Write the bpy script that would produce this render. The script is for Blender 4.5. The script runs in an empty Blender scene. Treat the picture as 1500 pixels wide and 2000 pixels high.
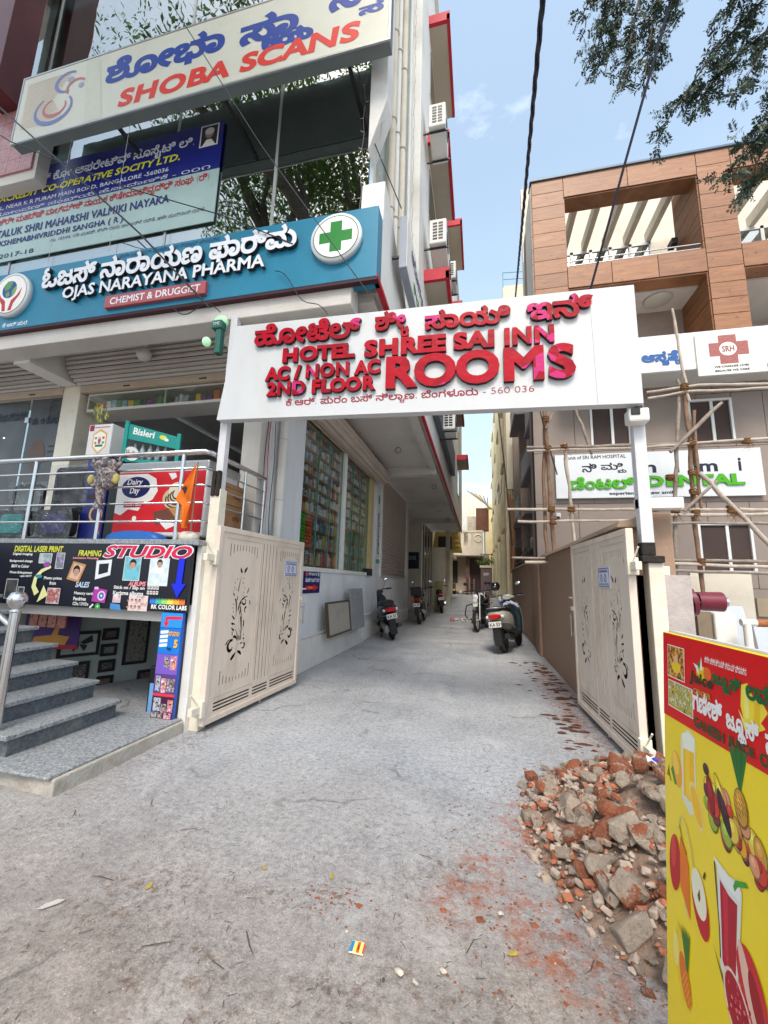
import bpy, math, random
from math import sin, cos, pi, radians, sqrt, atan2
from mathutils import Vector as V, Matrix, noise as mnoise
from mathutils.geometry import delaunay_2d_cdt
random.seed(7)
S = bpy.context.scene
COL = S.collection
# ---------------- camera ----------------
F_PX, YAW, PITCH, ROLL = 794.55, radians(-13.25), radians(9.576), radians(1.645)
fw = V((sin(YAW)*cos(PITCH), cos(YAW)*cos(PITCH), sin(PITCH)))
rt = V((cos(YAW), -sin(YAW), 0)); up = rt.cross(fw)
rt2 = rt*cos(ROLL)+up*sin(ROLL); up2 = up*cos(ROLL)-rt*sin(ROLL)
cam = bpy.data.cameras.new('camera'); co = bpy.data.objects.new('camera', cam); COL.objects.link(co)
cam.sensor_fit = 'VERTICAL'; cam.sensor_height = 36; cam.lens = 36*F_PX/2000; cam.clip_start = .05; cam.clip_end = 1500
co.matrix_world = Matrix(((rt2.x, up2.x, -fw.x, 0), (rt2.y, up2.y, -fw.y, 0), (rt2.z, up2.z, -fw.z, 1.5), (0, 0, 0, 1)))
S.camera = co
# ---------------- world, sun, exposure ----------------
SUN = V((.06, -.60, .74)).normalized()
wd = bpy.data.worlds.new('World'); S.world = wd; wd.use_nodes = True
nt = wd.node_tree; bg = nt.nodes['Background']
sky = nt.nodes.new('ShaderNodeTexSky'); sky.sky_type = 'NISHITA'; sky.sun_disc = False
sky.sun_elevation = math.asin(SUN.z); sky.sun_rotation = atan2(SUN.x, SUN.y)
sky.air_density = 1.1; sky.dust_density = 4.5; sky.ozone_density = .9
tc = nt.nodes.new('ShaderNodeTexCoord'); mp = nt.nodes.new('ShaderNodeMapping'); mp.inputs['Scale'].default_value = (1, 1, 2.2)
nz = nt.nodes.new('ShaderNodeTexNoise'); nz.inputs['Scale'].default_value = 3.1; nz.inputs['Detail'].default_value = 7; nz.inputs['Roughness'].default_value = .62
cr = nt.nodes.new('ShaderNodeValToRGB'); cr.color_ramp.elements[0].position = .57; cr.color_ramp.elements[1].position = .86
cr.color_ramp.elements[1].color = (.75, .75, .75, 1)
mx = nt.nodes.new('ShaderNodeMixRGB'); mx.inputs[2].default_value = (6.5, 6.7, 6.9, 1)
nt.links.new(tc.outputs['Generated'], mp.inputs[0]); nt.links.new(mp.outputs[0], nz.inputs['Vector']); nt.links.new(nz.outputs[0], cr.inputs[0])
# thin milky haze over the whole sky, denser towards the horizon
sx = nt.nodes.new('ShaderNodeSeparateXYZ'); nt.links.new(tc.outputs['Generated'], sx.inputs[0]); hz = nt.nodes.new('ShaderNodeMapRange'); hz.inputs[1].default_value = 0; hz.inputs[2].default_value = .75; hz.inputs[3].default_value = .85; hz.inputs[4].default_value = .34
nt.links.new(sx.outputs[2], hz.inputs[0]); veil = nt.nodes.new('ShaderNodeMixRGB'); nt.links.new(hz.outputs[0], veil.inputs[0]); nt.links.new(sky.outputs[0], veil.inputs[1]); veil.inputs[2].default_value = (3.3, 4.3, 5.0, 1)
nt.links.new(cr.outputs[0], mx.inputs[0]); nt.links.new(veil.outputs[0], mx.inputs[1]); nt.links.new(mx.outputs[0], bg.inputs[0])
bg.inputs[1].default_value = .15
sl = bpy.data.lights.new('sun', 'SUN'); sl.energy = 1.25; sl.angle = radians(18); sl.color = (1, .93, .84)
so = bpy.data.objects.new('sun', sl); COL.objects.link(so); so.rotation_euler = SUN.to_track_quat('Z', 'Y').to_euler(); so.location = (10, -15, 30)
S.view_settings.view_transform = 'Standard'; S.view_settings.look = 'None'; S.view_settings.exposure = .98; S.view_settings.gamma = 1
S.view_settings.use_curve_mapping = False
S.render.engine = 'CYCLES'
try:
    S.cycles.max_bounces = 7; S.cycles.transparent_max_bounces = 12; S.cycles.use_denoising = True
except Exception: pass

# ---------------- materials ----------------
MATS = {}
def mat(name, col, rough=.75, var=.1, scale=3., bump=0., bscale=60., metal=0., spec=.35, dirt=None, dscale=1.3, damt=.45, emit=0., stretch=(1, 1, 1), coat=0.):
    """principled material; colour broken up by noise, optional second dirt colour and fine relief"""
    if name in MATS: return MATS[name]
    m = bpy.data.materials.new(name); m.use_nodes = True; n = m.node_tree.nodes; l = m.node_tree.links
    b = n['Principled BSDF']; b.inputs['Roughness'].default_value = rough; b.inputs['Metallic'].default_value = metal
    b.inputs['Specular IOR Level'].default_value = spec
    if coat: b.inputs['Coat Weight'].default_value = coat; b.inputs['Coat Roughness'].default_value = .08
    tc = n.new('ShaderNodeTexCoord'); mp = n.new('ShaderNodeMapping'); mp.inputs['Scale'].default_value = stretch
    l.new(tc.outputs['Object'], mp.inputs[0])
    out = None
    if var > 0:
        a = n.new('ShaderNodeTexNoise'); a.inputs['Scale'].default_value = scale; a.inputs['Detail'].default_value = 6; a.inputs['Roughness'].default_value = .65
        l.new(mp.outputs[0], a.inputs['Vector'])
        r = n.new('ShaderNodeValToRGB'); r.color_ramp.elements[0].position = .28; r.color_ramp.elements[1].position = .72
        r.color_ramp.elements[0].color = tuple(c*(1-var) for c in col)+(1,); r.color_ramp.elements[1].color = tuple(min(1, c*(1+var*.8)) for c in col)+(1,)
        l.new(a.outputs[0], r.inputs[0]); out = r.outputs[0]
    if dirt:
        d = n.new('ShaderNodeTexNoise'); d.inputs['Scale'].default_value = dscale; d.inputs['Detail'].default_value = 8; d.inputs['Roughness'].default_value = .7
        l.new(mp.outputs[0], d.inputs['Vector'])
        rr = n.new('ShaderNodeValToRGB'); rr.color_ramp.elements[0].position = .5; rr.color_ramp.elements[1].position = .72
        rr.color_ramp.elements[1].color = (damt,)*3+(1,)
        l.new(d.outputs[0], rr.inputs[0]); x = n.new('ShaderNodeMixRGB'); l.new(rr.outputs[0], x.inputs[0])
        if out: l.new(out, x.inputs[1])
        else: x.inputs[1].default_value = (*col, 1)
        x.inputs[2].default_value = (*dirt, 1); out = x.outputs[0]
    if out: l.new(out, b.inputs['Base Color'])
    else: b.inputs['Base Color'].default_value = (*col, 1)
    if bump > 0:
        c = n.new('ShaderNodeTexNoise'); c.inputs['Scale'].default_value = bscale; c.inputs['Detail'].default_value = 4
        l.new(mp.outputs[0], c.inputs['Vector'])
        bu = n.new('ShaderNodeBump'); bu.inputs['Strength'].default_value = bump; bu.inputs['Distance'].default_value = .02
        l.new(c.outputs[0], bu.inputs['Height']); l.new(bu.outputs[0], b.inputs['Normal'])
    if emit: b.inputs['Emission Color'].default_value = (*col, 1); b.inputs['Emission Strength'].default_value = emit
    MATS[name] = m
    return m
def srgb(r, g, b): return tuple(((c/255)/12.92 if c/255 <= .04045 else ((c/255+.055)/1.055)**2.4) for c in (r, g, b))
def ink(r, g, b, rough=.45):
    return mat('ink_%d_%d_%d' % (r, g, b), srgb(r, g, b), rough, .05, 9.)
def glass(name, tint=(.5, .6, .58), refl=.32, rough=.0, wav=.015):
    if name in MATS: return MATS[name]
    m = bpy.data.materials.new(name); m.use_nodes = True; n = m.node_tree.nodes; l = m.node_tree.links
    n.remove(n['Principled BSDF']); o = n['Material Output']
    g = n.new('ShaderNodeBsdfGlossy'); g.inputs['Roughness'].default_value = rough; g.inputs['Color'].default_value = (.92, .96, .95, 1)
    t = n.new('ShaderNodeBsdfTransparent'); t.inputs['Color'].default_value = (*tint, 1)
    fr = n.new('ShaderNodeLayerWeight'); fr.inputs['Blend'].default_value = .35
    mr = n.new('ShaderNodeMapRange'); mr.inputs['To Min'].default_value = refl; mr.inputs['To Max'].default_value = min(1, refl+.55)
    l.new(fr.outputs['Fresnel'], mr.inputs['Value'])
    x = n.new('ShaderNodeMixShader'); l.new(mr.outputs[0], x.inputs[0]); l.new(t.outputs[0], x.inputs[1]); l.new(g.outputs[0], x.inputs[2])
    if wav:
        a = n.new('ShaderNodeTexNoise'); a.inputs['Scale'].default_value = 1.2; tc = n.new('ShaderNodeTexCoord'); l.new(tc.outputs['Object'], a.inputs['Vector'])
        bu = n.new('ShaderNodeBump'); bu.inputs['Strength'].default_value = wav; bu.inputs['Distance'].default_value = .3; l.new(a.outputs[0], bu.inputs['Height']); l.new(bu.outputs[0], g.inputs['Normal'])
    l.new(x.outputs[0], o.inputs[0]); MATS[name] = m
    return m
def picture(name, cols, scale=14, rough=.4, ramp=None):
    """printed picture: blotches of a few colours"""
    if name in MATS: return MATS[name]
    m = bpy.data.materials.new(name); m.use_nodes = True; n = m.node_tree.nodes; l = m.node_tree.links
    b = n['Principled BSDF']; b.inputs['Roughness'].default_value = rough
    tc = n.new('ShaderNodeTexCoord'); a = n.new('ShaderNodeTexNoise'); a.inputs['Scale'].default_value = scale; a.inputs['Detail'].default_value = 3
    l.new(tc.outputs['Object'], a.inputs['Vector'])
    r = n.new('ShaderNodeValToRGB'); k = len(cols)
    el = r.color_ramp.elements
    while len(el) < k: el.new(.5)
    for i, c in enumerate(cols):
        el[i].position = .3+.4*i/max(1, k-1); el[i].color = (*srgb(*c), 1)
    l.new(a.outputs[0], r.inputs[0]); l.new(r.outputs[0], b.inputs['Base Color']); MATS[name] = m
    return m
# ---------------- object helpers ----------------
def setp(o, label=None, cat=None, group=None, kind=None):
    if label: o['label'] = label
    if cat: o['category'] = cat
    if group: o['group'] = group
    if kind: o['kind'] = kind
    return o
def thing(name, loc, label, cat, group=None, rz=0):
    o = bpy.data.objects.new(name, None); COL.objects.link(o); o.location = loc; o.rotation_euler = (0, 0, rz); o.empty_display_size = .1
    return setp(o, label, cat, group)
LOCAL = set()
def fill(loops):
    k = 1/max(1e-6, max(abs(c) for lp in loops for p in lp for c in p)); vs = []; es = []
    for lp in loops:
        o = len(vs); n = len(lp); vs += [V((p[0], p[1])) for p in lp]; es += [(o+i, o+(i+1) % n) for i in range(n)]
    r = delaunay_2d_cdt(vs, es, [], 0, 1e-6); pv = r[0]; out = []
    bb = [(min(p[0] for p in lp), max(p[0] for p in lp), min(p[1] for p in lp), max(p[1] for p in lp), lp) for lp in loops]
    for f in r[2]:
        cx = sum(pv[i].x for i in f)/3; cy = sum(pv[i].y for i in f)/3; w = 0
        for x0, x1, y0, y1, lp in bb:
            if cx < x0 or cx > x1 or cy < y0 or cy > y1: continue
            j = len(lp)-1
            for i in range(len(lp)):
                a = lp[j]; b = lp[i]
                if (a[1] > cy) != (b[1] > cy) and cx < (b[0]-a[0])*(cy-a[1])/(b[1]-a[1])+a[0]: w += 1 if b[1] > a[1] else -1
                j = i
        if w: out.append(tuple(f))
    return [(p.x, p.y) for p in pv], out
class MB:
    """collects geometry for ONE mesh object; w2l: subtract origin"""
    def __init__(s): s.v = []; s.f = []; s.m = []; s.sm = []
    def add(s, vs, fs, m=0, smooth=False):
        k = len(s.v); s.v += [tuple(p) for p in vs]; s.f += [tuple(k+i for i in f) for f in fs]; s.m += [m]*len(fs); s.sm += [smooth]*len(fs); return s
    def box(s, x0, y0, z0, x1, y1, z1, m=0):
        x0, x1 = min(x0, x1), max(x0, x1); y0, y1 = min(y0, y1), max(y0, y1); z0, z1 = min(z0, z1), max(z0, z1)
        return s.add([(x0, y0, z0), (x1, y0, z0), (x1, y1, z0), (x0, y1, z0), (x0, y0, z1), (x1, y0, z1), (x1, y1, z1), (x0, y1, z1)],
                     [(0, 3, 2, 1), (4, 5, 6, 7), (0, 1, 5, 4), (1, 2, 6, 5), (2, 3, 7, 6), (3, 0, 4, 7)], m)
    def hexa(s, b, t, m=0):
        return s.add(list(b)+list(t), [(0, 3, 2, 1), (4, 5, 6, 7), (0, 1, 5, 4), (1, 2, 6, 5), (2, 3, 7, 6), (3, 0, 4, 7)], m)
    def obox(s, c, ax, h, m=0):
        c = V(c); a = [V(q).normalized()*k for q, k in zip(ax, h)]
        q = lambda i, j, k: c+a[0]*i+a[1]*j+a[2]*k
        return s.hexa([q(-1, -1, -1), q(1, -1, -1), q(1, 1, -1), q(-1, 1, -1)], [q(-1, -1, 1), q(1, -1, 1), q(1, 1, 1), q(-1, 1, 1)], m)
    def fbox(s, fr, u0, v0, u1, v1, d0, d1, m=0):
        P = fr.p
        return s.hexa([P(u0, v0, d0), P(u1, v0, d0), P(u1, v1, d0), P(u0, v1, d0)], [P(u0, v0, d1), P(u1, v0, d1), P(u1, v1, d1), P(u0, v1, d1)], m)
    def quad(s, a, b, c, d, m=0): return s.add([a, b, c, d], [(0, 1, 2, 3)], m)
    def tube(s, pts, r, n=8, m=0, caps=True, closed=False):
        pts = [V(p) for p in pts]; rr = r if isinstance(r, (list, tuple)) else [r]*len(pts)
        k = len(pts); rings = []
        T0 = (pts[1]-pts[0]).normalized(); a = T0.orthogonal().normalized()
        for i, p in enumerate(pts):
            if closed: T = (pts[(i+1) % k]-pts[i-1]).normalized()
            else: T = (pts[min(i+1, k-1)]-pts[max(i-1, 0)]).normalized()
            a = (a-T*a.dot(T)); a = a.normalized() if a.length > 1e-6 else T.orthogonal().normalized()
            b = T.cross(a)
            rings.append([p+(a*cos(2*pi*j/n)+b*sin(2*pi*j/n))*rr[i] for j in range(n)])
        vs = [q for R_ in rings for q in R_]; fs = []
        for i in range(k if closed else k-1):
            i2 = (i+1) % k
            for j in range(n): fs.append((i*n+j, i*n+(j+1) % n, i2*n+(j+1) % n, i2*n+j))
        s.add(vs, fs, m, True)
        if caps and not closed:
            s.add(rings[0], [tuple(range(n-1, -1, -1))], m); s.add(rings[-1], [tuple(range(n))], m)
        return s
    def cyl(s, p0, p1, r, n=16, m=0, r1=None): return s.tube([p0, p1], [r, r if r1 is None else r1], n, m)
    def lathe(s, prof, c=(0, 0, 0), ax=(0, 0, 1), n=20, m=0):
        ax = V(ax).normalized(); a = ax.orthogonal().normalized(); b = ax.cross(a); c = V(c)
        vs = []; fs = []
        for r, h in prof:
            for j in range(n): vs.append(c+ax*h+(a*cos(2*pi*j/n)+b*sin(2*pi*j/n))*r)
        for i in range(len(prof)-1):
            for j in range(n): fs.append((i*n+j, i*n+(j+1) % n, (i+1)*n+(j+1) % n, (i+1)*n+j))
        return s.add(vs, fs, m, True)
    def ell(s, c, r, n=14, m=0, k=8):
        c = V(c); vs = []; fs = []
        for i in range(k+1):
            t = pi*i/k
            for j in range(n):
                p = 2*pi*j/n; vs.append(c+V((r[0]*sin(t)*cos(p), r[1]*sin(t)*sin(p), -r[2]*cos(t))))
        for i in range(k):
            for j in range(n): fs.append((i*n+j, i*n+(j+1) % n, (i+1)*n+(j+1) % n, (i+1)*n+j))
        return s.add(vs, fs, m, True)
    def loft(s, secs, n=16, m=0, e=2.6, ax='Y'):
        """secs: (t, cx, cz, hw, hh) superellipse rings along Y (or Z: rings in XY)"""
        vs = []; fs = []
        for t, cx, cz, hw, hh in secs:
            for j in range(n):
                p = 2*pi*j/n; cc, ss = cos(p), sin(p)
                x = cx+hw*math.copysign(abs(cc)**(2/e), cc); z = cz+hh*math.copysign(abs(ss)**(2/e), ss)
                vs.append((x, t, z) if ax == 'Y' else (x, z, t))
        for i in range(len(secs)-1):
            for j in range(n):
                q = (i*n+j, i*n+(j+1) % n, (i+1)*n+(j+1) % n, (i+1)*n+j)
                fs.append(q[::-1] if ax == 'Y' else q)
        s.add(vs, fs, m, True); L = len(secs)-1
        s.add(vs[:n], [tuple(range(n)) if ax == 'Y' else tuple(range(n-1, -1, -1))], m); s.add(vs[L*n:], [tuple(range(n-1, -1, -1)) if ax == 'Y' else tuple(range(n))], m)
        return s
    def torus(s, c, R_, r, ax=(1, 0, 0), n=24, k=8, m=0, flat=1.):
        ax = V(ax).normalized(); a = ax.orthogonal().normalized(); b = ax.cross(a); c = V(c); vs = []; fs = []
        for i in range(n):
            d = a*cos(2*pi*i/n)+b*sin(2*pi*i/n)
            for j in range(k):
                t = 2*pi*j/k; vs.append(c+d*(R_+r*cos(t))+ax*r*flat*sin(t))
        for i in range(n):
            for j in range(k): fs.append((i*k+j, i*k+(j+1) % k, ((i+1) % n)*k+(j+1) % k, ((i+1) % n)*k+j))
        return s.add(vs, fs, m, True)
    def poly3(s, loops, fr, d0, d1=None, m=0, ms=None):
        """filled polygon (nonzero winding, so glyph strokes may overlap) on a frame; d1: extruded from d0 to d1"""
        flat = [(p[0], p[1]) for lp in loops for p in lp]
        if len(loops) == 1 and len(flat) <= 4: pv, tri = flat, [tuple(range(len(flat)))] if area(loops[0]) > 0 else [tuple(range(len(flat)))[::-1]]
        else: pv, tri = fill(loops)
        top = d0 if d1 is None else d1
        s.add([fr.p(x, y, top) for x, y in pv], tri, m)
        if d1 is not None:
            for lp in loops:
                n = len(lp); s.add([fr.p(x, y, d0) for x, y in lp]+[fr.p(x, y, d1) for x, y in lp], [(i, (i+1) % n, n+(i+1) % n, n+i) for i in range(n)], m if ms is None else ms)
        return s
    def mesh(s, name, mats, o=V((0, 0, 0))):
        me = bpy.data.meshes.new(name); me.from_pydata([(p[0]-o[0], p[1]-o[1], p[2]-o[2]) for p in s.v], [], s.f)
        for mm in (mats if isinstance(mats, (list, tuple)) else [mats]): me.materials.append(mm)
        me.polygons.foreach_set('material_index', s.m); me.polygons.foreach_set('use_smooth', s.sm); me.update()
        return me
    def build(s, name, mats, parent=None, bev=0, root=None, **kw):
        """parent given: child whose mesh is written relative to its top-level thing (root or parent)"""
        o0 = V((0, 0, 0))
        if parent is not None:
            r = parent
            while r.parent: r = r.parent
            if r.name not in LOCAL: o0 = V(r.location)
        me = s.mesh(name, mats, o0); o = bpy.data.objects.new(name, me); COL.objects.link(o)
        if parent is not None: o.parent = parent
        if bev:
            b = o.modifiers.new('bevel', 'BEVEL'); b.width = bev; b.segments = 2; b.limit_method = 'ANGLE'
        if kw: setp(o, **kw)
        return o
class Fr:
    """flat frame: origin, right, up; depth runs towards the viewer of the face"""
    def __init__(s, O, U, W, flip=False):
        s.O = V(O); s.U = V(U).normalized(); s.V = V(W).normalized(); s.N = s.U.cross(s.V).normalized()
    def p(s, u, v, d=0): return s.O+s.U*u+s.V*v+s.N*d
def FY(y): return Fr((0, y, 0), (1, 0, 0), (0, 0, 1))        # faces -Y, u=x, v=z
def FXp(x): return Fr((x, 0, 0), (0, 1, 0), (0, 0, 1))       # faces +X, u=y
def FXn(x): return Fr((x, 0, 0), (0, -1, 0), (0, 0, 1))      # faces -X, u=-y
def copy_tree(o, parent=None):
    c = o.copy(); COL.objects.link(c)
    if parent is not None: c.parent = parent
    for ch in list(o.children): copy_tree(ch, c)
    return c
# ---------------- lettering ----------------
_tc = {}
def contours(txt, res):
    key = (txt, res)
    if key in _tc: return _tc[key]
    cu = bpy.data.curves.new('t', 'FONT'); cu.body = txt; cu.size = 1; o = bpy.data.objects.new('t', cu); COL.objects.link(o)
    dg = bpy.context.evaluated_depsgraph_get(); dg.update(); c2 = o.evaluated_get(dg).to_curve(dg)
    out = []
    for sp in c2.splines:
        bp = sp.bezier_points; n = len(bp); pts = []
        for i in range(n):
            a = bp[i]; b = bp[(i+1) % n]
            p0, p1, p2, p3 = a.co, a.handle_right, b.handle_left, b.co
            L = (p3-p0).length; st = abs((p1-p0).cross(p3-p0).length)+abs((p2-p0).cross(p3-p0).length)
            k = 1 if st < 1e-5*max(L, 1e-3) else res
            for j in range(k):
                t = j/k; q = p0*(1-t)**3+p1*3*t*(1-t)**2+p2*3*t*t*(1-t)+p3*t**3; pts.append((q.x, q.y))
        cl = []
        for q in pts:
            if not cl or abs(q[0]-cl[-1][0])+abs(q[1]-cl[-1][1]) > 1e-4: cl.append(q)
        if len(cl) > 2 and abs(cl[0][0]-cl[-1][0])+abs(cl[0][1]-cl[-1][1]) < 1e-4: cl.pop()
        if len(cl) > 2: out.append(cl)
    o.evaluated_get(dg).to_curve_clear(); bpy.data.objects.remove(o); bpy.data.curves.remove(cu)
    _tc[key] = out
    return out
def area(c): return sum(c[i][0]*c[(i+1) % len(c)][1]-c[(i+1) % len(c)][0]*c[i][1] for i in range(len(c)))/2
def inside(p, c):
    r = False; j = len(c)-1
    for i in range(len(c)):
        if (c[i][1] > p[1]) != (c[j][1] > p[1]) and p[0] < (c[j][0]-c[i][0])*(p[1]-c[i][1])/(c[j][1]-c[i][1])+c[i][0]: r = not r
        j = i
    return r
def grow(c, d, sg):
    n = len(c); o = []
    for i in range(n):
        a, b, e = c[i-1], c[i], c[(i+1) % n]
        t1 = V((b[0]-a[0], b[1]-a[1])); t2 = V((e[0]-b[0], e[1]-b[1]))
        if t1.length < 1e-7 or t2.length < 1e-7: o.append(b); continue
        t1.normalize(); t2.normalize(); n1 = V((t1.y, -t1.x)); n2 = V((t2.y, -t2.x)); q = n1+n2
        if q.length < .5: q = n1
        q.normalize(); k = min(1.6, 1/max(.5, q.dot(n1))); o.append((b[0]+q.x*d*k*sg, b[1]+q.y*d*k*sg))
    return o
SER = {'A': ((.03, .97), ()), 'D': ((.1,), (.1,)), 'H': ((.1, .9), (.1, .9)), 'I': ((.5,), (.5,)), 'J': ((), (.75,)), 'M': ((.08, .92), (.08, .92)), 'N': ((.08,), (.08, .92)),
       'P': ((.13,), (.13,)), 'R': ((.13, .97), (.13,)), 'T': ((.5,), ()), 'U': ((), (.1, .9)), 'Y': ((.5,), (.06, .94)), 'S': ((), ()), 'O': ((), ())}
def layout(txt, res, bold, serif):
    """list of glyph clusters; each cluster is a list of contours. {x} writes a small subscript under the last sign."""
    cs = []; x = 0; i = 0; runs = []
    while i < len(txt):
        if txt[i] == '{':
            j = txt.index('}', i); runs.append((txt[i+1:j], 1)); i = j+1
        else:
            j = txt.find('{', i); j = len(txt) if j < 0 else j; runs.append((txt[i:j], 0)); i = j
    last = (0, 0)
    for r, sub in runs:
        c = contours(r, res)
        if not c: x += .25*len(r); continue
        xs = [p[0] for q in c for p in q]; x0, x1 = min(xs), max(xs)
        if sub:
            k = .5; w = (x1-x0)*k; ox = x-w*.75
            cs += [[((p[0]-x0)*k+ox, p[1]*k-.36) for p in q] for q in c]; x = max(x, ox+w+.02)
        else:
            lead = .25*(len(r)-len(r.lstrip())) if x else 0
            cs += [[(p[0]-x0+x+lead, p[1]) for p in q] for q in c]; x += x1-x0+.07+lead+.25*(len(r)-len(r.rstrip()))
    if not cs: return []
    big = max(cs, key=lambda c: abs(area(c))); sg = 1 if area(big) > 0 else -1
    if bold: cs = [grow(c, bold, sg) for c in cs]
    cl = sorted(((min(p[0] for p in c), max(p[0] for p in c), c) for c in cs), key=lambda t: t[0]); groups = []
    for a, b, c in cl:
        if groups and a < groups[-1][1]-.005: groups[-1][2].append(c); groups[-1][1] = max(b, groups[-1][1])
        else: groups.append([a, b, [c]])
    tr = bold*1.15 if bold > .03 else 0      # open the spacing of heavy letters so strokes stay apart
    if tr and not any(ord(q) > 3000 for q in txt): groups = [[g[0]+tr*i, g[1]+tr*i, [[(p[0]+tr*i, p[1]) for p in c] for c in g[2]]] for i, g in enumerate(groups)]
    if serif:
        ch = [q for q in txt if q != ' ']
        if len(ch) == len(groups):
            H = max(p[1] for g in groups for c in g[2] for p in c)
            for g, q in zip(groups, ch):
                w = g[1]-g[0]; b0, t0 = SER.get(q, ((), ()))
                for lst, y0, y1 in ((b0, -.01, .075), (t0, H-.075, H+.01)):
                    for f in lst:
                        cx = g[0]+w*f; r = [(cx-.15, y0), (cx+.15, y0), (cx+.15, y1), (cx-.15, y1)]
                        g[2].append(r if sg > 0 else r[::-1])
    return [(g[2], sg) for g in groups]
def write(parent, txt, fr, box, mt, depth=None, bold=.0, shear=0, serif=False, d0=.003, res=2, name='lettering', side=None, letters=False, label=None, arch=None, stack=False):
    """lettering stretched to box=(u0,v0,u1,v1) on frame fr. depth: raised letters. letters: each its own part"""
    G = layout(txt, res, bold, serif)
    if shear: G = [([[(p[0]+p[1]*shear, p[1]) for p in c] for c in g], s_) for g, s_ in G]
    xs = [p[0] for g, _ in G for c in g for p in c]; ys = [p[1] for g, _ in G for c in g for p in c]
    x0, x1, y0, y1 = min(xs), max(xs), min(ys), max(ys); u0, v0, u1, v1 = box
    sx = (u1-u0)/(x1-x0); sy = (v1-v0)/(y1-y0)
    def T(p):
        u = u0+(p[0]-x0)*sx; v = v0+(p[1]-y0)*sy
        if arch: v += arch(u)
        return (u, v)
    mb = MB(); k = 0; outs = []
    for g, sg in G:
        if letters: mb = MB()
        dd = d0+(depth or 0)+k*.00015; k = (k+1) % 6
        mb.poly3([[T(p) for p in c] for c in g], fr, d0 if depth else dd, dd if depth else None, 0, 1 if side else 0)
        if letters: outs.append(mb.build('letter', [mt, side] if side else mt, parent))
    if not letters: outs = mb.build(name, [mt, side] if side else mt, parent, **({'label': label} if label else {}))
    return outs
class Print:
    """flat print on a frame, one mesh, several inks"""
    def __init__(s, fr, d=.002, step=.00005): s.fr = fr; s.mb = MB(); s.ms = []; s.d = d; s.step = step
    def _m(s, m):
        if isinstance(m, tuple): m = ink(*m)
        if m not in s.ms: s.ms.append(m)
        s.d += s.step
        return s.ms.index(m)
    def poly(s, pts, m): i = s._m(m); s.mb.poly3([list(pts)], s.fr, s.d, None, i); return s
    def rect(s, u0, v0, u1, v1, m): return s.poly([(u0, v0), (u1, v0), (u1, v1), (u0, v1)], m)
    def ell(s, cu, cv, ru, rv, m, n=24, a0=0, a1=2*pi, rot=0):
        return s.poly([(cu+ru*cos(a)*cos(rot)-rv*sin(a)*sin(rot), cv+ru*cos(a)*sin(rot)+rv*sin(a)*cos(rot)) for a in [a0+(a1-a0)*i/n for i in range(n)]], m)
    def line(s, pts, w, m, w1=None):
        P = [V((a, b)) for a, b in pts]; L = []; R_ = []; k = len(P); w1 = w if w1 is None else w1
        for i, p in enumerate(P):
            t = (P[min(i+1, k-1)]-P[max(i-1, 0)]); t.normalize(); ww = (w+(w1-w)*i/(k-1))/2; nn = V((-t.y, t.x))*ww; L.append(tuple(p+nn)); R_.append(tuple(p-nn))
        return s.poly(L+R_[::-1], m)
    def build(s, parent, name='print', **kw): return s.mb.build(name, s.ms, parent, **kw)
def arc(cu, cv, ru, rv, a0, a1, n=16): return [(cu+ru*cos(radians(a0+(a1-a0)*i/n)), cv+rv*sin(radians(a0+(a1-a0)*i/n))) for i in range(n+1)]
# ================= materials used across =================
M_white = mat('white_paint', (.76, .75, .71), .7, .08, 1.5, .15, 90, dirt=(.34, .31, .27), dscale=.8, damt=.35)
M_whitewall = mat('white_wall', (.76, .77, .79), .8, .07, 1.2, .25, 70, dirt=(.46, .43, .39), dscale=1.8, damt=.55, stretch=(1, 1, .35))
M_cream = mat('cream_wall', (.70, .64, .53), .8, .08, 1.2, .25, 60, dirt=(.33, .28, .21), dscale=1., damt=.4)
M_soffit = mat('soffit_grey', (.64, .61, .57), .9, .07, 1.5, .2, 50, dirt=(.42, .38, .34), dscale=.7, damt=.4)
M_green = mat('green_grey_wall', (.42, .47, .42), .8, .1, 1.5, .2, 60, dirt=(.2, .19, .16), dscale=3, damt=.5)
M_red = mat('red_edge_paint', (.48, .02, .04), .6, .15, 4)
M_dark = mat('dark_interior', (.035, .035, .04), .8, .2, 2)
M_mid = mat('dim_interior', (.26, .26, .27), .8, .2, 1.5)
M_black = mat('black_plastic', (.02, .02, .022), .45, .2, 6)
M_blackm = mat('black_metal', (.03, .03, .033), .4, .2, 8, metal=.3)
M_steel = mat('stainless_steel', (.62, .62, .62), .22, .08, 12, metal=1.)
M_chrome = mat('chrome', (.7, .7, .7), .12, .05, 10, metal=1.)
M_alu = mat('aluminium_frame', (.45, .46, .46), .4, .08, 6, metal=.6)
M_tan = mat('tan_painted_metal', (.52, .42, .31), .5, .1, 2.5, dirt=(.28, .2, .13), dscale=2, damt=.35)
M_gate = mat('cream_gate_paint', (.74, .63, .53), .45, .07, 2, .12, 6, dirt=(.42, .31, .21), dscale=3.5, damt=.5, spec=.4, stretch=(1, 1, .4))
M_gatew = mat('cream_post_paint', (.76, .70, .58), .5, .08, 2, .06, 50, dirt=(.35, .28, .2), dscale=2.2, damt=.45)
M_brown = mat('brown_wall_paint', (.36, .235, .165), .85, .14, .8, .35, 45, dirt=(.22, .165, .13), dscale=1.6, damt=.6, stretch=(1, 1, .5))
M_browncap = mat('brown_wall_cap', (.30, .22, .155), .8, .12, 2, .3, 50)
M_granite = mat('speckled_granite', (.27, .29, .30), .45, .75, 55, .2, 80, dirt=(.55, .56, .56), dscale=38, damt=.75, stretch=(1, 1, 1))
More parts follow.
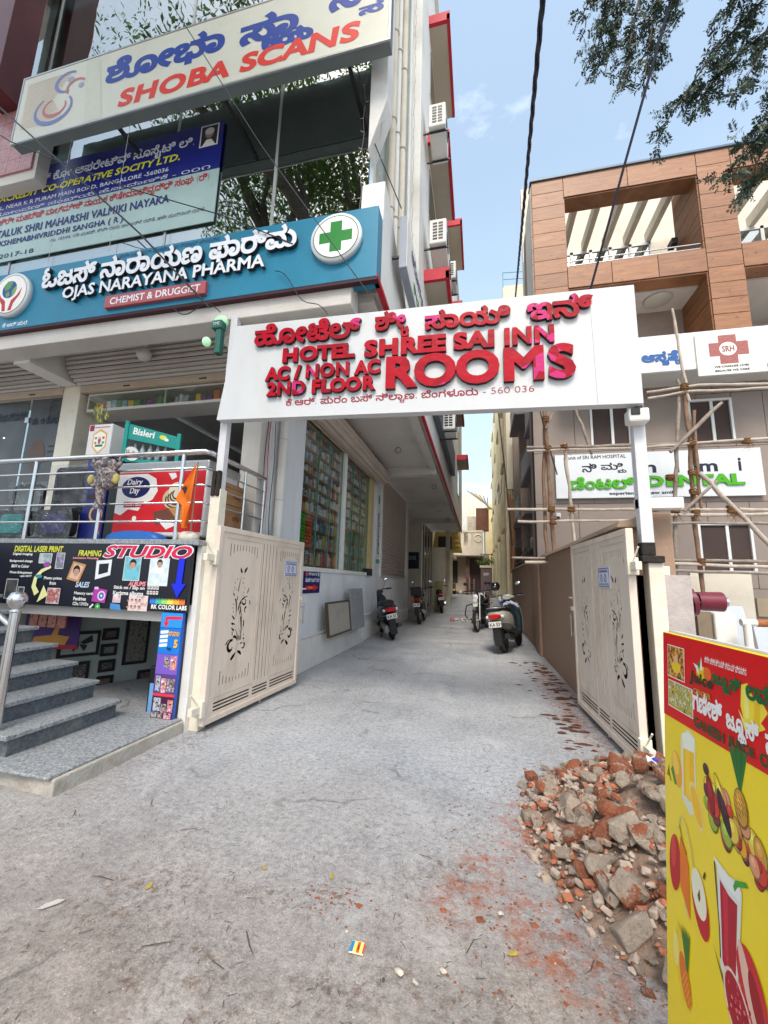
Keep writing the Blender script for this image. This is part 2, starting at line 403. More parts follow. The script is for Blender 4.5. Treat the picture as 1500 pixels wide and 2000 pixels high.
M_granited = mat('dark_granite_riser', (.10, .115, .13), .5, .5, 40, .1, 60, dirt=(.3, .27, .22), dscale=4, damt=.5)
M_shut = mat('rolling_shutter_tan', (.52, .43, .37), .5, .1, 3, dirt=(.25, .19, .15), dscale=1.5, damt=.4)
M_shut2 = mat('rolling_shutter_grey', (.52, .49, .45), .5, .12, 3, dirt=(.2, .18, .15), dscale=1.5, damt=.4)
M_glassF = glass('facade_glass', (.44, .52, .49), .36)
M_glassS = glass('shop_glass', (.97, .99, .98), .03)
M_glassW = glass('window_glass', (.22, .28, .30), .30)
M_wood = None
# ---------------- ground ----------------
def ground_mat():
    m = bpy.data.materials.new('dusty_concrete'); m.use_nodes = True; n = m.node_tree.nodes; l = m.node_tree.links; b = n['Principled BSDF']; b.inputs['Roughness'].default_value = .9
    b.inputs['Specular IOR Level'].default_value = .2
    tc = n.new('ShaderNodeTexCoord')
    def N(sc, det=8, ro=.65, off=0, st=None, dist=0):
        a = n.new('ShaderNodeTexNoise'); a.inputs['Scale'].default_value = sc; a.inputs['Detail'].default_value = det; a.inputs['Roughness'].default_value = ro; a.inputs['Distortion'].default_value = dist
        mp = n.new('ShaderNodeMapping'); mp.inputs['Location'].default_value = (off, off*.7, 0)
        if st: mp.inputs['Scale'].default_value = st
        l.new(tc.outputs['Object'], mp.inputs[0]); l.new(mp.outputs[0], a.inputs['Vector']); return a.outputs[0]
    def ramp(x, *e):
        r = n.new('ShaderNodeValToRGB'); el = r.color_ramp.elements
        while len(el) < len(e): el.new(.5)
        for i, (p, c) in enumerate(e): el[i].position = p; el[i].color = (*(c if isinstance(c, tuple) else (c,)*3), 1)
        l.new(x, r.inputs[0]); return r.outputs[0]
    def mix(f, a, c, mode='MIX'):
        x = n.new('ShaderNodeMixRGB'); x.blend_type = mode
        for s_, q in ((0, f), (1, a), (2, c)):
            if isinstance(q, (int, float)): x.inputs[s_].default_value = q if s_ == 0 else (q, q, q, 1)
            elif isinstance(q, tuple): x.inputs[s_].default_value = (*q, 1)
            else: l.new(q, x.inputs[s_])
        return x.outputs[0]
    def math_(op, a, c=None, cl=False):
        x = n.new('ShaderNodeMath'); x.operation = op; x.use_clamp = cl
        for i, q in enumerate((a, c)):
            if q is None: continue
            if isinstance(q, (int, float)): x.inputs[i].default_value = q
            else: l.new(q, x.inputs[i])
        return x.outputs[0]
    base = ramp(N(.9), (.3, (.33, .347, .372)), (.5, (.43, .447, .468)), (.72, (.52, .535, .55)))
    fine0 = ramp(N(26, 10, .8), (.34, .5), (.5, .95), (.66, 1.22)); fine = mix(.9, fine0, ramp(N(110, 6, .8, 4), (.36, .55), (.5, 1.), (.62, 1.25)), 'MULTIPLY'); col = mix(.9, base, fine, 'MULTIPLY')
    sp = n.new('ShaderNodeSeparateXYZ'); l.new(tc.outputs['Object'], sp.inputs[0])
    # brown road dust lies on the street side of the gate line
    yy = math_('ADD', sp.outputs[1], math_('MULTIPLY', N(.8, 6, .7, 5), 2.4)); dm = n.new('ShaderNodeMapRange'); l.new(yy, dm.inputs[0])
    dm.inputs[1].default_value = 4.9; dm.inputs[2].default_value = 2.7; dm.inputs[3].default_value = 0; dm.inputs[4].default_value = .8
    dust = mix(.8, ramp(N(3.5, 8, .7, 3), (.35, (.235, .19, .155)), (.65, (.40, .34, .29))), fine, 'MULTIPLY')
    col = mix(dm.outputs[0], col, dust)
    # pale polished wear and darker damp patches
    col = mix(ramp(N(1.7, 9, .75, 9, (1, .6, 1), .8), (.54, 0.), (.7, .4)), col, (.64, .64, .64))
    col = mix(ramp(N(2.6, 10, .8, 17), (.58, 0.), (.74, .5)), col, (.26, .25, .24))
    # dark specks, twig bits
    vo = n.new('ShaderNodeTexVoronoi'); vo.inputs['Scale'].default_value = 34; vo.inputs['Randomness'].default_value = 1; l.new(tc.outputs['Object'], vo.inputs['Vector'])
    sk = math_('MULTIPLY', ramp(vo.outputs['Distance'], (.06, 1.), (.17, 0.)), ramp(N(4, 6, .7, 31), (.46, 0.), (.57, 1.)))
    col = mix(math_('MULTIPLY', sk, .85), col, (.07, .055, .05))
    # hairline cracks and a faint pair of tyre tracks
    def edge(sc, off):
        v = n.new('ShaderNodeTexVoronoi'); v.feature = 'DISTANCE_TO_EDGE'; v.inputs['Scale'].default_value = sc; mp = n.new('ShaderNodeMapping'); mp.inputs['Location'].default_value = (off, off, 0)
        ds = n.new('ShaderNodeVectorMath'); ds.operation = 'ADD'; nn = n.new('ShaderNodeTexNoise'); nn.inputs['Scale'].default_value = 2.5; nn.inputs['Detail'].default_value = 6; l.new(tc.outputs['Object'], nn.inputs['Vector']); sc_ = n.new('ShaderNodeVectorMath'); sc_.operation = 'SCALE'; sc_.inputs['Scale'].default_value = .5; l.new(nn.outputs['Color'], sc_.inputs[0])
        l.new(tc.outputs['Object'], mp.inputs[0]); l.new(mp.outputs[0], ds.inputs[0]); l.new(sc_.outputs[0], ds.inputs[1]); l.new(ds.outputs[0], v.inputs['Vector']); return v.outputs['Distance']
    ck = math_('MULTIPLY', ramp(edge(.42, 3.3), (.002, 1.), (.006, 0.)), ramp(N(1.1, 4, .6, 61), (.5, 0.), (.56, .7)))
    col = mix(ck, col, (.13, .125, .12))
    tk = math_('MULTIPLY', ramp(N(1.6, 3, .5, 77, (3.2, .12, 1)), (.52, 0.), (.62, .28)), ramp(N(5, 8, .8, 71), (.4, 0.), (.6, 1.)))
    col = mix(tk, col, (.24, .235, .24))
    # brick-red stains: round areas with torn edges
    def blob(x, y, rx, ry, rot=0):
        mp = n.new('ShaderNodeMapping'); mp.vector_type = 'TEXTURE'; mp.inputs['Location'].default_value = (x, y, 0); mp.inputs['Rotation'].default_value = (0, 0, rot); mp.inputs['Scale'].default_value = (rx, ry, 1)
        l.new(tc.outputs['Object'], mp.inputs[0]); g = n.new('ShaderNodeTexGradient'); g.gradient_type = 'SPHERICAL'; l.new(mp.outputs[0], g.inputs[0]); return g.outputs[1]
    tot = None
    for a in ((-.02, 2.42, .22, .55, -.5), (.25, 2.15, .28, .35, .3), (.62, 2.5, .35, .7, 0), (1.1, 6.4, .35, 2.6, 0), (.45, 3.0, .5, .6, 0), (.4, 2.0, .2, .25, 0)):
        g = blob(*a); tot = g if tot is None else math_('MAXIMUM', tot, g)
    st = math_('MULTIPLY', ramp(tot, (.05, 0.), (.6, 1.)), ramp(N(9, 10, .8, 41), (.47, 0.), (.6, .9)))
    col = mix(st, col, (.36, .12, .06))
    tot2 = None
    for a in ((-.72, 2.12, .2, .11, .2), (-1.0, 2.05, .25, .1, 0), (.52, 2.3, .2, .3, .5), (.35, 2.1, .16, .16, 0), (.75, 1.9, .4, .4, 0), (-.55, 1.7, .25, .2, 0), (-.3, 1.8, .2, .12, 0), (.9, 3.2, .8, 1., 0), (1.2, 5.2, .3, 1.6, 0), (-1.6, 1.9, .5, .3, .4), (-1.1, 1.6, .6, .25, -.3), (.1, 1.7, .5, .25, .2), (-.2, 2.4, .35, .2, .6), (-2.6, 3.4, .2, .7, -.1), (.6, 1.8, .35, .3, 0)):
        g = blob(*a); tot2 = g if tot2 is None else math_('MAXIMUM', tot2, g)
    st2 = math_('MULTIPLY', ramp(tot2, (.05, 0.), (.5, 1.)), ramp(N(16, 9, .8, 51), (.50, 0.), (.62, .7)))
    col = mix(st2, col, (.12, .07, .04))
    l.new(col, b.inputs['Base Color'])
    bu = n.new('ShaderNodeBump'); bu.inputs['Strength'].default_value = .75; bu.inputs['Distance'].default_value = .018
    h = math_('ADD', math_('MULTIPLY', N(30, 10, .75, 2), .8), math_('MULTIPLY', N(5, 8, .7, 8), 1.2)); l.new(h, bu.inputs['Height']); l.new(bu.outputs[0], b.inputs['Normal'])
    return m
def gz(y): return 0 if y < 18 else min(1.1, (y-18)*.021)
def gzl(x, y):
    if y > 18: return gz(y)
    k = max(0, min(1, (7-y)/3))
    return k*(mnoise.noise(V((x*1.3, y*1.3, 0)))*.016+mnoise.noise(V((x*4.1, y*4.1, 3)))*.006)
xs = [-400, -120, -40, -14, -8]+[-5+.1*i for i in range(80)]+[3.2, 4, 6, 9, 14, 40, 120, 400]
ys = [-400, -60, -15, -4, 0]+[.5+.1*i for i in range(66)]+[7.5, 8, 9, 10, 12, 14, 16, 18, 22, 30, 40, 55, 90, 400]
g = MB(); g.add([(x, y, gzl(x, y)) for y in ys for x in xs], [(j*len(xs)+i, j*len(xs)+i+1, (j+1)*len(xs)+i+1, (j+1)*len(xs)+i) for j in range(len(ys)-1) for i in range(len(xs)-1)], 0, True)
g.build('ground', ground_mat(), kind='structure')
M_patch = mat('smooth_cement_patch', (.47, .46, .44), .85, .15, 6, .3, 60, dirt=(.3, .28, .26), dscale=5, damt=.5)
for (x0, y0, x1, y1, w) in ((-1.7, 10.9, .12, 11.35, 'long pale cement drain cover across the lane nearest the scooters'), (-1.25, 14.6, -.3, 14.95, 'small pale cement drain cover across the lane farther from the gate'), (-1.8, 17.4, -.9, 17.7, 'faint pale cement drain cover across the lane beside the motorcycles')):
    MB().box(x0, y0, -.02, x1, y1, .008).build('drain_cover', M_patch, label=w, cat='drain cover', group='cement drain covers in the lane')
# ================= LEFT BUILDING =================
B = thing('clinic_building', (-2.87, 5, 0), 'white multi-storey building with glass front, pharmacy and overhanging upper floors on the left', 'building')
XR = -1.03    # overhang side, lane edge
# --- ground storey, side wall on the lane
w = MB(); w.box(-3.12, 4.98, 0, -2.87, 6.18, 4.7); w.box(-3.12, 6.18, 0, -2.87, 10.62, 1.66); w.box(-3.12, 10.62, 0, -2.87, 11.86, 4.7)
w.box(-3.12, 11.86, 0, -2.87, 16.2, 1.62); w.box(-3.12, 16.2, 0, -2.87, 16.75, 4.7); w.build('side_wall', M_whitewall, B)
w = MB(); w.box(-2.87, 4.98, 0, -2.80, 10.1, .5); w.box(-2.87, 10.1, 0, -2.83, 16.75, .42); w.build('plinth', M_white, B, bev=.01)
w = MB(); w.box(-4.6, 16.9, 0, -4.4, 21, 4.7); w.box(-4.4, 16.75, 0, -2.87, 16.9, 4.7); w.box(-4.4, 20.9, 0, -2.9, 21.1, 4.7); w.build('recess_wall', M_cream, B)
w = MB(); w.box(-3.2, 21.2, 0, -2.95, 21.5, 4.7); w.build('column', M_cream, B)
for y in (25.6,): MB().box(-2.0, y, .1, -1.75, y+.25, 4.7).build('column', M_cream, B)
# --- first slab, soffit and beams
s = MB(); s.box(-9, 4.05, 4.76, XR-.02, 26.2, 5.45); s.build('floor_slab', M_soffit, B)
s = MB(); s.box(XR-.02, 3.9, 4.72, XR, 26.22, 5.5); s.build('slab_side', M_white, B)
s = MB(); s.box(XR-.05, 3.72, 4.69, XR+.012, 26.24, 4.735); s.build('red_edge', M_red, B); MB().box(-9, 3.71, 4.655, XR+.01, 3.78, 4.69).build('dark_edge', mat('dark_maroon_edge', (.05, .012, .02), .6, .1), B)
s = MB(); s.box(-9, 3.78, 4.46, XR-.3, 4.06, 4.76); s.build('front_beam', M_soffit, B, bev=.01)
for x in (-6.5, -3.15): MB().box(x, 4.06, 4.42, x+.3, 4.78, 4.76).build('cross_beam', M_white, B, bev=.008)
for y0, y1, z in ((5.0, 5.2, 4.6), (11.2, 11.5, 4.52), (16.7, 17.0, 4.5), (21.0, 21.3, 4.5)): MB().box(-2.87, y0, z, XR-.12, y1, 4.76).build('cross_beam', M_soffit, B, bev=.008)
MB().box(XR-.3, 4.06, 4.66, XR-.12, 26.1, 4.76).build('edge_beam', M_soffit, B)
# ceiling hooks
for x, y in ((-1.45, 13.4), (-1.5, 20.5), (-1.9, 9.4), (-1.7, 17.9)):
    MB().torus((x, y, 4.66), .07, .008, (0, 1, 0), 14, 6).build('ceiling_hook', M_blackm, B)
# --- shop front columns
MB().box(-6.48, 4.8, 1.84, -6.14, 5.15, 4.76).build('shop_column', M_gatew, B, bev=.01)
MB().box(-3.16, 4.78, 1.84, -2.885, 4.98, 4.76).build('shop_column', M_soffit, B, bev=.01)
# --- shop interiors
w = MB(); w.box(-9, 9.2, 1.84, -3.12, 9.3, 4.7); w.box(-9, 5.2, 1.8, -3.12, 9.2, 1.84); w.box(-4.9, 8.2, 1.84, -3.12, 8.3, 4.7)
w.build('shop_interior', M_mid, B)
MB().box(-6.14, 5.4, 4.3, -3.2, 5.5, 4.75).build('lintel_board', M_dark, B)
MB().box(-6.14, 5.15, 1.84, -6.1, 9.2, 4.7).build('partition', M_whitewall, B)
# grey counter and dark shelving inside the pharmacy
w = MB()
for i in range(5): w.box(-5.9, 8.6, 2.2+.45*i, -3.3, 9.1, 2.23+.45*i)
w.build('interior_shelf', M_mid, B)
# --- rolled shutters over the shop fronts (ribbed cylinders)
def shutter_roll(x0, x1, yc, zc, r, m, ax='X'):
    mb = MB(); n = 30
    ring = [(r*(1.07 if k % 3 else .86)) for k in range(n)]
    pts = [(cos(2*pi*k/n)*ring[k], sin(2*pi*k/n)*ring[k]) for k in range(n)]
    for s_ in (x0, x1): pass
    va = [((x0, yc+a, zc+b) if ax == 'X' else (yc+a, x0, zc+b)) for a, b in pts]; vb = [((x1, yc+a, zc+b) if ax == 'X' else (yc+a, x1, zc+b)) for a, b in pts]
    mb.add(va+vb, [(i, (i+1) % n, n+(i+1) % n, n+i) for i in range(n)]+[tuple(range(n)), tuple(range(n, 2*n))])
    return mb
shutter_roll(-6.12, -3.18, 4.98, 4.66, .26, 0).build('shutter_roll', M_shut2, B)
shutter_roll(-9, -6.5, 4.98, 4.66, .26, 0).build('shutter_roll', M_shut2, B)
for i, (x0, x1) in enumerate(((-6.14, -3.16), (-9, -6.48))):
    for k in range(8):
        t0, t1 = radians(178+11.5*k), radians(178+11.5*k+9.5); cy, cz, r_ = 4.85, 4.74, .34
        q = lambda t, r: (cy+r*cos(t), cz+r*sin(t)); (a0, b0), (a1, b1), (am, bm), (c0, d0), (c1, d1) = q(t0, r_), q(t1, r_), q((t0+t1)/2, r_+.022), q(t0, r_-.03), q(t1, r_-.03)
        MB().add([(x, y_, z_) for x in (x0, x1) for y_, z_ in ((a0, b0), (am, bm), (a1, b1), (c1, d1), (c0, d0))], [(0, 1, 6, 5), (1, 2, 7, 6), (2, 3, 8, 7), (3, 4, 9, 8), (4, 0, 5, 9), (0, 4, 3, 2, 1), (5, 6, 7, 8, 9)]).build('shutter_slat', M_shut2, B)
    MB().box(x0, 4.72, 4.5, x1, 4.75, 4.76).build('shutter_backing', M_dark, B)
    MB().box(x0, 4.79, 4.30, x1, 4.86, 4.395).build('shutter_bottom_bar', M_tan, B, bev=.006)
    for q in (.3, .75): MB().box(x0+(x1-x0)*q-.06, 4.778, 4.335, x0+(x1-x0)*q+.06, 4.789, 4.35).build('handle_slot', M_black, B)
# --- glass doors of the clinic, left of the pharmacy
fr = FY(4.9); g = MB(); g.box(-9, 4.9, 1.84, -7.25, 4.912, 4.3); g.box(-7.24, 4.9, 1.84, -6.49, 4.912, 4.3); g.build('glass_door', M_glassS, B)
MB().box(-7.28, 4.86, 3.9, -7.2, 4.89, 3.99).build('door_fitting', M_steel, B)
w = MB(); w.box(-9, 4.888, 1.84, -7.27, 4.896, 4.3); w.box(-7.22, 4.888, 1.84, -6.5, 4.896, 4.3); w.build('poster_film', mat('grey_poster_film', (.085, .09, .095), .35, .35, 1.6), B)
p = Print(FY(4.886)); G1 = (62, 64, 70)
p.ell(-6.95, 3.35, .17, .25, (96, 74, 62)); p.ell(-6.95, 2.55, .17, .22, (38, 36, 38))
for i in range(3): p.rect(-6.72, 3.46-.09*i, -6.52+.02*i, 3.49-.09*i, (46, 48, 54))
p.line(arc(-6.72, 4.12, .1, .14, 60, 330), .02, G1); p.line(arc(-6.72, 4.12, .05, .06, 0, 300), .014, G1)
p.build(B, 'poster_print')
write(B, 'ಶೋಭಾ ಸ್ಕ್ಯಾನ್ಸ್', FY(4.884), (-7.9, 3.93, -7.3, 4.12), ink(26, 30, 48), bold=.02)
write(B, 'ಡಾ. ಅ ಶೋಭಾ', FY(4.884), (-7.14, 3.84, -6.55, 4.0), ink(26, 30, 48), bold=.02)
# small lamps reflected/standing inside the clinic
for i in range(9): MB().ell((-7.75+random.uniform(-.18, .25), 4.86, 2.5+i*.14+random.uniform(-.04, .04)), (.012, .012, .014), 6, 0, 4).build('fairy_light', mat('warm_bulb', (.9, .85, .7), .3, 0, emit=1.2), B)
# --- pharmacy shelf case over the opening
Sh = thing('shelf_case', (-4.9, 4.95, 4.04), 'glazed grey shelf case of medicine packs under the rolled shutter', 'shelf')
w = MB(); w.box(-6.05, 4.87, 4.0, -3.2, 5.3, 4.045); w.box(-6.05, 4.87, 4.27, -3.2, 5.3, 4.3); w.box(-6.05, 5.28, 4.045, -3.2, 5.3, 4.27)
for x in (-6.05, -4.62, -3.23): w.box(x, 4.87, 4.045, x+.03, 4.9, 4.27)
w.build('case', M_soffit, Sh, bev=.004)
MB().box(-6.02, 4.862, 4.045, -3.2, 4.866, 4.27).build('glass_pane', M_glassS, Sh)
M_box = [mat('carton_%d' % i, tuple(min(.85, q*1.15+.03) for q in srgb(*c)), .5, .12, 20) for i, c in enumerate(((225, 226, 220), (30, 90, 170), (205, 40, 35), (235, 190, 40), (40, 140, 120), (150, 190, 215), (120, 60, 130), (60, 60, 70), (230, 120, 40), (70, 150, 60), (245, 245, 245), (170, 175, 180)))]
x = -5.98; k = 0
while x < -3.3:
    wd_ = random.uniform(.05, .12); hh = random.uniform(.1, .2)
    if abs(x+4.62) > .1:
        setp(MB().box(x, 4.95, 4.047, x+wd_*.9, 5.1, 4.047+hh).build('medicine_box', [random.choice(M_box)], Sh), None)
    x += wd_+random.uniform(0, .03)
# --- side windows of the pharmacy: frames, glass, shelves with stock
w = MB(); w.box(-2.9, 6.15, 1.62, -2.84, 10.65, 1.7); w.box(-2.9, 6.15, 4.3, -2.84, 10.65, 4.36); w.box(-2.93, 8.18, 1.7, -2.82, 8.34, 4.3)
w.build('window_frame', M_white, B, bev=.006)
MB().box(-2.93, 10.35, 1.7, -2.8, 10.66, 4.3).build('window_jamb', mat('yellow_ochre_paint', (.55, .42, .20), .6, .1), B, bev=.006)
MB().box(-2.93, 10.3, 1.62, -2.79, 10.68, 1.8).build('jamb_base', M_black, B)
for y0, y1 in ((6.2, 6.85), (6.87, 7.5), (7.52, 8.17), (8.35, 8.98), (9.0, 9.66), (9.68, 10.33)):
    MB().box(-2.886, y0, 1.7, -2.878, y1, 4.3).build('window_pane', M_glassS, B)
    MB().box(-2.892, y1, 1.7, -2.874, y1+.02, 4.3).build('pane_edge', mat('green_glass_edge', (.14, .30, .24), .3, .05), B)
w = MB(); w.box(-3.12, 6.18, 4.36, -2.86, 10.65, 4.75); w.build('window_head', M_soffit, B)
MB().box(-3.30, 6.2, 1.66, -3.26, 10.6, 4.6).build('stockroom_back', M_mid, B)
St = thing('pharmacy_shelving', (-3.2, 8.2, 1.7), 'tall brown wooden shelving packed with bottles and boxes behind the side window', 'shelves')
zs = [1.72, 2.04, 2.36, 2.66, 2.9, 3.12, 3.34, 3.56, 3.78, 4.0, 4.2]
Mshelf = mat('brown_shelf_wood', (.36, .22, .13), .6, .2, 5)
for z in zs: MB().box(-3.24, 6.22, z, -2.91, 10.3, z+.018).build('shelf', Mshelf, St)
for y in (6.22, 6.86, 7.5, 8.2, 9.0, 9.66, 10.3): MB().box(-3.24, y, 1.7, -2.92, y+.02, 4.3).build('shelf_side', mat('green_shelf_side', (.30, .40, .36), .6, .1), St)
MB().box(-2.915, 6.22, 2.62, -2.895, 10.3, 2.66).build('front_rail', mat('orange_wood_rail', (.42, .24, .12), .55, .15, 8), St)
stock = [MB() for _ in M_box]
for j, z in enumerate(zs[:-1]):
    dz = zs[j+1]-z; y = 6.26
    while y < 10.25:
        wd_ = random.uniform(.035, .075); hh = dz*random.uniform(.45, .85)
        low = z < 2.6
        if z >= 2.04 and z < 2.5 and y < 6.82: y = 6.86; continue
        ci = random.choice((0, 10, 0, 11, 5, 2, 1, 7, 3, 4, 10, 0)) if not low else (random.choice((4, 4, 5, 4, 1, 4)) if y > 8.3 else random.choice(range(12)))
        if random.random() < .5: stock[ci].box(-3.08, y, z+.02, -2.93, y+wd_*.9, z+.02+hh)
        else:
            c = (-2.96, y+wd_/2, z+.02); stock[ci].cyl(c, (c[0], c[1], z+.02+hh*.75), wd_*.42, 7); stock[random.choice((0, 10, 7, 2))].cyl((c[0], c[1], z+.02+hh*.75), (c[0], c[1], z+.02+hh), wd_*.24, 6)
        y += wd_+random.uniform(.002, .012)
for i, s_ in enumerate(stock):
    if s_.v: s_.build('medicine_stock', M_box[i], St, kind='stuff')
for kk, (y0, cc, nm) in enumerate(((6.27, (30, 190, 40), 'green'), (6.56, (240, 90, 20), 'orange'))):
    for i in range(9):
        z = 2.06+i*.062
        o = MB().add([(-3.08, y0, z), (-2.92, y0, z), (-2.92, y0+.26, z), (-3.08, y0+.26, z), (-3.06, y0+.02, z+.05), (-2.93, y0+.02, z+.045), (-2.93, y0+.24, z+.05), (-3.06, y0+.24, z+.045)], [(0, 3, 2, 1), (4, 5, 6, 7), (0, 1, 5, 4), (1, 2, 6, 5), (2, 3, 7, 6), (3, 0, 4, 7)])
        o.build('snack_packet', mat('%s_packet_foil' % nm, srgb(*cc), .25, .25, 30), label="glossy %s packet in the pile at the near end of the side window" % nm, cat='packet', group='%s packets piled in the side window' % nm)
# --- shutter over the side window: ribbed roll
shutter_roll(5.6, 11.05, -2.66, 4.42, .2, 0, 'Y').build('shutter_roll', M_shut, B)
for k in range(3): MB().box(-2.865+.01*k, 5.7, 4.30+.07*k, -2.80+.012*k, 10.9, 4.355+.07*k).build('shutter_slat', M_shut, B, bev=.006)
MB().box(-2.86, 5.7, 4.24, -2.80, 10.9, 4.29).build('shutter_bottom_bar', M_tan, B)
# --- closed tan shutter farther on
w = MB(); w.box(-2.9, 11.78, 1.6, -2.83, 11.9, 4.72); w.box(-2.9, 16.16, 1.6, -2.83, 16.28, 4.72); w.build('shutter_guide', M_white, B)
nsl = 36
for k in range(nsl):
    z0 = 1.66+k*(4.7-1.66)/nsl; h = (4.7-1.66)/nsl
    MB().add([(-2.9, 11.9, z0), (-2.9, 16.16, z0), (-2.86, 16.16, z0+h*.5), (-2.86, 11.9, z0+h*.5), (-2.9, 11.9, z0+h*.93), (-2.9, 16.16, z0+h*.93)], [(0, 1, 2, 3), (3, 2, 5, 4)], 0).build('shutter_slat', M_shut, B)
MB().box(-2.9, 11.9, 1.58, -2.85, 16.16, 1.67).build('shutter_bottom_bar', M_shut2, B)
MB().box(-2.92, 11.9, 1.58, -2.91, 16.16, 4.72).build('shutter_backing', M_dark, B)
# strip sign beside it
SS = thing('strip_sign', (-2.86, 11.5, 2.1), 'narrow vertical white sign strip with green leaf beside the closed lane shutter', 'sign')
MB().box(-2.869, 11.2, 1.9, -2.85, 11.7, 4.35).build('panel', M_white, SS)
write(SS, 'ಆಯುರ್ವೇದ', Fr((-2.849, 11.58, 3.45), (0, 0, -1), (0, 1, 0)), (0, -.23, 1.2, 0), ink(30, 60, 110), bold=.03)
p = Print(FXp(-2.849)); p.ell(11.45, 3.85, .13, .2, (235, 240, 235)); p.ell(11.45, 3.85, .09, .15, (30, 140, 60)); p.rect(11.22, 1.98, 11.68, 2.1, (50, 160, 110)); p.build(SS)
# --- far entrance: grey door, blue notice, cream column
MB().box(-2.9, 21.5, .1, -2.85, 25.6, 4.6).build('glass_entrance', mat('dark_glass_entrance', (.05, .055, .055), .15, .3, 1.2), B)
for y in (21.55, 22.9, 24.2, 25.4): MB().box(-2.85, y, .1, -2.81, y+.08, 4.6).build('entrance_frame', M_cream, B)
# --- first-floor and higher: side walls
w = MB(); w.box(XR-.32, 4.2, 5.5, XR-.22, 6.6, 17.5); w.build('green_side_wall', M_green, B)
w = MB(); w.box(XR-.25, 6.6, 5.5, XR, 26.2, 17.5); w.build('upper_side_wall', M_white, B)
MB().box(-9, 26, 4.7, XR, 26.2, 17.5).build('rear_wall', M_white, B)
w = MB(); w.box(-9, 4.05, 17.3, XR+.1, 26.3, 17.5); w.build('roof_slab', M_white, B)
MB().hexa([(XR-.28, 3.9, 5.5), (XR, 3.9, 5.5), (XR, 5.6, 5.5), (XR-.28, 5.6, 5.5)], [(XR-.28, 3.95, 6.15), (XR, 3.95, 6.15), (XR, 4.1, 6.15), (XR-.28, 4.1, 6.15)]).build('corner_fin', M_white, B, bev=.01)
MB().hexa([(XR-.22, 3.92, 6.6), (XR, 3.92, 7.3), (XR, 4.2, 7.3), (XR-.22, 4.2, 6.6)], [(XR-.22, 3.92, 17.3), (XR, 3.92, 17.3), (XR, 4.2, 17.3), (XR-.22, 4.2, 17.3)]).build('corner_fin', M_white, B, bev=.01)
# glazing of the upper floors: panes, mullions, slabs and curtains behind
YG = 4.14
xm = [-9.2, -7.1, -4.25, -2.6, -1.28]
for z0, z1 in ((5.5, 8.6), (8.75, 12.2), (12.35, 15.6)):
    for a, b in zip(xm[:-1], xm[1:]):
        MB().box(a+.02, YG, z0, b-.02, YG+.012, z1).build('window_pane', M_glassF, B)
for x in xm[1:-1]: MB().box(x-.018, YG-.01, 5.5, x+.018, YG+.05, 15.6).build('mullion', M_alu, B)
MB().box(-1.28, YG-.02, 5.5, -1.24, YG+.06, 17.3).build('mullion', mat('pale_blue_frame', (.45, .62, .72), .4, .05), B)
MB().box(-1.24, YG-.02, 5.5, XR-.2, YG+.1, 17.3).build('corner_pier', M_cream, B, bev=.01)
for z in (8.6, 12.2, 15.6): MB().box(-9.2, YG-.02, z, -1.28, YG+.3, z+.15).build('spandrel', M_dark, B)
MB().box(-9.2, 4.5, 8.2, -1.5, 9, 8.5).build('upper_slab', M_soffit, B)
MB().box(-9.2, 4.5, 11.8, -1.5, 9, 12.1).build('upper_slab', M_soffit, B)
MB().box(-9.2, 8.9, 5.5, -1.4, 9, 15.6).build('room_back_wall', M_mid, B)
MB().box(-2.85, 4.6, 5.5, -2.35, 5.0, 8.2).build('room_column', M_cream, B)
MB().box(-2.0, 4.3, 5.5, -1.3, 4.33, 6.35).build('frosted_board', mat('frosted_board', (.4, .43, .42), .6, .1), B)
MB().box(-9.2, 3.9, 8.85, -1.2, 4.12, 8.9).build('sign_ledge', M_black, B)
# maroon cladding pier and pink tiled pier at the far left
MB().box(-7.55, 3.55, 8.85, -7.15, 3.95, 13.5).build('maroon_pier', mat('maroon_cladding', (.11, .02, .025), .4, .3, 2), B, bev=.01)
MB().box(-7.72, 3.6, 8.85, -7.55, 3.95, 13.5).build('grey_pier', M_soffit, B)
MB().box(-9.5, 3.62, 11.9, -7.72, 4.1, 12.5).build('upper_beam', M_soffit, B)
tl = mat('pink_mosaic_tile', (.45, .22, .22), .35, .5, 45, .2, 60)
for i in range(6):
    for j in range(5): MB().box(-8.2+.255*i, 3.9, 7.62+.25*j, -7.95+.255*i, 3.95, 7.865+.25*j).build('wall_tile', tl, B)
MB().box(-9.4, 3.93, 7.45, -6.6, 4.1, 8.85).build('tile_backing', M_soffit, B)
# sunshades with red rims over the lane
for i, (y0, y1, z, x1) in enumerate(((7.6, 9.7, 14.6, -.56), (7.6, 9.7, 11.22, -.56), (7.3, 8.9, 7.5, -.54), (13.3, 15.6, 14.6, -.5), (13.3, 15.6, 11.2, -.5), (13.3, 15.6, 7.6, -.52), (20, 22, 11.2, -.5), (20, 22, 7.6, -.5))):
    s = MB().box(XR, y0, z, x1, y1, z+.1).build('sunshade', mat('beige_sunshade', (.47, .41, .33), .8, .08, 1.5), B)
    r = MB(); r.box(XR, y0-.02, z-.012, x1+.02, y0+.06, z+.24); r.box(x1-.05, y0-.02, z-.014, x1+.022, y1, z+.16); r.build('red_rim', M_red, s)
    MB().box(XR-.01, y0+.3, z-1.6, XR+.02, y1-.3, z-.35).build('side_window', M_glassW, B)
    MB().box(XR-.005, y0+.2, z-1.7, XR+.012, y1-.2, z-1.6).build('window_sill', M_cream, B)
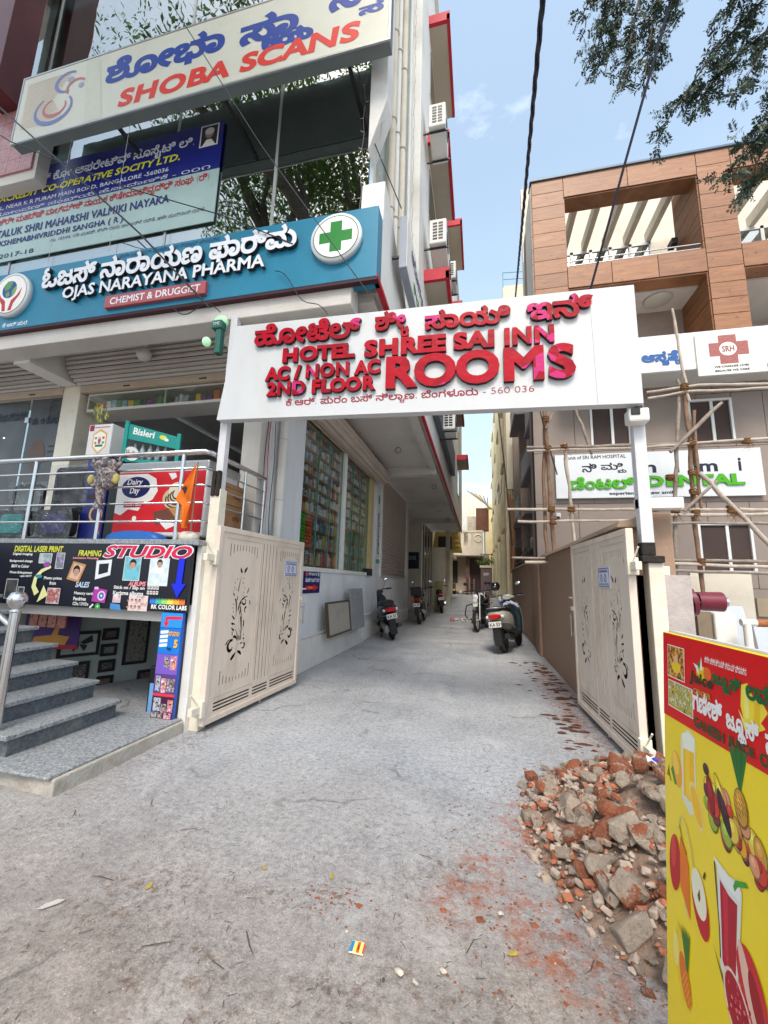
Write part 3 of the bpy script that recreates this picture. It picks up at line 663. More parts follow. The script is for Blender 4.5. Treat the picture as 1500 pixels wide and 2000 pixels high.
# dark duct board hung along the lane side and bracket arms
MB().hexa([(XR+.01, 8.0, 5.3), (XR+.16, 8.0, 5.3), (XR+.16, 15.6, 5.6), (XR+.01, 15.6, 5.6)], [(XR+.01, 8.0, 6.4), (XR+.16, 8.0, 6.4), (XR+.16, 15.6, 6.5), (XR+.01, 15.6, 6.5)]).build('duct_panel', mat('slate_panel', (.10, .12, .15), .5, .2, 2), B)
# --- platform in front of the shops
P = thing('shop_platform', (-5, 4.2, 0), 'raised granite-edged platform with white base in front of the pharmacy', 'platform')
w = MB(); w.box(-9, 3.68, 1.2, -2.84, 5.2, 1.80); w.build('deck', M_soffit, P)
w = MB(); w.box(-9, 3.60, 1.80, -2.78, 5.2, 1.86); w.build('granite_edge', M_granite, P, bev=.008)
w = MB(); w.box(-2.87, 3.68, -.1, -2.78, 4.98, 1.80); w.build('side_wall', M_white, P)
w = MB(); w.box(-9, 3.7, 1.02, -2.9, 3.9, 1.2); w.build('edge_beam', M_soffit, P)
# basement room of the studio under it
R_ = thing('studio_basement', (-4.5, 5, -1.2), 'dim basement photo studio room with pale walls under the platform', 'room')
dirw = V((.47, .883, 0)); o0 = V((-5.3, 4.35, 0))
w = MB(); e0 = o0-dirw*.7; e1 = o0+dirw*3.8
w.hexa([e0+V((0, 0, -2)), e1+V((0, 0, -2)), e1+V((-.2, .1, -2)), e0+V((-.2, .1, -2))], [e0+V((0, 0, 1.2)), e1+V((0, 0, 1.2)), e1+V((-.2, .1, 1.2)), e0+V((-.2, .1, 1.2))])
w.build('picture_wall', mat('basement_wall', (.42, .46, .43), .85, .1, 1.5), R_)
w = MB(); w.box(-9, 3.7, -2.1, -2.88, 9, -2); w.build('floor', M_mid, R_)
w = MB(); w.box(-3.0, 3.7, -2, -2.88, 8, 1.2); w.box(-9, 8, -2, -2.88, 8.1, 1.2); w.build('room_wall', M_mid, R_)
FP = Fr(o0, (.47, .883, 0), (0, 0, 1))
pics = [('butterfly picture in a black frame', .02, .40, .48, .72, 'b'), ('small dark frame uppermost in the column right of the butterfly', .5, .58, .7, .74, ''), ('small dark frame second from top in the column right of the butterfly', .5, .37, .7, .53, ''), ('small dark frame third from top in the column right of the butterfly', .5, .16, .7, .32, ''), ('small dark frame lowest in the column right of the butterfly', .5, -.06, .7, .11, ''),
        ('tall framed picture of a pale standing figure', .78, .22, 1.1, .86, ''), ('dark family photo frame below the butterfly picture', .05, 0.0, .4, .33, ''), ('tall dark frame low on the wall near the black bin', 1.0, -.5, 1.32, .12, ''), ('wide dark landscape frame high on the basement wall', .7, .93, 1.4, 1.12, ''), ('dark framed print near the right end of the wall', 1.42, .5, 1.75, .95, ''), ('dark framed round portrait below the right end print', 1.45, -.1, 1.8, .4, '')]
mpic = [picture('dim_photo_%d' % i, c, 22) for i, c in enumerate((((120, 120, 115), (60, 58, 60), (150, 140, 130)), ((70, 60, 60), (120, 100, 90), (40, 40, 50)), ((90, 100, 95), (140, 135, 125), (50, 50, 50))))]
for i, (lb, u0, v0, u1, v1, k) in enumerate(pics):
    t = thing('picture_frame', FP.p((u0+u1)/2, v0, .02), lb, 'picture', 'framed pictures on the basement wall')
    MB().fbox(FP, u0, v0, u1, v1, .003, .025).build('frame', M_black, t, bev=.004)
    MB().fbox(FP, u0+.04, v0+.04, u1-.04, v1-.04, .024, .028).build('photo', mat('pale_print', (.5, .5, .48), .5, .05) if k else mpic[i % 3], t)
    if k:
        q = Print(FP, .029); cu, cv = (u0+u1)/2, (v0+v1)/2
        for sx in (-1, 1):
            q.poly([(cu, cv+.02), (cu+sx*.13, cv+.11), (cu+sx*.15, cv+.02), (cu+sx*.05, cv-.01)], (50, 50, 55)); q.poly([(cu, cv), (cu+sx*.09, cv-.02), (cu+sx*.06, cv-.1), (cu+sx*.01, cv-.03)], (60, 60, 65))
        q.build(t)
t = thing('thumbs_up_poster', (-5.2, 4.1, .3), 'purple poster with an orange pointing hand behind the stairs', 'poster')
fp = Fr((-5.45, 4.06, .0), (.9, .43, 0), (0, 0, 1)); MB().fbox(fp, 0, .55, .6, .98, 0, .02).build('board', ink(70, 40, 110), t)
q = Print(fp, .022); q.poly([(.1, .62), (.12, .7), (.3, .72), (.34, .84), (.38, .84), (.37, .72), (.5, .7), (.46, .6)], (200, 140, 60)); q.rect(0, .55, .6, .6, (160, 40, 60)); q.build(t)
for i, x in enumerate((-5.3, -5.16, -5.02, -4.88)):
    MB().box(x, 3.98, .84, x+.12, 4.0, 1.1).build('red_portrait', picture('red_portraits', ((150, 50, 50), (190, 120, 100), (90, 30, 40)), 30), label='%s of the row of small red portraits above the stairs' % ('leftmost', 'second from left', 'third from left', 'rightmost')[i], cat='picture', group='small red portraits over the stairs')
t = thing('dustbin', (-3.6, 4.3, -.6), 'black bin with a blue phone-recharge sticker at the studio entrance', 'bin'); MB().box(-3.62, 4.1, -1.2, -3.3, 4.4, .48).build('body', M_black, t, bev=.02)
MB().box(-3.585, 4.09, -.05, -3.47, 4.098, .3).build('sticker', ink(120, 180, 235), t)
# --- granite stairs and landing
T = thing('granite_staircase', (-4, 3, 0), 'speckled granite stairs rising left from a landing beside the studio entrance', 'stairs')
w = MB(); w.add([(-2.80, 2.43, -.05), (-3.45, 2.5, -.05), (-3.45, 3.66, -.05), (-2.78, 3.66, -.05), (-2.80, 2.43, .115), (-3.45, 2.5, .115), (-3.45, 3.66, .115), (-2.78, 3.66, .115)], [(0, 1, 2, 3), (4, 7, 6, 5), (0, 4, 5, 1), (1, 5, 6, 2), (2, 6, 7, 3), (3, 7, 4, 0)])
w.build('landing_base', mat('chipped_cement', (.46, .43, .38), .9, .2, 5, .5, 40, dirt=(.22, .15, .1), dscale=3, damt=.7), T, bev=.012)
w = MB(); w.add([(-2.82, 2.41, .115), (-6.6, 2.41, .115), (-6.6, 3.66, .115), (-2.80, 3.66, .115), (-2.82, 2.41, .135), (-6.6, 2.41, .135), (-6.6, 3.66, .135), (-2.80, 3.66, .135)], [(0, 1, 2, 3), (4, 7, 6, 5), (0, 4, 5, 1), (1, 5, 6, 2), (2, 6, 7, 3), (3, 7, 4, 0)])
w.build('landing_slab', M_granite, T, bev=.006)
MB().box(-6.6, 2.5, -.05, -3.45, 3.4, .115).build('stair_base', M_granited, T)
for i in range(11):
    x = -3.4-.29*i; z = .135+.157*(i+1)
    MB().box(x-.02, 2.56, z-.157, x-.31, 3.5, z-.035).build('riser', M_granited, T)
    MB().box(x+.01, 2.52, z-.035, x-.32, 3.53, z).build('tread', M_granite, T, bev=.006)
H = thing('stair_handrail', (-3.6, 2.6, .13), 'stainless steel stair handrail with a ball-topped newel post', 'handrail')
MB().cyl((-3.58, 2.57, .13), (-3.62, 2.6, 1.18), .035, 20).build('newel_post', M_steel, H)
MB().lathe([(0, 0), (.035, 0), (.04, .02), (.02, .035), (.045, .05), (.066, .085), (.068, .12), (.045, .16), (.0, .175)], (-3.62, 2.6, 1.16)).build('ball_finial', M_steel, H)
sl_ = .157/.29
for dz, r in ((1.0, .024), (.66, .012), (.36, .012)): MB().cyl((-3.64, 2.6, dz+.06), (-6.6, 2.6, dz+.06+2.96*sl_), r, 12).build('rail', M_steel, H)
MB().cyl((-4.9, 2.6, .13+.157*5), (-4.9, 2.6, 1.75), .025, 12).build('post', M_steel, H)
# --- platform railing
L = thing('platform_railing', (-4.5, 3.7, 1.86), 'stainless steel railing with five rails along the pharmacy platform edge', 'railing')
ra = V((-2.83, 3.68, 0))
MB().tube([(-9, 3.68, 2.82), (-2.86, 3.68, 2.82), (-2.83, 3.72, 2.82), (-2.83, 4.9, 2.82)], .03, 12).build('top_rail', M_steel, L)
for z in (2.64, 2.45, 2.26, 2.06): MB().tube([(-9, 3.68, z), (-2.85, 3.68, z), (-2.83, 3.71, z), (-2.83, 4.9, z)], .012, 8).build('rail', M_steel, L)
for x in (-5.19, -4.16, -3.13, -6.25): MB().cyl((x, 3.68, 1.86), (x, 3.68, 2.81), .022, 12).build('post', M_steel, L)
for y in (4.42, 4.88): MB().cyl((-2.83, y, 1.86), (-2.83, y, 2.81), .018, 10).build('post', M_steel, L)
# ================= SIGNS ON THE LEFT =================
# pharmacy fascia
PH = thing('pharmacy_sign', (-3.8, 3.7, 4.7), 'teal pharmacy fascia sign with raised white lettering, emblem and green cross disc', 'sign')
Mteal = mat('teal_sign_panel', (.012, .20, .33), .4, .12, 1.3, .04, 30, dirt=(.02, .10, .15), dscale=2.5, damt=.35, spec=.4)
MB().box(-9, 3.705, 4.69, -1.03, 3.9, 5.56).build('panel', Mteal, PH, bev=.004)
F = FY(3.705); Mlw = mat('white_acrylic_letter', (.78, .80, .84), .35, .05, 8); Mls = mat('dark_letter_side', (.025, .03, .04), .6, .1)
write(PH, 'ಓಜಸ್ ನಾರಾಯಣ ಫಾರ್ಮ', F, (-5.62, 5.13, -1.96, 5.49), Mlw, .05, .035, side=Mls, letters=True, res=3)
write(PH, 'OJAS NARAYANA PHARMA', F, (-5.24, 4.93, -2.34, 5.15), Mlw, .045, .028, serif=True, side=Mls, letters=True)
Mrose = mat('rose_red_panel', (.42, .09, .10), .45, .1, 3)
MB().fbox(F, -4.53, 4.755, -3.09, 4.92, 0, .045).build('subtitle_panel', Mrose, PH, bev=.004)
write(PH, 'CHEMIST & DRUGGIST', F, (-4.45, 4.79, -3.16, 4.885), Mlw, bold=.018, d0=.046, res=3)
write(PH, 'ಶ್ರೀ ಲಕ್ಷ್ಮೀ ವೆಂಕಟೇಶ್ವರ ಸ್ವಾಮಿ ಪ್ರಸನ್ನ', F, (-4.46, 5.475, -3.0, 5.54), ink(30, 70, 110), bold=.01)
write(PH, 'ಕೆ.ಆರ್.ಪುರ', F, (-6.25, 4.725, -5.82, 4.79), ink(225, 235, 240), bold=.02)
for cx, rr in ((-1.49, .295), (-6.13, .32)):
    d = MB(); d.lathe([(0, 0), (rr, 0), (rr, -.05), (rr*.99, -.06), (0, -.06)], (cx, 3.705, 5.195 if cx > -3 else 5.17), (0, 1, 0), 40).build('disc', mat('white_sign_face', (.74, .75, .74), .4, .05), PH)
p = Print(FY(3.643)); c = (-1.49, 5.195)
p.ell(*c, .262, .262, (50, 90, 70), 40); p.ell(*c, .252, .252, (240, 240, 236), 40)
p.rect(-1.555, 5.01, -1.42, 5.385, (20, 125, 45)); p.rect(-1.68, 5.125, -1.30, 5.26, (20, 125, 45)); p.build(PH, 'green_cross')
p = Print(FY(3.643)); c = (-6.13, 5.17)
p.ell(*c, .285, .285, (60, 60, 60), 40); p.ell(*c, .278, .278, (245, 240, 235), 40); p.ell(-6.15, 5.24, .125, .13, (40, 70, 140)); p.poly([(-6.26, 5.3), (-6.2, 5.37), (-6.1, 5.36), (-6.14, 5.26), (-6.22, 5.22)], (90, 150, 80)); p.poly([(-6.1, 5.22), (-6.03, 5.3), (-6.03, 5.2), (-6.1, 5.13)], (120, 170, 60)); p.poly([(-6.21, 5.18), (-6.16, 5.22), (-6.13, 5.15), (-6.18, 5.12)], (110, 160, 80))
for sx in (-1, 1): p.poly([(-6.14+sx*.02, 4.92), (-6.14+sx*.08, 4.92), (-6.14+sx*.1, 5.02), (-6.14+sx*.19, 5.14), (-6.14+sx*.21, 5.25), (-6.14+sx*.14, 5.14), (-6.14+sx*.05, 5.07)], (190, 40, 35))
p.build(PH, 'globe_emblem')
# clinic sign above
SC = thing('scan_clinic_sign', (-3.8, 3.6, 7.6), 'long cream fascia sign with blue Kannada and red SHOBA SCANS lettering', 'sign')
Mcs = mat('cream_sign_face', (.66, .66, .56), .4, .06, .9, dirt=(.5, .46, .36), dscale=1.2, damt=.4)
MB().box(-6.62, 3.6, 7.64, -.94, 3.74, 8.82).build('box', mat('sign_back_grey', (.16, .19, .19), .6, .15, 2), SC, bev=.004)
MB().box(-6.60, 3.585, 7.66, -.96, 3.6, 8.8).build('face', Mcs, SC)
MB().box(-6.6, 3.742, 7.66, -.96, 3.75, 8.8).build('added_back_plate', mat('pale_back_plate', (.38, .42, .40), .6, .15, 2), SC)  # plate added to lighten the sign's mirror image in the glass behind
w = MB(); w.box(-6.63, 3.58, 7.63, -.93, 3.6, 7.655); w.box(-6.63, 3.58, 8.805, -.93, 3.6, 8.83); w.box(-6.63, 3.58, 7.655, -6.605, 3.6, 8.805); w.box(-.955, 3.58, 7.655, -.93, 3.6, 8.805); w.build('rim', M_alu, SC)
F = FY(3.585); blue = ink(28, 62, 150); red = ink(215, 52, 40)
write(SC, 'ಶೋಭಾ', F, (-5.04, 8.16, -3.15, 8.66), blue, bold=.045, res=4)
write(SC, 'ಸ್ಕಾ{ಕಯ}ನ್ಸ'.replace('ಸ್ಕಾ{ಕಯ}ನ್ಸ', 'ಸಾ{ಕಯ}'), F, (-2.93, 8.0, -1.9, 8.62), blue, bold=.045, res=4)
write(SC, 'ನ್', F, (-1.72, 8.28, -1.05, 8.78), blue, bold=.045, res=4)
write(SC, 'ಸ', F, (-1.33, 8.1, -1.02, 8.28), blue, bold=.045, res=4)
write(SC, 'SHOBA SCANS', F, (-4.75, 7.755, -1.3, 8.05), red, bold=.045, shear=.1, res=4)
p = Print(F)
for i in range(20): p.rect(-6.5, 7.86+.042*i, -5.75+.25*(abs(i-9)/9.)-.2, 7.872+.042*i, (206, 176, 140))
p.poly([(-5.3, 7.67), (-5.0, 7.67), (-5.2, 8.79), (-5.45, 8.79)], (206, 208, 190))
for (cu, cv, ru, rv, a0, a1, col_, w0, w1) in ((-5.92, 8.08, .33, .25, 130, 395, (110, 122, 175), .03, .08), (-5.9, 8.1, .2, .15, 110, 385, (185, 105, 110), .02, .06), (-5.72, 8.5, .22, .17, 60, 280, (110, 122, 175), .03, .07), (-5.55, 8.36, .17, .14, 40, 215, (190, 110, 110), .03, .05)):
    pts = arc(cu, cv, ru, rv, a0, a1, 22); h = len(pts)//2
    p.line(pts[:h+1], w0, col_, w1); p.line(pts[h:], w1, col_, w0)
p.ell(-5.68, 8.53, .06, .05, (150, 160, 190)); p.ell(-5.47, 8.37, .05, .045, (150, 160, 190)); p.build(SC, 'logo')
for x in (-4.9, -3.2, -1.5): MB().box(x, 3.74, 7.66, x+.05, 4.14, 7.7).build('bracket', M_blackm, SC)
# banner printed inside the glass: blue upper band and pale lower band
BN = thing('window_banner', (-5.5, 4.12, 6.3), 'blue and pale green society banner with Kannada and English lettering on the first-floor glass', 'banner')
w = MB(); w.box(-9, 4.105, 7.09, -3.46, 4.118, 7.9); w.build('blue_band', mat('banner_blue', srgb(24, 32, 120), .3, .12, 2, spec=.5), BN)
w = MB(); w.box(-9, 4.105, 6.24, -3.46, 4.118, 7.09); w.build('pale_band', mat('banner_pale', srgb(165, 190, 185), .3, .08, 2, spec=.5), BN)
F = FY(4.104)
write(BN, 'ಜನಕಲ್ಯಾಣ ಕ್ರೆಡಿಟ್ ಕೋ-ಆಪರೇಟಿವ್ ಸೊಸೈಟಿ ಲಿ.', F, (-8.6, 7.5, -3.92, 7.75), ink(215, 225, 235), bold=.02)
write(BN, 'JANAKALYANACREDIT CO-OPERATIVE SOCITY LTD.', F, (-8.8, 7.34, -4.13, 7.5), ink(215, 215, 50), bold=.03, shear=.15)
write(BN, 'RAMA HOSPITAL, NEAR K R PURAM MAIN ROAD, BANGALORE -560036', F, (-8.4, 7.215, -4.3, 7.3), ink(210, 215, 225), bold=.01)
write(BN, 'ನೋಂದಣಿ ಸಂಖ್ಯೆ ಹೊಂದಾಣಿಕೆ - ೦೦೧', F, (-7.6, 7.11, -3.6, 7.18), ink(205, 210, 220))
write(BN, 'ಬೆಂಗಳೂರು ಪೂರ್ವ ಶ್ರೀ ಮಹರ್ಷಿ ವಾಲ್ಮೀಕಿ ನಾಯಕ ಕ್ಷೇಮಾಭಿವೃದ್ಧಿ ಸಂಘ (ರಿ)', F, (-8.6, 6.87, -3.6, 7.06), ink(180, 35, 50), bold=.02)
write(BN, 'BENGALURU EAST TALUK SHRI MAHARSHI VALMIKI NAYAKA', F, (-8.9, 6.69, -4.22, 6.83), ink(25, 40, 110), bold=.035)
write(BN, 'KSHEMABHIVRIDDHI SANGHA ( R )', F, (-7.35, 6.5, -4.98, 6.63), ink(25, 40, 110), bold=.035)
write(BN, 'ನಂ. 103/04, 1ನೇ ಮಹಡಿ, ಶ್ರೀ ರಾಮ ಆಸ್ಪತ್ರೆ ರಸ್ತೆ, ಹಳೇ ಮದ್ರಾಸ್ ರಸ್ತೆ', F, (-6.3, 6.42, -3.62, 6.49), ink(60, 60, 100))
write(BN, '2017-18', F, (-7.3, 6.3, -6.6, 6.38), ink(40, 40, 90), bold=.01)
p = Print(F); p.rect(-3.83, 7.5, -3.53, 7.87, (225, 225, 225)); p.rect(-3.81, 7.52, -3.55, 7.85, (38, 38, 42)); p.ell(-3.68, 7.72, .07, .08, (150, 125, 115)); p.ell(-3.68, 7.76, .075, .06, (205, 205, 205)); p.poly([(-3.78, 7.52), (-3.72, 7.62), (-3.64, 7.62), (-3.57, 7.52)], (225, 225, 225)); p.build(BN, 'portrait')
# projecting sign on the lane corner
PS = thing('projecting_sign', (-.9, 4.6, 5.3), 'slim white lightbox sign with Kannada text projecting along the lane corner', 'sign')
MB().box(-.93, 4.36, 5.32, -.84, 6.2, 6.05).build('box', mat('grey_sign_edge', (.28, .31, .37), .5, .1), PS, bev=.005)
MB().box(-.84, 4.38, 5.34, -.832, 6.18, 6.03).build('face', M_white, PS)
write(PS, 'ಆರೋಗ್ಯ', FXp(-.832), (4.7, 5.72, 5.9, 5.95), ink(60, 40, 100), bold=.03)
write(PS, 'ಕ್ಲಿನಿಕ್', FXp(-.832), (4.9, 5.4, 5.9, 5.6), ink(40, 120, 70), bold=.03)
MB().box(-1.3, 4.4, 5.5, -.93, 4.43, 5.53).build('bracket', M_blackm, PS)
# ---- HOTEL sign spanning the gate
L0 = V((-2.63, 3.68, 0)); U0 = (V((1.445, 3.83, 0))-L0).normalized(); HF = Fr(L0, U0, (0, 0, 1))
HS = thing('hotel_sign', (-.6, 3.76, 3.1), 'white metal hotel signboard with raised red letters spanning the gateway', 'sign')
w = MB(); C4 = ((-.138, 3.175), (4.075, 3.124), (4.075, 4.303), (-.001, 4.283))
Mhs = mat('white_sign_sheet', (.60, .615, .625), .45, .04, 1.4, .03, 20, dirt=(.50, .49, .46), dscale=1.5, damt=.5, stretch=(1, 1, .3))
w.poly3([C4], HF, -.10, 0, 0); w.build('panel', Mhs, HS, bev=.004)
w = MB(); w.tube([HF.p(3.684, 4.3, .001), HF.p(3.70, 3.128, .001)], .0016, 5); w.build('panel_seam', mat('seam_grey', (.35, .36, .37), .6, .1), HS)
Mred = None
def redmat():
    m = bpy.data.materials.new('peeling_red_acrylic'); m.use_nodes = True; n = m.node_tree.nodes; l = m.node_tree.links; b = n['Principled BSDF']; b.inputs['Roughness'].default_value = .3; b.inputs['Specular IOR Level'].default_value = .15
    tc = n.new('ShaderNodeTexCoord'); v = n.new('ShaderNodeTexVoronoi'); v.inputs['Scale'].default_value = 6.5; l.new(tc.outputs['Object'], v.inputs['Vector'])
    a = n.new('ShaderNodeTexNoise'); a.inputs['Scale'].default_value = 1.3; l.new(tc.outputs['Object'], a.inputs['Vector'])
    sp = n.new('ShaderNodeSeparateXYZ'); l.new(tc.outputs['Object'], sp.inputs[0]); mr = n.new('ShaderNodeMapRange'); mr.inputs[1].default_value = 1.0; mr.inputs[2].default_value = 1.6; mr.inputs[3].default_value = 0; mr.inputs[4].default_value = .42; l.new(sp.outputs[0], mr.inputs[0])
    ad = n.new('ShaderNodeMath'); ad.operation = 'ADD'; se = n.new('ShaderNodeSeparateColor'); l.new(v.outputs['Color'], se.inputs[0]); l.new(se.outputs[0], ad.inputs[0]); l.new(mr.outputs[0], ad.inputs[1])
    r = n.new('ShaderNodeValToRGB'); r.color_ramp.interpolation = 'CONSTANT'; e = r.color_ramp.elements; e[0].color = (.40, .001, .014, 1); e[0].position = 0; e[1].position = .93; e[1].color = (.52, .025, .16, 1); q = e.new(.6); q.color = (.31, .001, .012, 1)
    l.new(ad.outputs[0], r.inputs[0]); l.new(r.outputs[0], b.inputs['Base Color'])
    bu = n.new('ShaderNodeBump'); bu.inputs['Strength'].default_value = .2; bu.inputs['Distance'].default_value = .02; a.inputs['Scale'].default_value = 14; l.new(a.outputs[0], bu.inputs['Height']); l.new(bu.outputs[0], b.inputs['Normal'])
    return m
Mred = redmat(); Mside = mat('maroon_letter_side', (.035, .008, .015), .5, .2, 6)
K = dict(side=Mside, letters=True, res=4)
write(HS, 'ಹೋಟೆಲ್', HF, (.252, 3.985, 1.456, 4.245), Mred, .04, .036, **K)
write(HS, 'ಶಿ{ರ}ೀ'.replace('ಶಿ{ರ}ೀ', 'ಶೀ{ರ}'), HF, (1.604, 3.95, 1.958, 4.26), Mred, .04, .036, **K)
write(HS, 'ಸಾಯಿ', HF, (2.12, 4.0, 2.957, 4.215), Mred, .04, .036, **K)
write(HS, 'ಇನ್', HF, (3.105, 3.99, 3.704, 4.25), Mred, .04, .036, **K)
write(HS, 'HOTEL', HF, (.60, 3.765, 1.40, 3.935), Mred, .04, .055, **K)
write(HS, 'SHREE', HF, (1.498, 3.752, 2.337, 3.945), Mred, .04, .055, **K)
write(HS, 'SAI', HF, (2.403, 3.757, 2.80, 3.945), Mred, .04, .055, **K)
write(HS, 'INN', HF, (2.893, 3.762, 3.346, 3.945), Mred, .04, .055, **K)
write(HS, 'AC / NON AC', HF, (.415, 3.565, 1.677, 3.725), Mred, .04, .052, **K)
write(HS, '2ND FLOOR', HF, (.448, 3.392, 1.629, 3.55), Mred, .04, .052, **K)
write(HS, 'ROOMS', HF, (1.735, 3.385, 3.52, 3.74), Mred, .045, .048, **K)
write(HS, 'ಕೆ.ಆರ್. ಪುರಂ ಬಸ್ ನಿಲಾ{ದ}ಣ, ಬೆಂಗಳೂರು - 560 036', HF, (.659, 3.255, 3.155, 3.37), ink(150, 20, 50), bold=.014, res=3)
# posts of the sign
PL = thing('left_gate_post', (-2.74, 3.80, 0), 'cream square steel gate post with white upper part left of the lane', 'post')
MB().box(-2.80, 3.74, 0, -2.68, 3.86, 2.42).build('lower_post', M_gatew, PL, bev=.006)
MB().box(-2.785, 3.77, 2.36, -2.70, 3.85, 4.5).build('upper_post', mat('white_post', (.66, .66, .68), .5, .08, 3, dirt=(.3, .28, .26), dscale=6, damt=.3), PL, bev=.005)
for x in (-2.79, -2.735): MB().box(x, 3.72, 2.34, x+.045, 3.765, 2.62).build('charred_clamp', mat('charred_black', (.03, .025, .022), .9, .5, 18, .4, 40), PL, bev=.01)
PR = thing('right_gate_post', (1.5, 4.1, 0), 'white square steel post holding the right end of the hotel signboard', 'post')
MB().box(1.40, 3.99, 1.86, 1.50, 4.09, 3.2).build('upper_post', MATS['white_post'], PR, bev=.006)
MB().box(1.395, 3.985, 1.78, 1.505, 4.095, 1.9).build('charred_joint', MATS['charred_black'], PR, bev=.012)
MB().box(1.38, 3.96, 1.72, 1.56, 4.1, 1.78).build('base_plate', MATS['charred_black'], PR, bev=.01)
MB().box(1.44, 4.0, 0, 1.56, 4.14, 1.72).build('lower_post', M_gatew, PR, bev=.006)
CM = thing('security_camera', (1.42, 3.95, 3.05), 'white boxy security camera under the right end of the hotel sign', 'camera')
MB().box(1.33, 3.86, 2.97, 1.50, 4.0, 3.1).build('body', M_white, CM, bev=.02); MB().box(1.345, 3.85, 3.03, 1.42, 3.862, 3.095).build('lens_cover', M_black, CM, bev=.008); MB().box(1.40, 3.9, 3.08, 1.46, 4.0, 3.16).build('bracket', M_blackm, CM)
# second camera and lamp under the canopy
C2 = thing('canopy_camera', (-2.07, 4.2, 4.45), 'grey swivel camera hanging under the canopy above the hotel sign', 'camera')
MB().box(-2.15, 4.07, 4.44, -1.99, 4.2, 4.5).build('mount', M_soffit, C2); MB().cyl((-2.07, 4.12, 4.44), (-2.07, 4.12, 4.34), .03, 10).build('stem', M_soffit, C2); MB().ell((-2.06, 4.09, 4.28), (.06, .06, .09), 12).build('dome', M_chrome, C2)
Lp = thing('canopy_lamp', (-4.6, 4.4, 4.3), 'pale globe lamp hanging under the pharmacy canopy', 'lamp')
MB().cyl((-4.6, 4.4, 4.76), (-4.6, 4.4, 4.66), .03, 10).build('holder', M_white, Lp); MB().ell((-4.6, 4.4, 4.57), (.1, .1, .1), 18).build('globe', mat('frosted_globe', (.6, .6, .58), .35, .05), Lp)
Em = thing('green_lamp_box', (-2.9, 3.72, 4), 'green metal lamp box with two pale green bulbs on the left gate post', 'lamp')
Mgb = mat('dark_green_metal', (.03, .13, .10), .5, .2, 8); MB().box(-2.97, 3.68, 4.30, -2.84, 3.78, 4.40).build('upper_box', Mgb, Em, bev=.01); MB().box(-2.92, 3.70, 4.0, -2.85, 3.78, 4.30).build('lower_box', Mgb, Em, bev=.01)
Mgl = mat('pale_green_bulb', (.42, .75, .45), .3, .05, emit=.25); MB().ell((-2.99, 3.66, 4.12), (.05, .05, .055), 14).build('bulb', Mgl, Em); MB().ell((-2.93, 3.80, 4.46), (.09, .06, .07), 16).build('glow_bulb', Mgl, Em)
write(Em, 'TIME', FY(3.678), (-2.95, 4.33, -2.86, 4.37), ink(190, 200, 190), bold=.02)
# ---- STUDIO signs
SD = thing('studio_sign', (-4.4, 3.64, 1.15), 'black photo studio signboard with pink STUDIO lettering and small pictures', 'sign')
MB().box(-9, 3.595, 1.13, -2.835, 3.64, 1.81).build('panel', mat('black_sign_sheet', srgb(22, 22, 36), .35, .1, 2, spec=.4), SD, bev=.003)
F = FY(3.595); s_ = 3.595/3.64
def sb(u0, v0, u1, v1): return (u0*s_, 1.5+(v0-1.5)*s_, u1*s_, 1.5+(v1-1.5)*s_)
W_ = (228, 228, 225)
write(SD, 'STUDIO', F, sb(-3.985, 1.655, -2.85, 1.805), ink(235, 235, 240), bold=.075, shear=.28, serif=True, res=3)
write(SD, 'STUDIO', F, sb(-3.97, 1.665, -2.865, 1.795), ink(205, 28, 75), bold=.03, shear=.28, serif=True, d0=.007, res=3)
write(SD, 'DIGITAL LASER PRINT', F, sb(-5.241, 1.71, -4.533, 1.78), ink(215, 215, 70), bold=.03, shear=.12)
write(SD, 'FRAMING', F, sb(-4.313, 1.673, -4.0, 1.738), ink(215, 215, 70), bold=.03, shear=.12)
write(SD, 'Lamination Mounting', F, sb(-4.38, 1.635, -4.03, 1.665), ink(235, 150, 150), bold=.03, shear=.1)
for t, b in (('Digital imaging', (-5.25, 1.665, -4.96, 1.70)), ('Background change', (-5.28, 1.585, -4.94, 1.62)), ('B&W to Colour', (-5.24, 1.53, -4.98, 1.565)), ('Photo Enlargement', (-5.25, 1.455, -4.92, 1.49)), ('- upto 100 FT', (-5.1, 1.42, -4.92, 1.45)), ('Photo prints', (-4.74, 1.40, -4.49, 1.44)), ('from', (-4.65, 1.35, -4.56, 1.39)),
             ('Memory cards', (-4.29, 1.25, -4.03, 1.29)), ('Pendrives', (-4.29, 1.195, -4.12, 1.235)), ('CDs / DVDs', (-4.29, 1.145, -4.08, 1.18)), ('Stick on / Slip on', (-3.78, 1.325, -3.39, 1.37)), ('Karizma albums', (-3.78, 1.275, -3.40, 1.315))):
    write(SD, t, F, sb(*b), ink(*W_), bold=.03)
write(SD, 'SALES', F, sb(-4.29, 1.335, -4.1, 1.395), ink(190, 210, 225), bold=.03, shear=.25)
write(SD, 'ALBUMS', F, sb(-3.6, 1.37, -3.38, 1.42), ink(240, 150, 160), bold=.03, shear=.25)
write(SD, 'RK COLOR LABS', F, sb(-3.284, 1.148, -2.861, 1.195), ink(235, 235, 235), bold=.04)
p = Print(F); R4 = lambda m, *b: p.rect(*sb(*b), m)
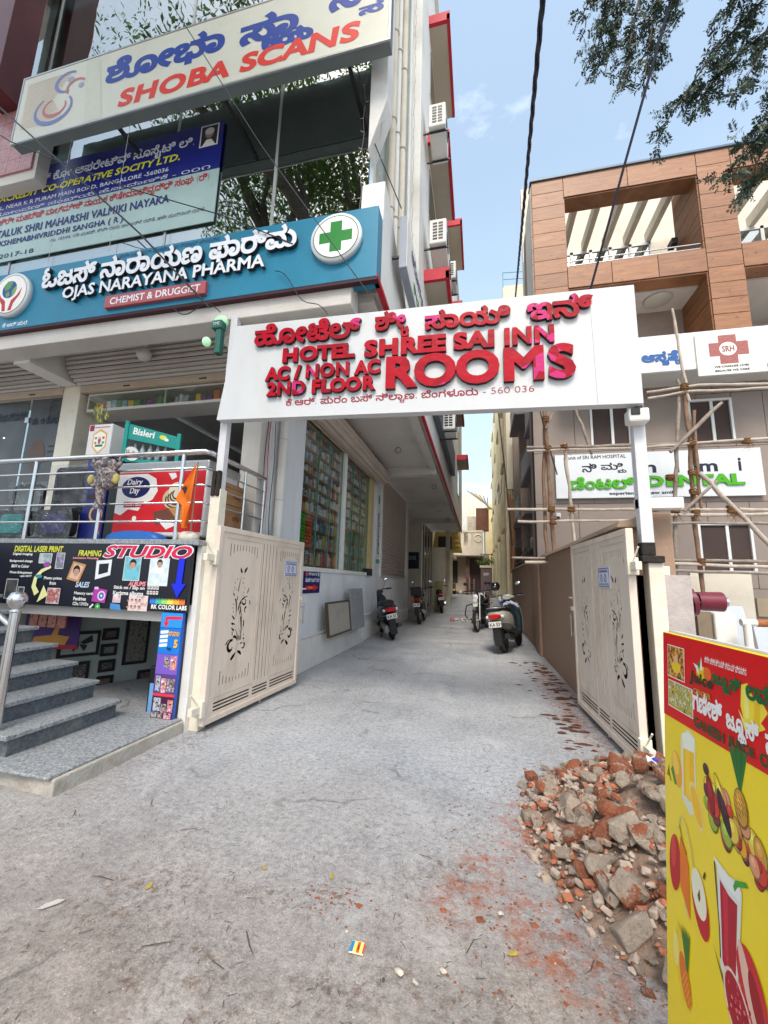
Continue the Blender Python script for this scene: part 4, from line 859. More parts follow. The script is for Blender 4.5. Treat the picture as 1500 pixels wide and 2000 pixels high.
for i, (b, cs) in enumerate((((-4.85, 1.59, -4.68, 1.69), ((90, 120, 130), (200, 210, 210))), ((-4.606, 1.535, -4.50, 1.70), ((200, 220, 200), (120, 90, 150), (110, 170, 70))), ((-3.679, 1.43, -3.48, 1.674), ((130, 200, 210), (90, 160, 180))), ((-3.357, 1.386, -3.13, 1.658), ((190, 210, 215), (225, 232, 232))), ((-5.27, 1.185, -5.11, 1.394), ((35, 35, 40), (80, 80, 80))), ((-5.08, 1.185, -5.0, 1.31), ((35, 35, 40), (85, 85, 85))), ((-4.656, 1.155, -4.49, 1.311), ((230, 220, 220), (150, 60, 60), (240, 200, 190))), ((-3.564, 1.125, -3.34, 1.269), ((225, 190, 190), (230, 205, 200), (120, 90, 90))), ((-3.767, 1.2, -3.68, 1.27), ((230, 235, 240), (200, 80, 90))))):
    R4((222, 222, 218), b[0]-.006, b[1]-.006, b[2]+.006, b[3]+.006); p.rect(*sb(*b), picture('studio_print_%d' % i, cs, 16))
def face(u, v, r, hair=(25, 22, 24), skin=(196, 150, 125), shirt=None):
    if shirt: p.poly([(u-r*1.9, v-r*2.6), (u-r*1.6, v-r*1.3), (u, v-r*.9), (u+r*1.6, v-r*1.3), (u+r*1.9, v-r*2.6)], shirt)
    p.ell(u, v+r*.35, r*.95, r*1.1, hair, 14); p.ell(u, v, r*.75, r*1.0, skin, 14); p.poly([(u-r*.75, v+r*.45), (u-r*.6, v+r*1.1), (u+r*.6, v+r*1.1), (u+r*.75, v+r*.45), (u, v+r*.7)], hair)
    for q in (-.3, .3): p.ell(u+r*q, v+r*.1, r*.1, r*.07, (30, 25, 25), 8)
    p.rect(u-r*.25, v-r*.45, u+r*.25, v-r*.36, (120, 50, 50))
face(-3.53, 1.585, .045, shirt=(110, 190, 205)); face(-3.20, 1.60, .036, shirt=(225, 230, 232))
p.poly([(-4.37, 1.42), (-4.20, 1.39), (-4.13, 1.58), (-4.31, 1.615)], (190, 140, 90)); p.poly([(-4.34, 1.44), (-4.22, 1.415), (-4.16, 1.56), (-4.29, 1.59)], (215, 180, 160)); face(-4.25, 1.50, .05, shirt=None)
p.poly([(-3.99, 1.425), (-3.80, 1.475), (-3.80, 1.64), (-4.0, 1.625)], (225, 228, 232)); p.poly([(-3.955, 1.475), (-3.835, 1.505), (-3.835, 1.6), (-3.96, 1.59)], (28, 28, 40))
for k in range(8): face(-3.53+.047*(k % 4), 1.225-.065*(k//4), .014)
for k in range(8): p.rect(-3.31+.036*(k % 4), 1.345-.05*(k//4), -3.283+.036*(k % 4), 1.38-.05*(k//4), (225, 225, 225)); face(-3.297+.036*(k % 4), 1.36-.05*(k//4), .009)
p.line([(-4.6, 1.55), (-4.72, 1.5), (-4.79, 1.42), (-4.8, 1.33), (-4.74, 1.25)], .03, (225, 225, 160), .07); p.poly([(-4.72, 1.16), (-4.58, 1.24), (-4.66, 1.345)], (225, 225, 160)); p.ell(-4.66, 1.57, .05, .03, (150, 70, 160)); p.ell(-4.75, 1.44, .05, .02, (60, 140, 160))
p.poly([(-3.99, 1.2), (-3.815, 1.185), (-3.80, 1.32), (-3.975, 1.345)], (170, 60, 160)); p.ell(-3.87, 1.26, .05, .05, (220, 200, 225)); p.ell(-3.87, 1.26, .033, .033, (70, 90, 160)); p.ell(-3.87, 1.26, .014, .014, (210, 220, 235)); p.rect(-3.97, 1.325, -3.92, 1.35, (230, 190, 225))
p.ell(-3.90, 1.15, .035, .033, (60, 160, 80)); p.ell(-3.90, 1.15, .01, .01, (240, 240, 240)); p.line([(-4.0, 1.13), (-3.96, 1.17)], .02, (220, 220, 220))
p.line([(-2.935, 1.665), (-2.945, 1.4)], .07, (22, 40, 215)); p.poly([(-3.03, 1.41), (-2.86, 1.41), (-2.95, 1.27)], (22, 40, 215)); p.poly([(-3.74, 1.13), (-3.60, 1.12), (-3.62, 1.18), (-3.74, 1.19)], (70, 140, 200))
cs = ((60, 120, 220), (70, 190, 160), (150, 210, 110), (225, 215, 90), (245, 170, 60), (235, 120, 50))
for k in range(24):
    u = -3.26+.0172*k; c_ = cs[min(5, k//4)]; p.poly([(u, 1.205), (u+.0175, 1.205), (u+.0175, 1.235), (u+.009, 1.262), (u, 1.235)], c_)
p.build(SD, 'pictures')
VS = thing('vertical_studio_sign', (-2.98, 3.63, .13), 'tall narrow blue and pink studio sign with a red bent arrow beside the basement entrance', 'sign')
MB().box(-3.11, 3.60, .135, -2.865, 3.64, 1.125).build('panel', ink(32, 90, 190), VS, bev=.003)
F = FY(3.60); p = Print(F); X0, X1 = -3.11, -2.865
p.rect(X0, .98, X1, 1.12, (45, 145, 220)); p.rect(X0, .73, X1, .97, (24, 120, 210)); p.rect(X0, .54, X1, .725, (120, 90, 190)); p.rect(X0, .36, X1, .54, (90, 60, 130)); p.rect(X0, .135, X1, .36, (70, 28, 60)); p.rect(X0, .335, X1, .36, (215, 60, 60))
p.line([(-2.87, 1.075), (-3.05, 1.07)], .028, (225, 35, 60)); p.line([(-3.047, 1.084), (-3.047, 1.02)], .028, (225, 35, 60)); p.poly([(-3.08, 1.03), (-3.015, 1.03), (-3.047, .975)], (225, 35, 60))
for i in range(4): p.poly([(-3.1, .915-.042*i), (-3.01, .925-.042*i), (-3.01, .955-.042*i), (-3.1, .945-.042*i)], (225, 235, 240))
for i, (u0, v0, u1, v1, k) in enumerate(((-3.02, .6, -2.96, .7, 0), (-2.95, .58, -2.88, .71, 1), (-3.09, .38, -3.04, .52, 2), (-3.03, .37, -2.97, .5, 1), (-2.96, .38, -2.875, .5, 0), (-3.09, .2, -3.01, .32, 2), (-3.0, .19, -2.94, .27, 0), (-2.93, .2, -2.87, .31, 1), (-3.1, .14, -3.04, .19, 2), (-3.03, .14, -2.98, .19, 0), (-2.96, .14, -2.88, .19, 1))):
    p.rect(u0, v0, u1, v1, picture('vs_print_%d' % k, (((230, 220, 225), (60, 50, 60), (200, 190, 200)), ((230, 200, 60), (180, 60, 140), (240, 240, 235)), ((20, 30, 60), (190, 200, 215), (20, 25, 40)))[k], 40)); face((u0+u1)/2, (v0+v1)/2, .016)
p.build(VS, 'pictures')
write(VS, 'STUDIO', F, (-3.0, .9, -2.875, .945), ink(235, 170, 60), bold=.05, d0=.009); write(VS, '5', F, (-2.93, .79, -2.885, .87), ink(245, 180, 60), bold=.05, d0=.009); write(VS, 'by', F, (-3.0, .76, -2.95, .8), ink(20, 40, 90), bold=.03, d0=.009)
# ================= THINGS ON THE PLATFORM =================
ZP = 1.86
FZ = thing('ice_cream_freezer', (-3.6, 4.2, ZP), 'red and white ice cream chest freezer with cone picture behind the railing', 'freezer')
MB().box(-4.2, 3.90, ZP+.06, -2.98, 4.5, 2.76).build('body', mat('freezer_white', (.72, .73, .74), .35, .04), FZ, bev=.02); MB().box(-4.22, 3.88, 2.70, -2.96, 4.52, 2.80).build('lid', M_alu, FZ, bev=.015)
F = FY(3.90); p = Print(F); RD = (214, 16, 30); WH = (238, 236, 232)
p.rect(-4.19, 1.97, -3.0, 2.68, RD); p.poly([(-4.19, 2.66), (-3.78, 2.66), (-3.66, 2.6), (-3.62, 2.45), (-3.68, 2.35), (-3.8, 2.30), (-3.86, 2.22), (-4.0, 2.24), (-4.1, 2.17), (-4.19, 2.2)], WH); p.poly([(-3.5, 2.66), (-3.4, 2.66), (-3.38, 2.61), (-3.44, 2.58)], WH); p.ell(-3.9, 2.13, .03, .03, WH)
p.ell(-3.93, 2.50, .2, .13, (26, 32, 96)); p.rect(-4.07, 2.26, -3.79, 2.33, (180, 20, 40))
p.ell(-3.37, 2.36, .17, .13, (205, 185, 150)); p.ell(-3.36, 2.45, .11, .1, (225, 212, 185))
for k in range(4): p.line(arc(-3.36, 2.35+.02*k, .14-.03*k, .1-.015*k, 160-10*k, 330, 10), .018, (58, 34, 26))
p.poly([(-3.5, 2.24), (-3.18, 2.27), (-3.15, 1.99)], (196, 140, 80)); p.poly([(-3.65, 2.2), (-3.45, 2.25), (-3.3, 2.1), (-3.6, 2.05)], (110, 62, 44)); p.poly([(-3.6, 2.13), (-3.3, 2.06), (-3.45, 2.0)], WH); p.rect(-3.19, 1.97, -3.0, 2.68, (200, 20, 32))
for k in range(5): p.line([(-3.46+.06*k, 2.23), (-3.18, 2.02+.04*k)], .005, (150, 95, 50))
p.build(FZ, 'picture_wrap')
write(FZ, 'Dairy', F, (-4.05, 2.51, -3.83, 2.60), ink(240, 240, 245), bold=.02, shear=.2, d0=.012); write(FZ, 'Day', F, (-4.0, 2.40, -3.86, 2.50), ink(240, 240, 245), bold=.02, shear=.2, d0=.012); write(FZ, '100% MILK', F, (-4.05, 2.275, -3.81, 2.315), ink(240, 220, 220), bold=.03, d0=.012)
FR = thing('bottle_cooler', (-4.55, 4.2, ZP), 'dark blue bottle cooler with round gold badge beside the wrapped black chair', 'cooler')
MB().box(-4.80, 3.98, ZP, -4.44, 4.6, 2.92).build('cabinet', mat('royal_blue_cabinet', (.015, .02, .16), .3, .15, 3, spec=.5), FR, bev=.015)
MB().box(-4.41, 3.98, ZP, -4.24, 4.6, 2.86).build('side_door', M_black, FR, bev=.015)
p = Print(FY(3.98)); p.ell(-4.55, 2.62, .13, .06, (190, 150, 60)); p.ell(-4.55, 2.2, .1, .11, (200, 175, 110)); p.ell(-4.55, 2.2, .07, .08, (60, 50, 90)); p.ell(-4.6, 2.42, .12, .04, (60, 40, 30)); p.build(FR, 'badge')
def plastic_wrap():
    m = bpy.data.materials.new('clear_plastic_wrap'); m.use_nodes = True; n = m.node_tree.nodes; l = m.node_tree.links; n.remove(n['Principled BSDF'])
    g = n.new('ShaderNodeBsdfGlossy'); g.inputs['Roughness'].default_value = .12; t = n.new('ShaderNodeBsdfTransparent'); t.inputs[0].default_value = (.86, .88, .88, 1); x = n.new('ShaderNodeMixShader')
    a = n.new('ShaderNodeTexNoise'); a.inputs['Scale'].default_value = 7; a.inputs['Detail'].default_value = 5; a.inputs['Distortion'].default_value = 1.5; tc = n.new('ShaderNodeTexCoord'); l.new(tc.outputs['Object'], a.inputs['Vector']); bu = n.new('ShaderNodeBump'); bu.inputs['Strength'].default_value = 1; bu.inputs['Distance'].default_value = .12; l.new(a.outputs[0], bu.inputs['Height']); l.new(bu.outputs[0], g.inputs['Normal'])
    x.inputs[0].default_value = .13; l.new(t.outputs[0], x.inputs[1]); l.new(g.outputs[0], x.inputs[2]); l.new(x.outputs[0], n['Material Output'].inputs[0]); return m
Mwrap = plastic_wrap()
def chair(x, y, h, back, seatm, lab):
    t = thing('wrapped_chair', (x, y, ZP), lab, 'chair', 'plastic-wrapped chairs on the platform')
    def rr(hw, z0, z1, y0, y1, m, n, r_=.07, hole=0):
        def ring(hw, z0, z1, r_):
            pts = []
            for cx, cz, a0 in ((x+hw-r_, z1-r_, 0), (x-hw+r_, z1-r_, 90), (x-hw+r_, z0+r_, 180), (x+hw-r_, z0+r_, 270)): pts += [(cx+r_*cos(radians(a0+15*k)), cz+r_*sin(radians(a0+15*k))) for k in range(7)]
            return pts
        lp = [ring(hw, z0, z1, r_)]
        if hole: lp.append(ring(hw-hole, z0+hole, z1-hole, r_*.6)[::-1])
        MB().poly3(lp, FY(y1), 0, y1-y0).build(n, m, t)
    rr(.25, ZP+.34, ZP+h, y+.06, y+.10, M_black, 'back_frame', hole=.035); rr(.225, ZP+.36, ZP+h-.02, y+.075, y+.09, back, 'backrest')
    rr(.27, ZP+.06, ZP+.38, y-.06, y+.02, M_black, 'seat_pan'); rr(.18, ZP+.09, ZP+.33, y-.075, y-.06, seatm, 'seat')
    MB().box(x-.26, y-.1, ZP, x+.26, y+.12, ZP+.05).build('base', M_black, t, bev=.01)
    w = MB(); nn = 18; vs = []; fs = []
    for k in range(nn+1):
        z = ZP+.01+(h+.02)*k/nn; yb = y-.12 if z < ZP+.42 else y+.02
        for j in range(17):
            a = j/16; vs.append((x-.31+.62*a+.015*mnoise.noise(V((a*9, z*9, 1))), yb+.05*mnoise.noise(V((a*8, z*7, x)))+.05*abs(a-.5), z))
    for k in range(nn):
        for j in range(16): fs.append((k*17+j, k*17+j+1, (k+1)*17+j+1, (k+1)*17+j))
    w.add(vs, fs, 0, True); w.build('plastic_cover', Mwrap, t)
chair(-5.02, 3.92, .95, mat('charcoal_fabric', (.025, .025, .03), .8, .2, 20), mat('indigo_seat', (.05, .04, .16), .6, .2), 'black office chair still in crinkled clear plastic wrap')
chair(-5.68, 3.92, .74, mat('grey_seat_back', (.20, .23, .24), .7, .15), mat('teal_seat', (.02, .28, .28), .6, .2), 'low grey chair with teal seat in clear plastic wrap at the left end')
t = thing('blue_tub', (-3.75, 3.8, ZP), 'upturned blue plastic tub in front of the freezer base', 'tub'); MB().loft([(3.72, -3.74, ZP+.0, .3, .09), (3.74, -3.74, ZP+.0, .36, .11), (3.86, -3.74, ZP+.0, .36, .11)], 24).build('body', mat('bright_blue_plastic', (.02, .13, .45), .35, .08), t)
t = thing('shield_box', (-4.75, 4.3, 2.92), 'white display cabinet with a colourful shield emblem on the blue cooler', 'cabinet')
MB().box(-5.0, 4.1, 2.93, -4.62, 4.3, 3.42).build('body', M_white, t, bev=.01)
p = Print(FY(4.1)); sh = [(-.11, .12), (0, .18), (.11, .12), (.11, -.06), (0, -.16), (-.11, -.06)]; c = (-4.80, 3.17)
p.poly([(c[0]+a, c[1]+b) for a, b in sh], (225, 165, 60)); p.poly([(c[0]+a*.85, c[1]+b*.85) for a, b in sh], (240, 236, 225)); p.rect(-4.86, 3.11, -4.74, 3.14, (40, 120, 60)); p.ell(-4.8, 3.2, .025, .03, (190, 40, 40)); p.rect(-4.98, 3.33, -4.91, 3.41, (150, 20, 50)); p.rect(-4.9, 3.37, -4.66, 3.385, (200, 120, 120)); p.ell(-4.96, 2.98, .03, .025, (210, 60, 40)); p.ell(-4.66, 2.98, .03, .025, (60, 150, 90))
for i in range(3): p.ell(-4.86+.06*i, 3.23, .02, .018, ((60, 150, 200), (230, 180, 60), (200, 80, 60))[i]); p.ell(-4.86+.06*i, 3.165, .02, .018, ((220, 90, 60), (140, 90, 160), (80, 160, 90))[i])
p.build(t, 'shield_print')
t = thing('round_fan', (-5.05, 4.35, 3.1), 'dark round wire fan ring behind the white shield cabinet', 'fan'); MB().torus((-5.0, 4.34, 3.2), .2, .008, (0, 1, 0), 28, 6).build('ring', M_black, t); MB().ell((-4.95, 4.36, 3.17), (.03, .02, .05), 10).build('hub', mat('green_patch', (.05, .3, .12), .5), t)
t = thing('yellow_tassel', (-4.95, 4.2, 3.6), 'yellow and green leafy tassel hanging at the shop opening corner', 'decoration')
w = MB()
for i in range(40):
    a = random.uniform(0, 6.28); r = random.uniform(.02, .14); z = 3.72+random.uniform(-.12, .1); q = V((-5.1+.0+r*cos(a), 4.3+.3*r*sin(a), z)); w.quad(q, q+V((.01, 0, -.05)), q+V((.03, 0, -.1)), q+V((-.012, 0, -.05)), i % 2)
w.build('leaves', [mat('tassel_yellow', (.5, .45, .08), .6), mat('tassel_green', (.1, .16, .04), .6)], t)
t = thing('bottle_rack', (-4.2, 4.0, 2.86), 'teal plastic bottle display stand with printed header beside the shield cabinet', 'display stand')
Mte = mat('teal_plastic', (.01, .30, .26), .4, .08); FB = Fr((-4.26, 3.95, 2.85), (.93, .36, 0), (0, 0, 1))
for u in (0, .62): MB().fbox(FB, u, 0, u+.045, .52-.12*(u > 0), -.03, .015).build('upright', Mte, t, bev=.005)
MB().hexa([FB.p(.04, .29, 0), FB.p(.63, .20, 0), FB.p(.63, .20, -.02), FB.p(.04, .29, -.02)], [FB.p(.04, .49, 0), FB.p(.63, .36, 0), FB.p(.63, .36, -.02), FB.p(.04, .49, -.02)]).build('header', Mte, t, bev=.004)
MB().hexa([FB.p(.04, .0, 0), FB.p(.63, .0, 0), FB.p(.63, .0, -.25), FB.p(.04, .0, -.25)], [FB.p(.04, .04, 0), FB.p(.63, .03, 0), FB.p(.63, .03, -.25), FB.p(.04, .04, -.25)]).build('shelf', Mte, t)
fh = Fr(FB.p(0, 0, .001), (FB.U-V((0, 0, .16))).normalized(), (0, 0, 1)); write(t, 'Bisleri', fh, (.10, .37, .36, .46), ink(235, 240, 235), bold=.03, shear=.1); p = Print(fh); p.ell(.46, .41, .045, .03, (215, 220, 70)); p.ell(.50, .39, .03, .02, (230, 240, 230)); p.build(t, 'logo')
for i in range(5): MB().lathe([(0, 0), (.03, 0), (.03, .14), (.012, .19), (.012, .22), (0, .22)], FB.p(.1+.09*i, .04, -.1), n=10).build('bottle', mat('clear_bottle', (.5, .6, .62), .1, .05), t)
p = Print(fh, .01); p.ell(.12, .12, .09, .09, (220, 225, 220), 12); p.build(t, 'tag'); write(t, 'Vedica', fh, (.05, .08, .2, .16), ink(170, 50, 80), bold=.03, d0=.014)
# plaster mask on railing
t = thing('carved_mask', (-4.1, 3.65, 2.3), 'grey carved demon mask with yellow ears wired to the railing', 'mask')
Mmk = picture('mask_paint', ((38, 38, 46), (120, 116, 122), (70, 62, 76), (190, 172, 160), (60, 58, 66)), 24, .6); w = MB(); c = V((-4.08, 3.62, 2.55))
w.ell(c, (.15, .07, .15), 18, 0, 12); w.ell(c+V((0, -.05, -.06)), (.08, .05, .07), 12); w.ell(c+V((0, -.07, 0)), (.035, .04, .06), 10)
for sx in (-1, 1): w.ell(c+V((sx*.065, -.06, .04)), (.04, .02, .025), 10); w.ell(c+V((sx*.09, -.02, .15)), (.06, .04, .06), 10); w.tube([c+V((sx*.1, 0, .1)), c+V((sx*.19, -.01, .16)), c+V((sx*.18, -.01, .24))], [.035, .025, .008], 8); w.ell(c+V((sx*.07, -.05, -.1)), (.06, .03, .03), 10)
w.ell(c+V((0, -.03, .17)), (.05, .04, .07), 10); w.build('face', Mmk, t)
for sx in (-1, 1): MB().ell(c+V((sx*.17, -.02, -.02)), (.04, .03, .06), 10).build('ear', mat('mask_yellow', (.5, .42, .12), .6, .3, 9), t)
MB().tube([c+V((0, -.04, -.12)), c+V((.01, -.04, -.25)), c+V((-.01, -.03, -.36))], [.05, .035, .05], 10).build('beard', Mmk, t)
# orange flag
t = thing('saffron_flag', (-2.98, 3.66, 2.0), 'folded saffron flag on a thin stick at the railing corner', 'flag')
MB().cyl((-2.93, 3.66, 1.95), (-2.93, 3.66, 2.7), .007, 8).build('stick', mat('stick_wood', (.25, .15, .08), .7), t)
w = MB(); vs = []; fs = []; nn = 16
for k in range(nn+1):
    v_ = k/nn; wd_ = .02+.17*min(1, v_*2) if v_ < .62 else .17*(1-v_)/.38*.6+.02; z = 2.68-.68*v_
    for j in range(7): a = j/6; vs.append((-2.93-a*wd_+.04*(v_ > .62)*-1*(v_-.62)*4, 3.645-.035*sin(a*7+v_*3)*(.3+v_), z-.03*a))
for k in range(nn):
    for j in range(6): fs.append((k*7+j, k*7+j+1, (k+1)*7+j+1, (k+1)*7+j))
w.add(vs, fs, 0, True); w.build('cloth', mat('saffron_cloth', (.75, .17, .01), .7, .1, 10), t)
p = Print(FY(3.60)); p.poly([(-3.05, 2.40), (-3.0, 2.43), (-2.98, 2.40), (-2.96, 2.45), (-2.985, 2.36), (-3.0, 2.33), (-3.02, 2.37)], (50, 25, 15)); p.build(t, 'emblem')
# cartons
Mct = mat('brown_cardboard', (.38, .21, .10), .8, .1, 4, dirt=(.28, .15, .07), dscale=3, damt=.4)
for i, (x0, x1, y0, y1, z0, z1) in enumerate(((-3.35, -2.90, 4.05, 4.55, 1.865, 2.08), (-3.33, -2.91, 4.08, 4.52, 2.083, 2.34), (-3.36, -2.90, 4.06, 4.56, 2.343, 2.6))):
    t = thing('cardboard_carton', ((x0+x1)/2, (y0+y1)/2, z0), 'brown cardboard carton at the %s of the stack behind the left gate post' % ('bottom', 'middle', 'top')[i], 'carton', 'cardboard cartons stacked on the platform')
    MB().box(x0, y0, z0, x1, y1, z1).build('box', Mct, t, bev=.006); MB().box(x1, y0+.02, (z0+z1)/2+.07, x1+.0015, y1-.02, (z0+z1)/2+.075).build('flap_line', M_dark, t)
    write(t, 'BOX' if i == 0 else 'OTG', FXp(x1), (y0+.25, z0+.08, y0+.4, z0+.13), ink(120, 30, 25), bold=.03)
t = thing('cement_lump', (-3.0, 3.75, 1.86), 'lump of broken cement on the granite edge beside the flag', 'rubble'); MB().ell((-3.05, 3.78, 1.9), (.14, .09, .07), 9, 0, 5).build('lump', M_cream, t)
MB().box(-2.99, 3.86, .2, -2.87, 4.6, 1.2).v  # no geometry, keeps spacing
t = thing('blue_drum_poster', (-2.83, 4.3, .2), 'blue and red poster on the platform side behind the left gate', 'poster')
MB().box(-2.779, 3.95, .3, -2.77, 4.9, 1.75).build('sheet', ink(22, 34, 88), t); p = Print(FXp(-2.77)); p.rect(3.97, .55, 4.88, .75, (140, 30, 40)); p.ell(4.3, 1.45, .2, .2, (60, 80, 160)); p.rect(3.97, 1.1, 4.88, 1.16, (160, 60, 50)); p.ell(4.55, .45, .2, .12, (40, 90, 130)); p.build(t)
# ================= GATES =================
def scroll(c, r0, r1, a0, a1, w0, w1, n=14):
    P = [(c[0]+(r0+(r1-r0)*i/n)*cos(radians(a0+(a1-a0)*i/n)), c[1]+(r0+(r1-r0)*i/n)*sin(radians(a0+(a1-a0)*i/n))) for i in range(n+1)]
    return ribbon(P, w0, w1)
def ribbon(P, w0, w1):
    L = []; R_ = []; k = len(P)-1; Q = [V(a) for a in P]
    for i, p_ in enumerate(Q):
        t = (Q[min(i+1, k)]-Q[max(i-1, 0)]).normalized(); f = i/k; ww = (w0*(1-f)+w1*f)*1.9*(.3+.7*sin(pi*min(1, .15+f*.85)))/2; nn = V((-t.y, t.x))*ww; L.append(tuple(p_+nn)); R_.append(tuple(p_-nn))
    return L+R_[::-1]
def bez(a, b, c, n=10): return [((1-t)**2*a[0]+2*t*(1-t)*b[0]+t*t*c[0], (1-t)**2*a[1]+2*t*(1-t)*b[1]+t*t*c[1]) for t in [i/n for i in range(n+1)]]
def leaf(x, y, L_, ang, w=.35):
    a = radians(ang); P = []
    for i in range(7): t = i/6; P.append((t*L_, w*L_*.5*sin(pi*t**.8)))
    P = P+[(q[0], -q[1]*.6) for q in P[::-1][1:-1]]
    return [(x+q[0]*cos(a)-q[1]*sin(a), y+q[0]*sin(a)+q[1]*cos(a)) for q in P]
def vine(cx, mir):
    H = []
    def A(P): H.append([(cx+mir*q[0], q[1]) for q in P])
    # coordinates relative to the panel centre
    A(leaf(.0, 1.535, .085, 125, .5)); A(leaf(.03, 1.535, .1, 52, .5)); A(ribbon(bez((-.06, 1.24), (-.05, 1.4), (-.02, 1.50)), .014, .008))
    for x, y in ((-.09, 1.47), (-.12, 1.43), (-.12, 1.38), (-.09, 1.355), (-.13, 1.33), (.03, 1.48), (.02, 1.43), (.06, 1.37), (.05, 1.325), (.04, 1.29), (-.115, 1.2), (-.12, 1.16), (-.11, 1.12)): A([(x+.009*cos(k*pi/3), y+.012*sin(k*pi/3)) for k in range(6)])
    A(leaf(-.11, 1.28, .085, 112)); A(leaf(-.05, 1.275, .08, 95)); A(leaf(.12, 1.30, .09, 75)); A(leaf(.16, 1.24, .08, 295))
    A(ribbon(bez((-.03, 1.13), (.0, 1.27), (.13, 1.28)), .02, .012)); A(scroll((.075, 1.225), .045, .015, 160, 480, .014, .01)); A(scroll((.12, 1.13), .03, .03, 80, 260, .016, .012, 8))
    A(ribbon(bez((-.10, 1.26), (-.055, 1.23), (-.06, 1.05)), .014, .014)); A(ribbon(bez((.0, 1.19), (.04, 1.05), (.065, .86)), .014, .02)); A(leaf(.03, 1.06, .09, 120)); A(leaf(-.07, 1.035, .085, 140))
    for i in range(4): A(ribbon(bez((-.13+.035*i, 1.0-.025*i), (-.02+.022*i, .98-.02*i), (.01+.018*i, .80)), .016, .02))
    for i in range(3): A(ribbon(bez((.09+.012*i, 1.02-.07*i), (.095+.006*i, .93-.04*i), (.092-.004*i, .80+.012*i)), .016, .012))
    A(leaf(-.06, .915, .08, 150)); A(leaf(-.09, .86, .07, 100)); A(ribbon(bez((-.08, .85), (-.03, .87), (.0, .80)), .018, .014))
    A(leaf(-.2, .775, .1, 40)); A(scroll((-.10, .75), .075, .02, 70, 360, .022, .02)); A(scroll((.105, .735), .05, .015, 150, -150, .018, .012))
    for i in range(4): A(ribbon(bez((.01+.006*i, .78), (.01-.003*i, .74), (-.005+.006*i, .70)), .007, .005, )) if i % 2 == 0 else None
    A(ribbon(bez((-.09, .615), (-.04, .65), (-.01, .685)), .024, .02)); A(ribbon(bez((.015, .69), (.07, .68), (.09, .64)), .014, .022)); A(ribbon(bez((.08, .86), (.11, .80), (.13, .81)), .012, .01)); A(ribbon(bez((.085, .79), (.11, .765), (.14, .78)), .01, .01))
    return H
def slot(u0, v0, u1, v1): return [(u0, v0), (u1, v0), (u1, v1), (u0, v1)]
def gate(fr, lab, hinge_left, extra_lab=''):
    W = 1.86
    t = thing('gate_leaf', fr.p(0 if hinge_left else W, 0, 0), lab, 'gate', 'cream sheet-metal gate leaves')
    H = []
    for a, b in ((.205, .70), (1.235, 1.73)):
        n = 10
        for i in range(n):
            f = i/(n-1); u = a+(b-a)*f; arch = 1-(2*f-1)**2
            H.append(slot(u, 1.715+.075*arch**.7, u+.014, 1.85)); H.append(slot(u, .39, u+.014, .53-.095*arch**.7))
    for i in range(5): u = .835+.072*i; H.append(slot(u, .31, u+.014, 1.905))
    for a, b in ((.15, .755), (.815, 1.12), (1.18, 1.775)):
        for i in range(3): H.append(slot(a, .155+.034*i, b, .172+.034*i))
    H += vine(.455, 1); H += vine(1.485, -1)
    outer = [(0.02, .08), (W-.02, .08), (W-.02, 2.0), (.02, 2.0)]
    MB().poly3([outer]+[h if area(h) < 0 else h[::-1] for h in H], fr, -.004, 0, 0).build('sheet', M_gate, t)
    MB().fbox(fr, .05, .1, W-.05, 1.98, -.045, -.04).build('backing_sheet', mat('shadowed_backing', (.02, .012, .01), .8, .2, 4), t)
    w = MB()
    for a in ((0, .06, .055, 2.02), (W-.055, .06, W, 2.02)): w.fbox(fr, a[0], a[1], a[2], a[3], -.05, .012)
    w.fbox(fr, .055, 1.965, W-.055, 2.02, -.05, .012); w.fbox(fr, .055, .06, W-.055, .115, -.05, .012); w.build('frame', M_gate, t, bev=.004)
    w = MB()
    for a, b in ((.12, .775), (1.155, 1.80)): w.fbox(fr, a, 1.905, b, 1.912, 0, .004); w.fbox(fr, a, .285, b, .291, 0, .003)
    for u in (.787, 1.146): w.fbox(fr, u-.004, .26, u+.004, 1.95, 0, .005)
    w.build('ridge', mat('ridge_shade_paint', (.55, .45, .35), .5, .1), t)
    q = 1 if not hinge_left else -1; ue = 0 if not hinge_left else W
    w = MB(); uu = ue-q*.03
    for v in (.9, 1.1): w.tube([fr.p(ue, v, .01), fr.p(ue-q*.055, v, .03)], .006, 6)
    w.tube([fr.p(ue-q*.055, .86, .03), fr.p(ue-q*.055, 1.14, .03)], .009, 8); w.build('handle', M_steel, t)
    w = MB(); w.fbox(fr, ue-q*.06, 1.19, ue+q*.02, 1.24, .012, .03); w.tube([fr.p(ue-q*.08, 1.35, .03), fr.p(ue+q*.02, 1.35, .03)], .012, 8); w.build('latch', M_gate, t)
    hu = 0 if hinge_left else W; s_ = -1 if hinge_left else 1
    for v in (1.68, .22):
        w = MB(); w.fbox(fr, min(hu, hu+s_*.05)-.0, v-.07, max(hu, hu+s_*.05), v+.08, -.06, .03); w.fbox(fr, min(hu+s_*.05, hu+s_*.16), v-.03, max(hu+s_*.05, hu+s_*.16), v+.04, -.04, .01)
        w.tube([fr.p(hu+s_*.06, v+.04, -.01), fr.p(hu+s_*.16, v+.16, -.02)], .008, 6); w.build('hinge', M_gatew, t, bev=.004)
    MB().tube([fr.p(W*.55, .02, -.02), fr.p(W*.55, .12, -.02)], .012, 6).build('drop_bolt', M_gate, t)
    return t
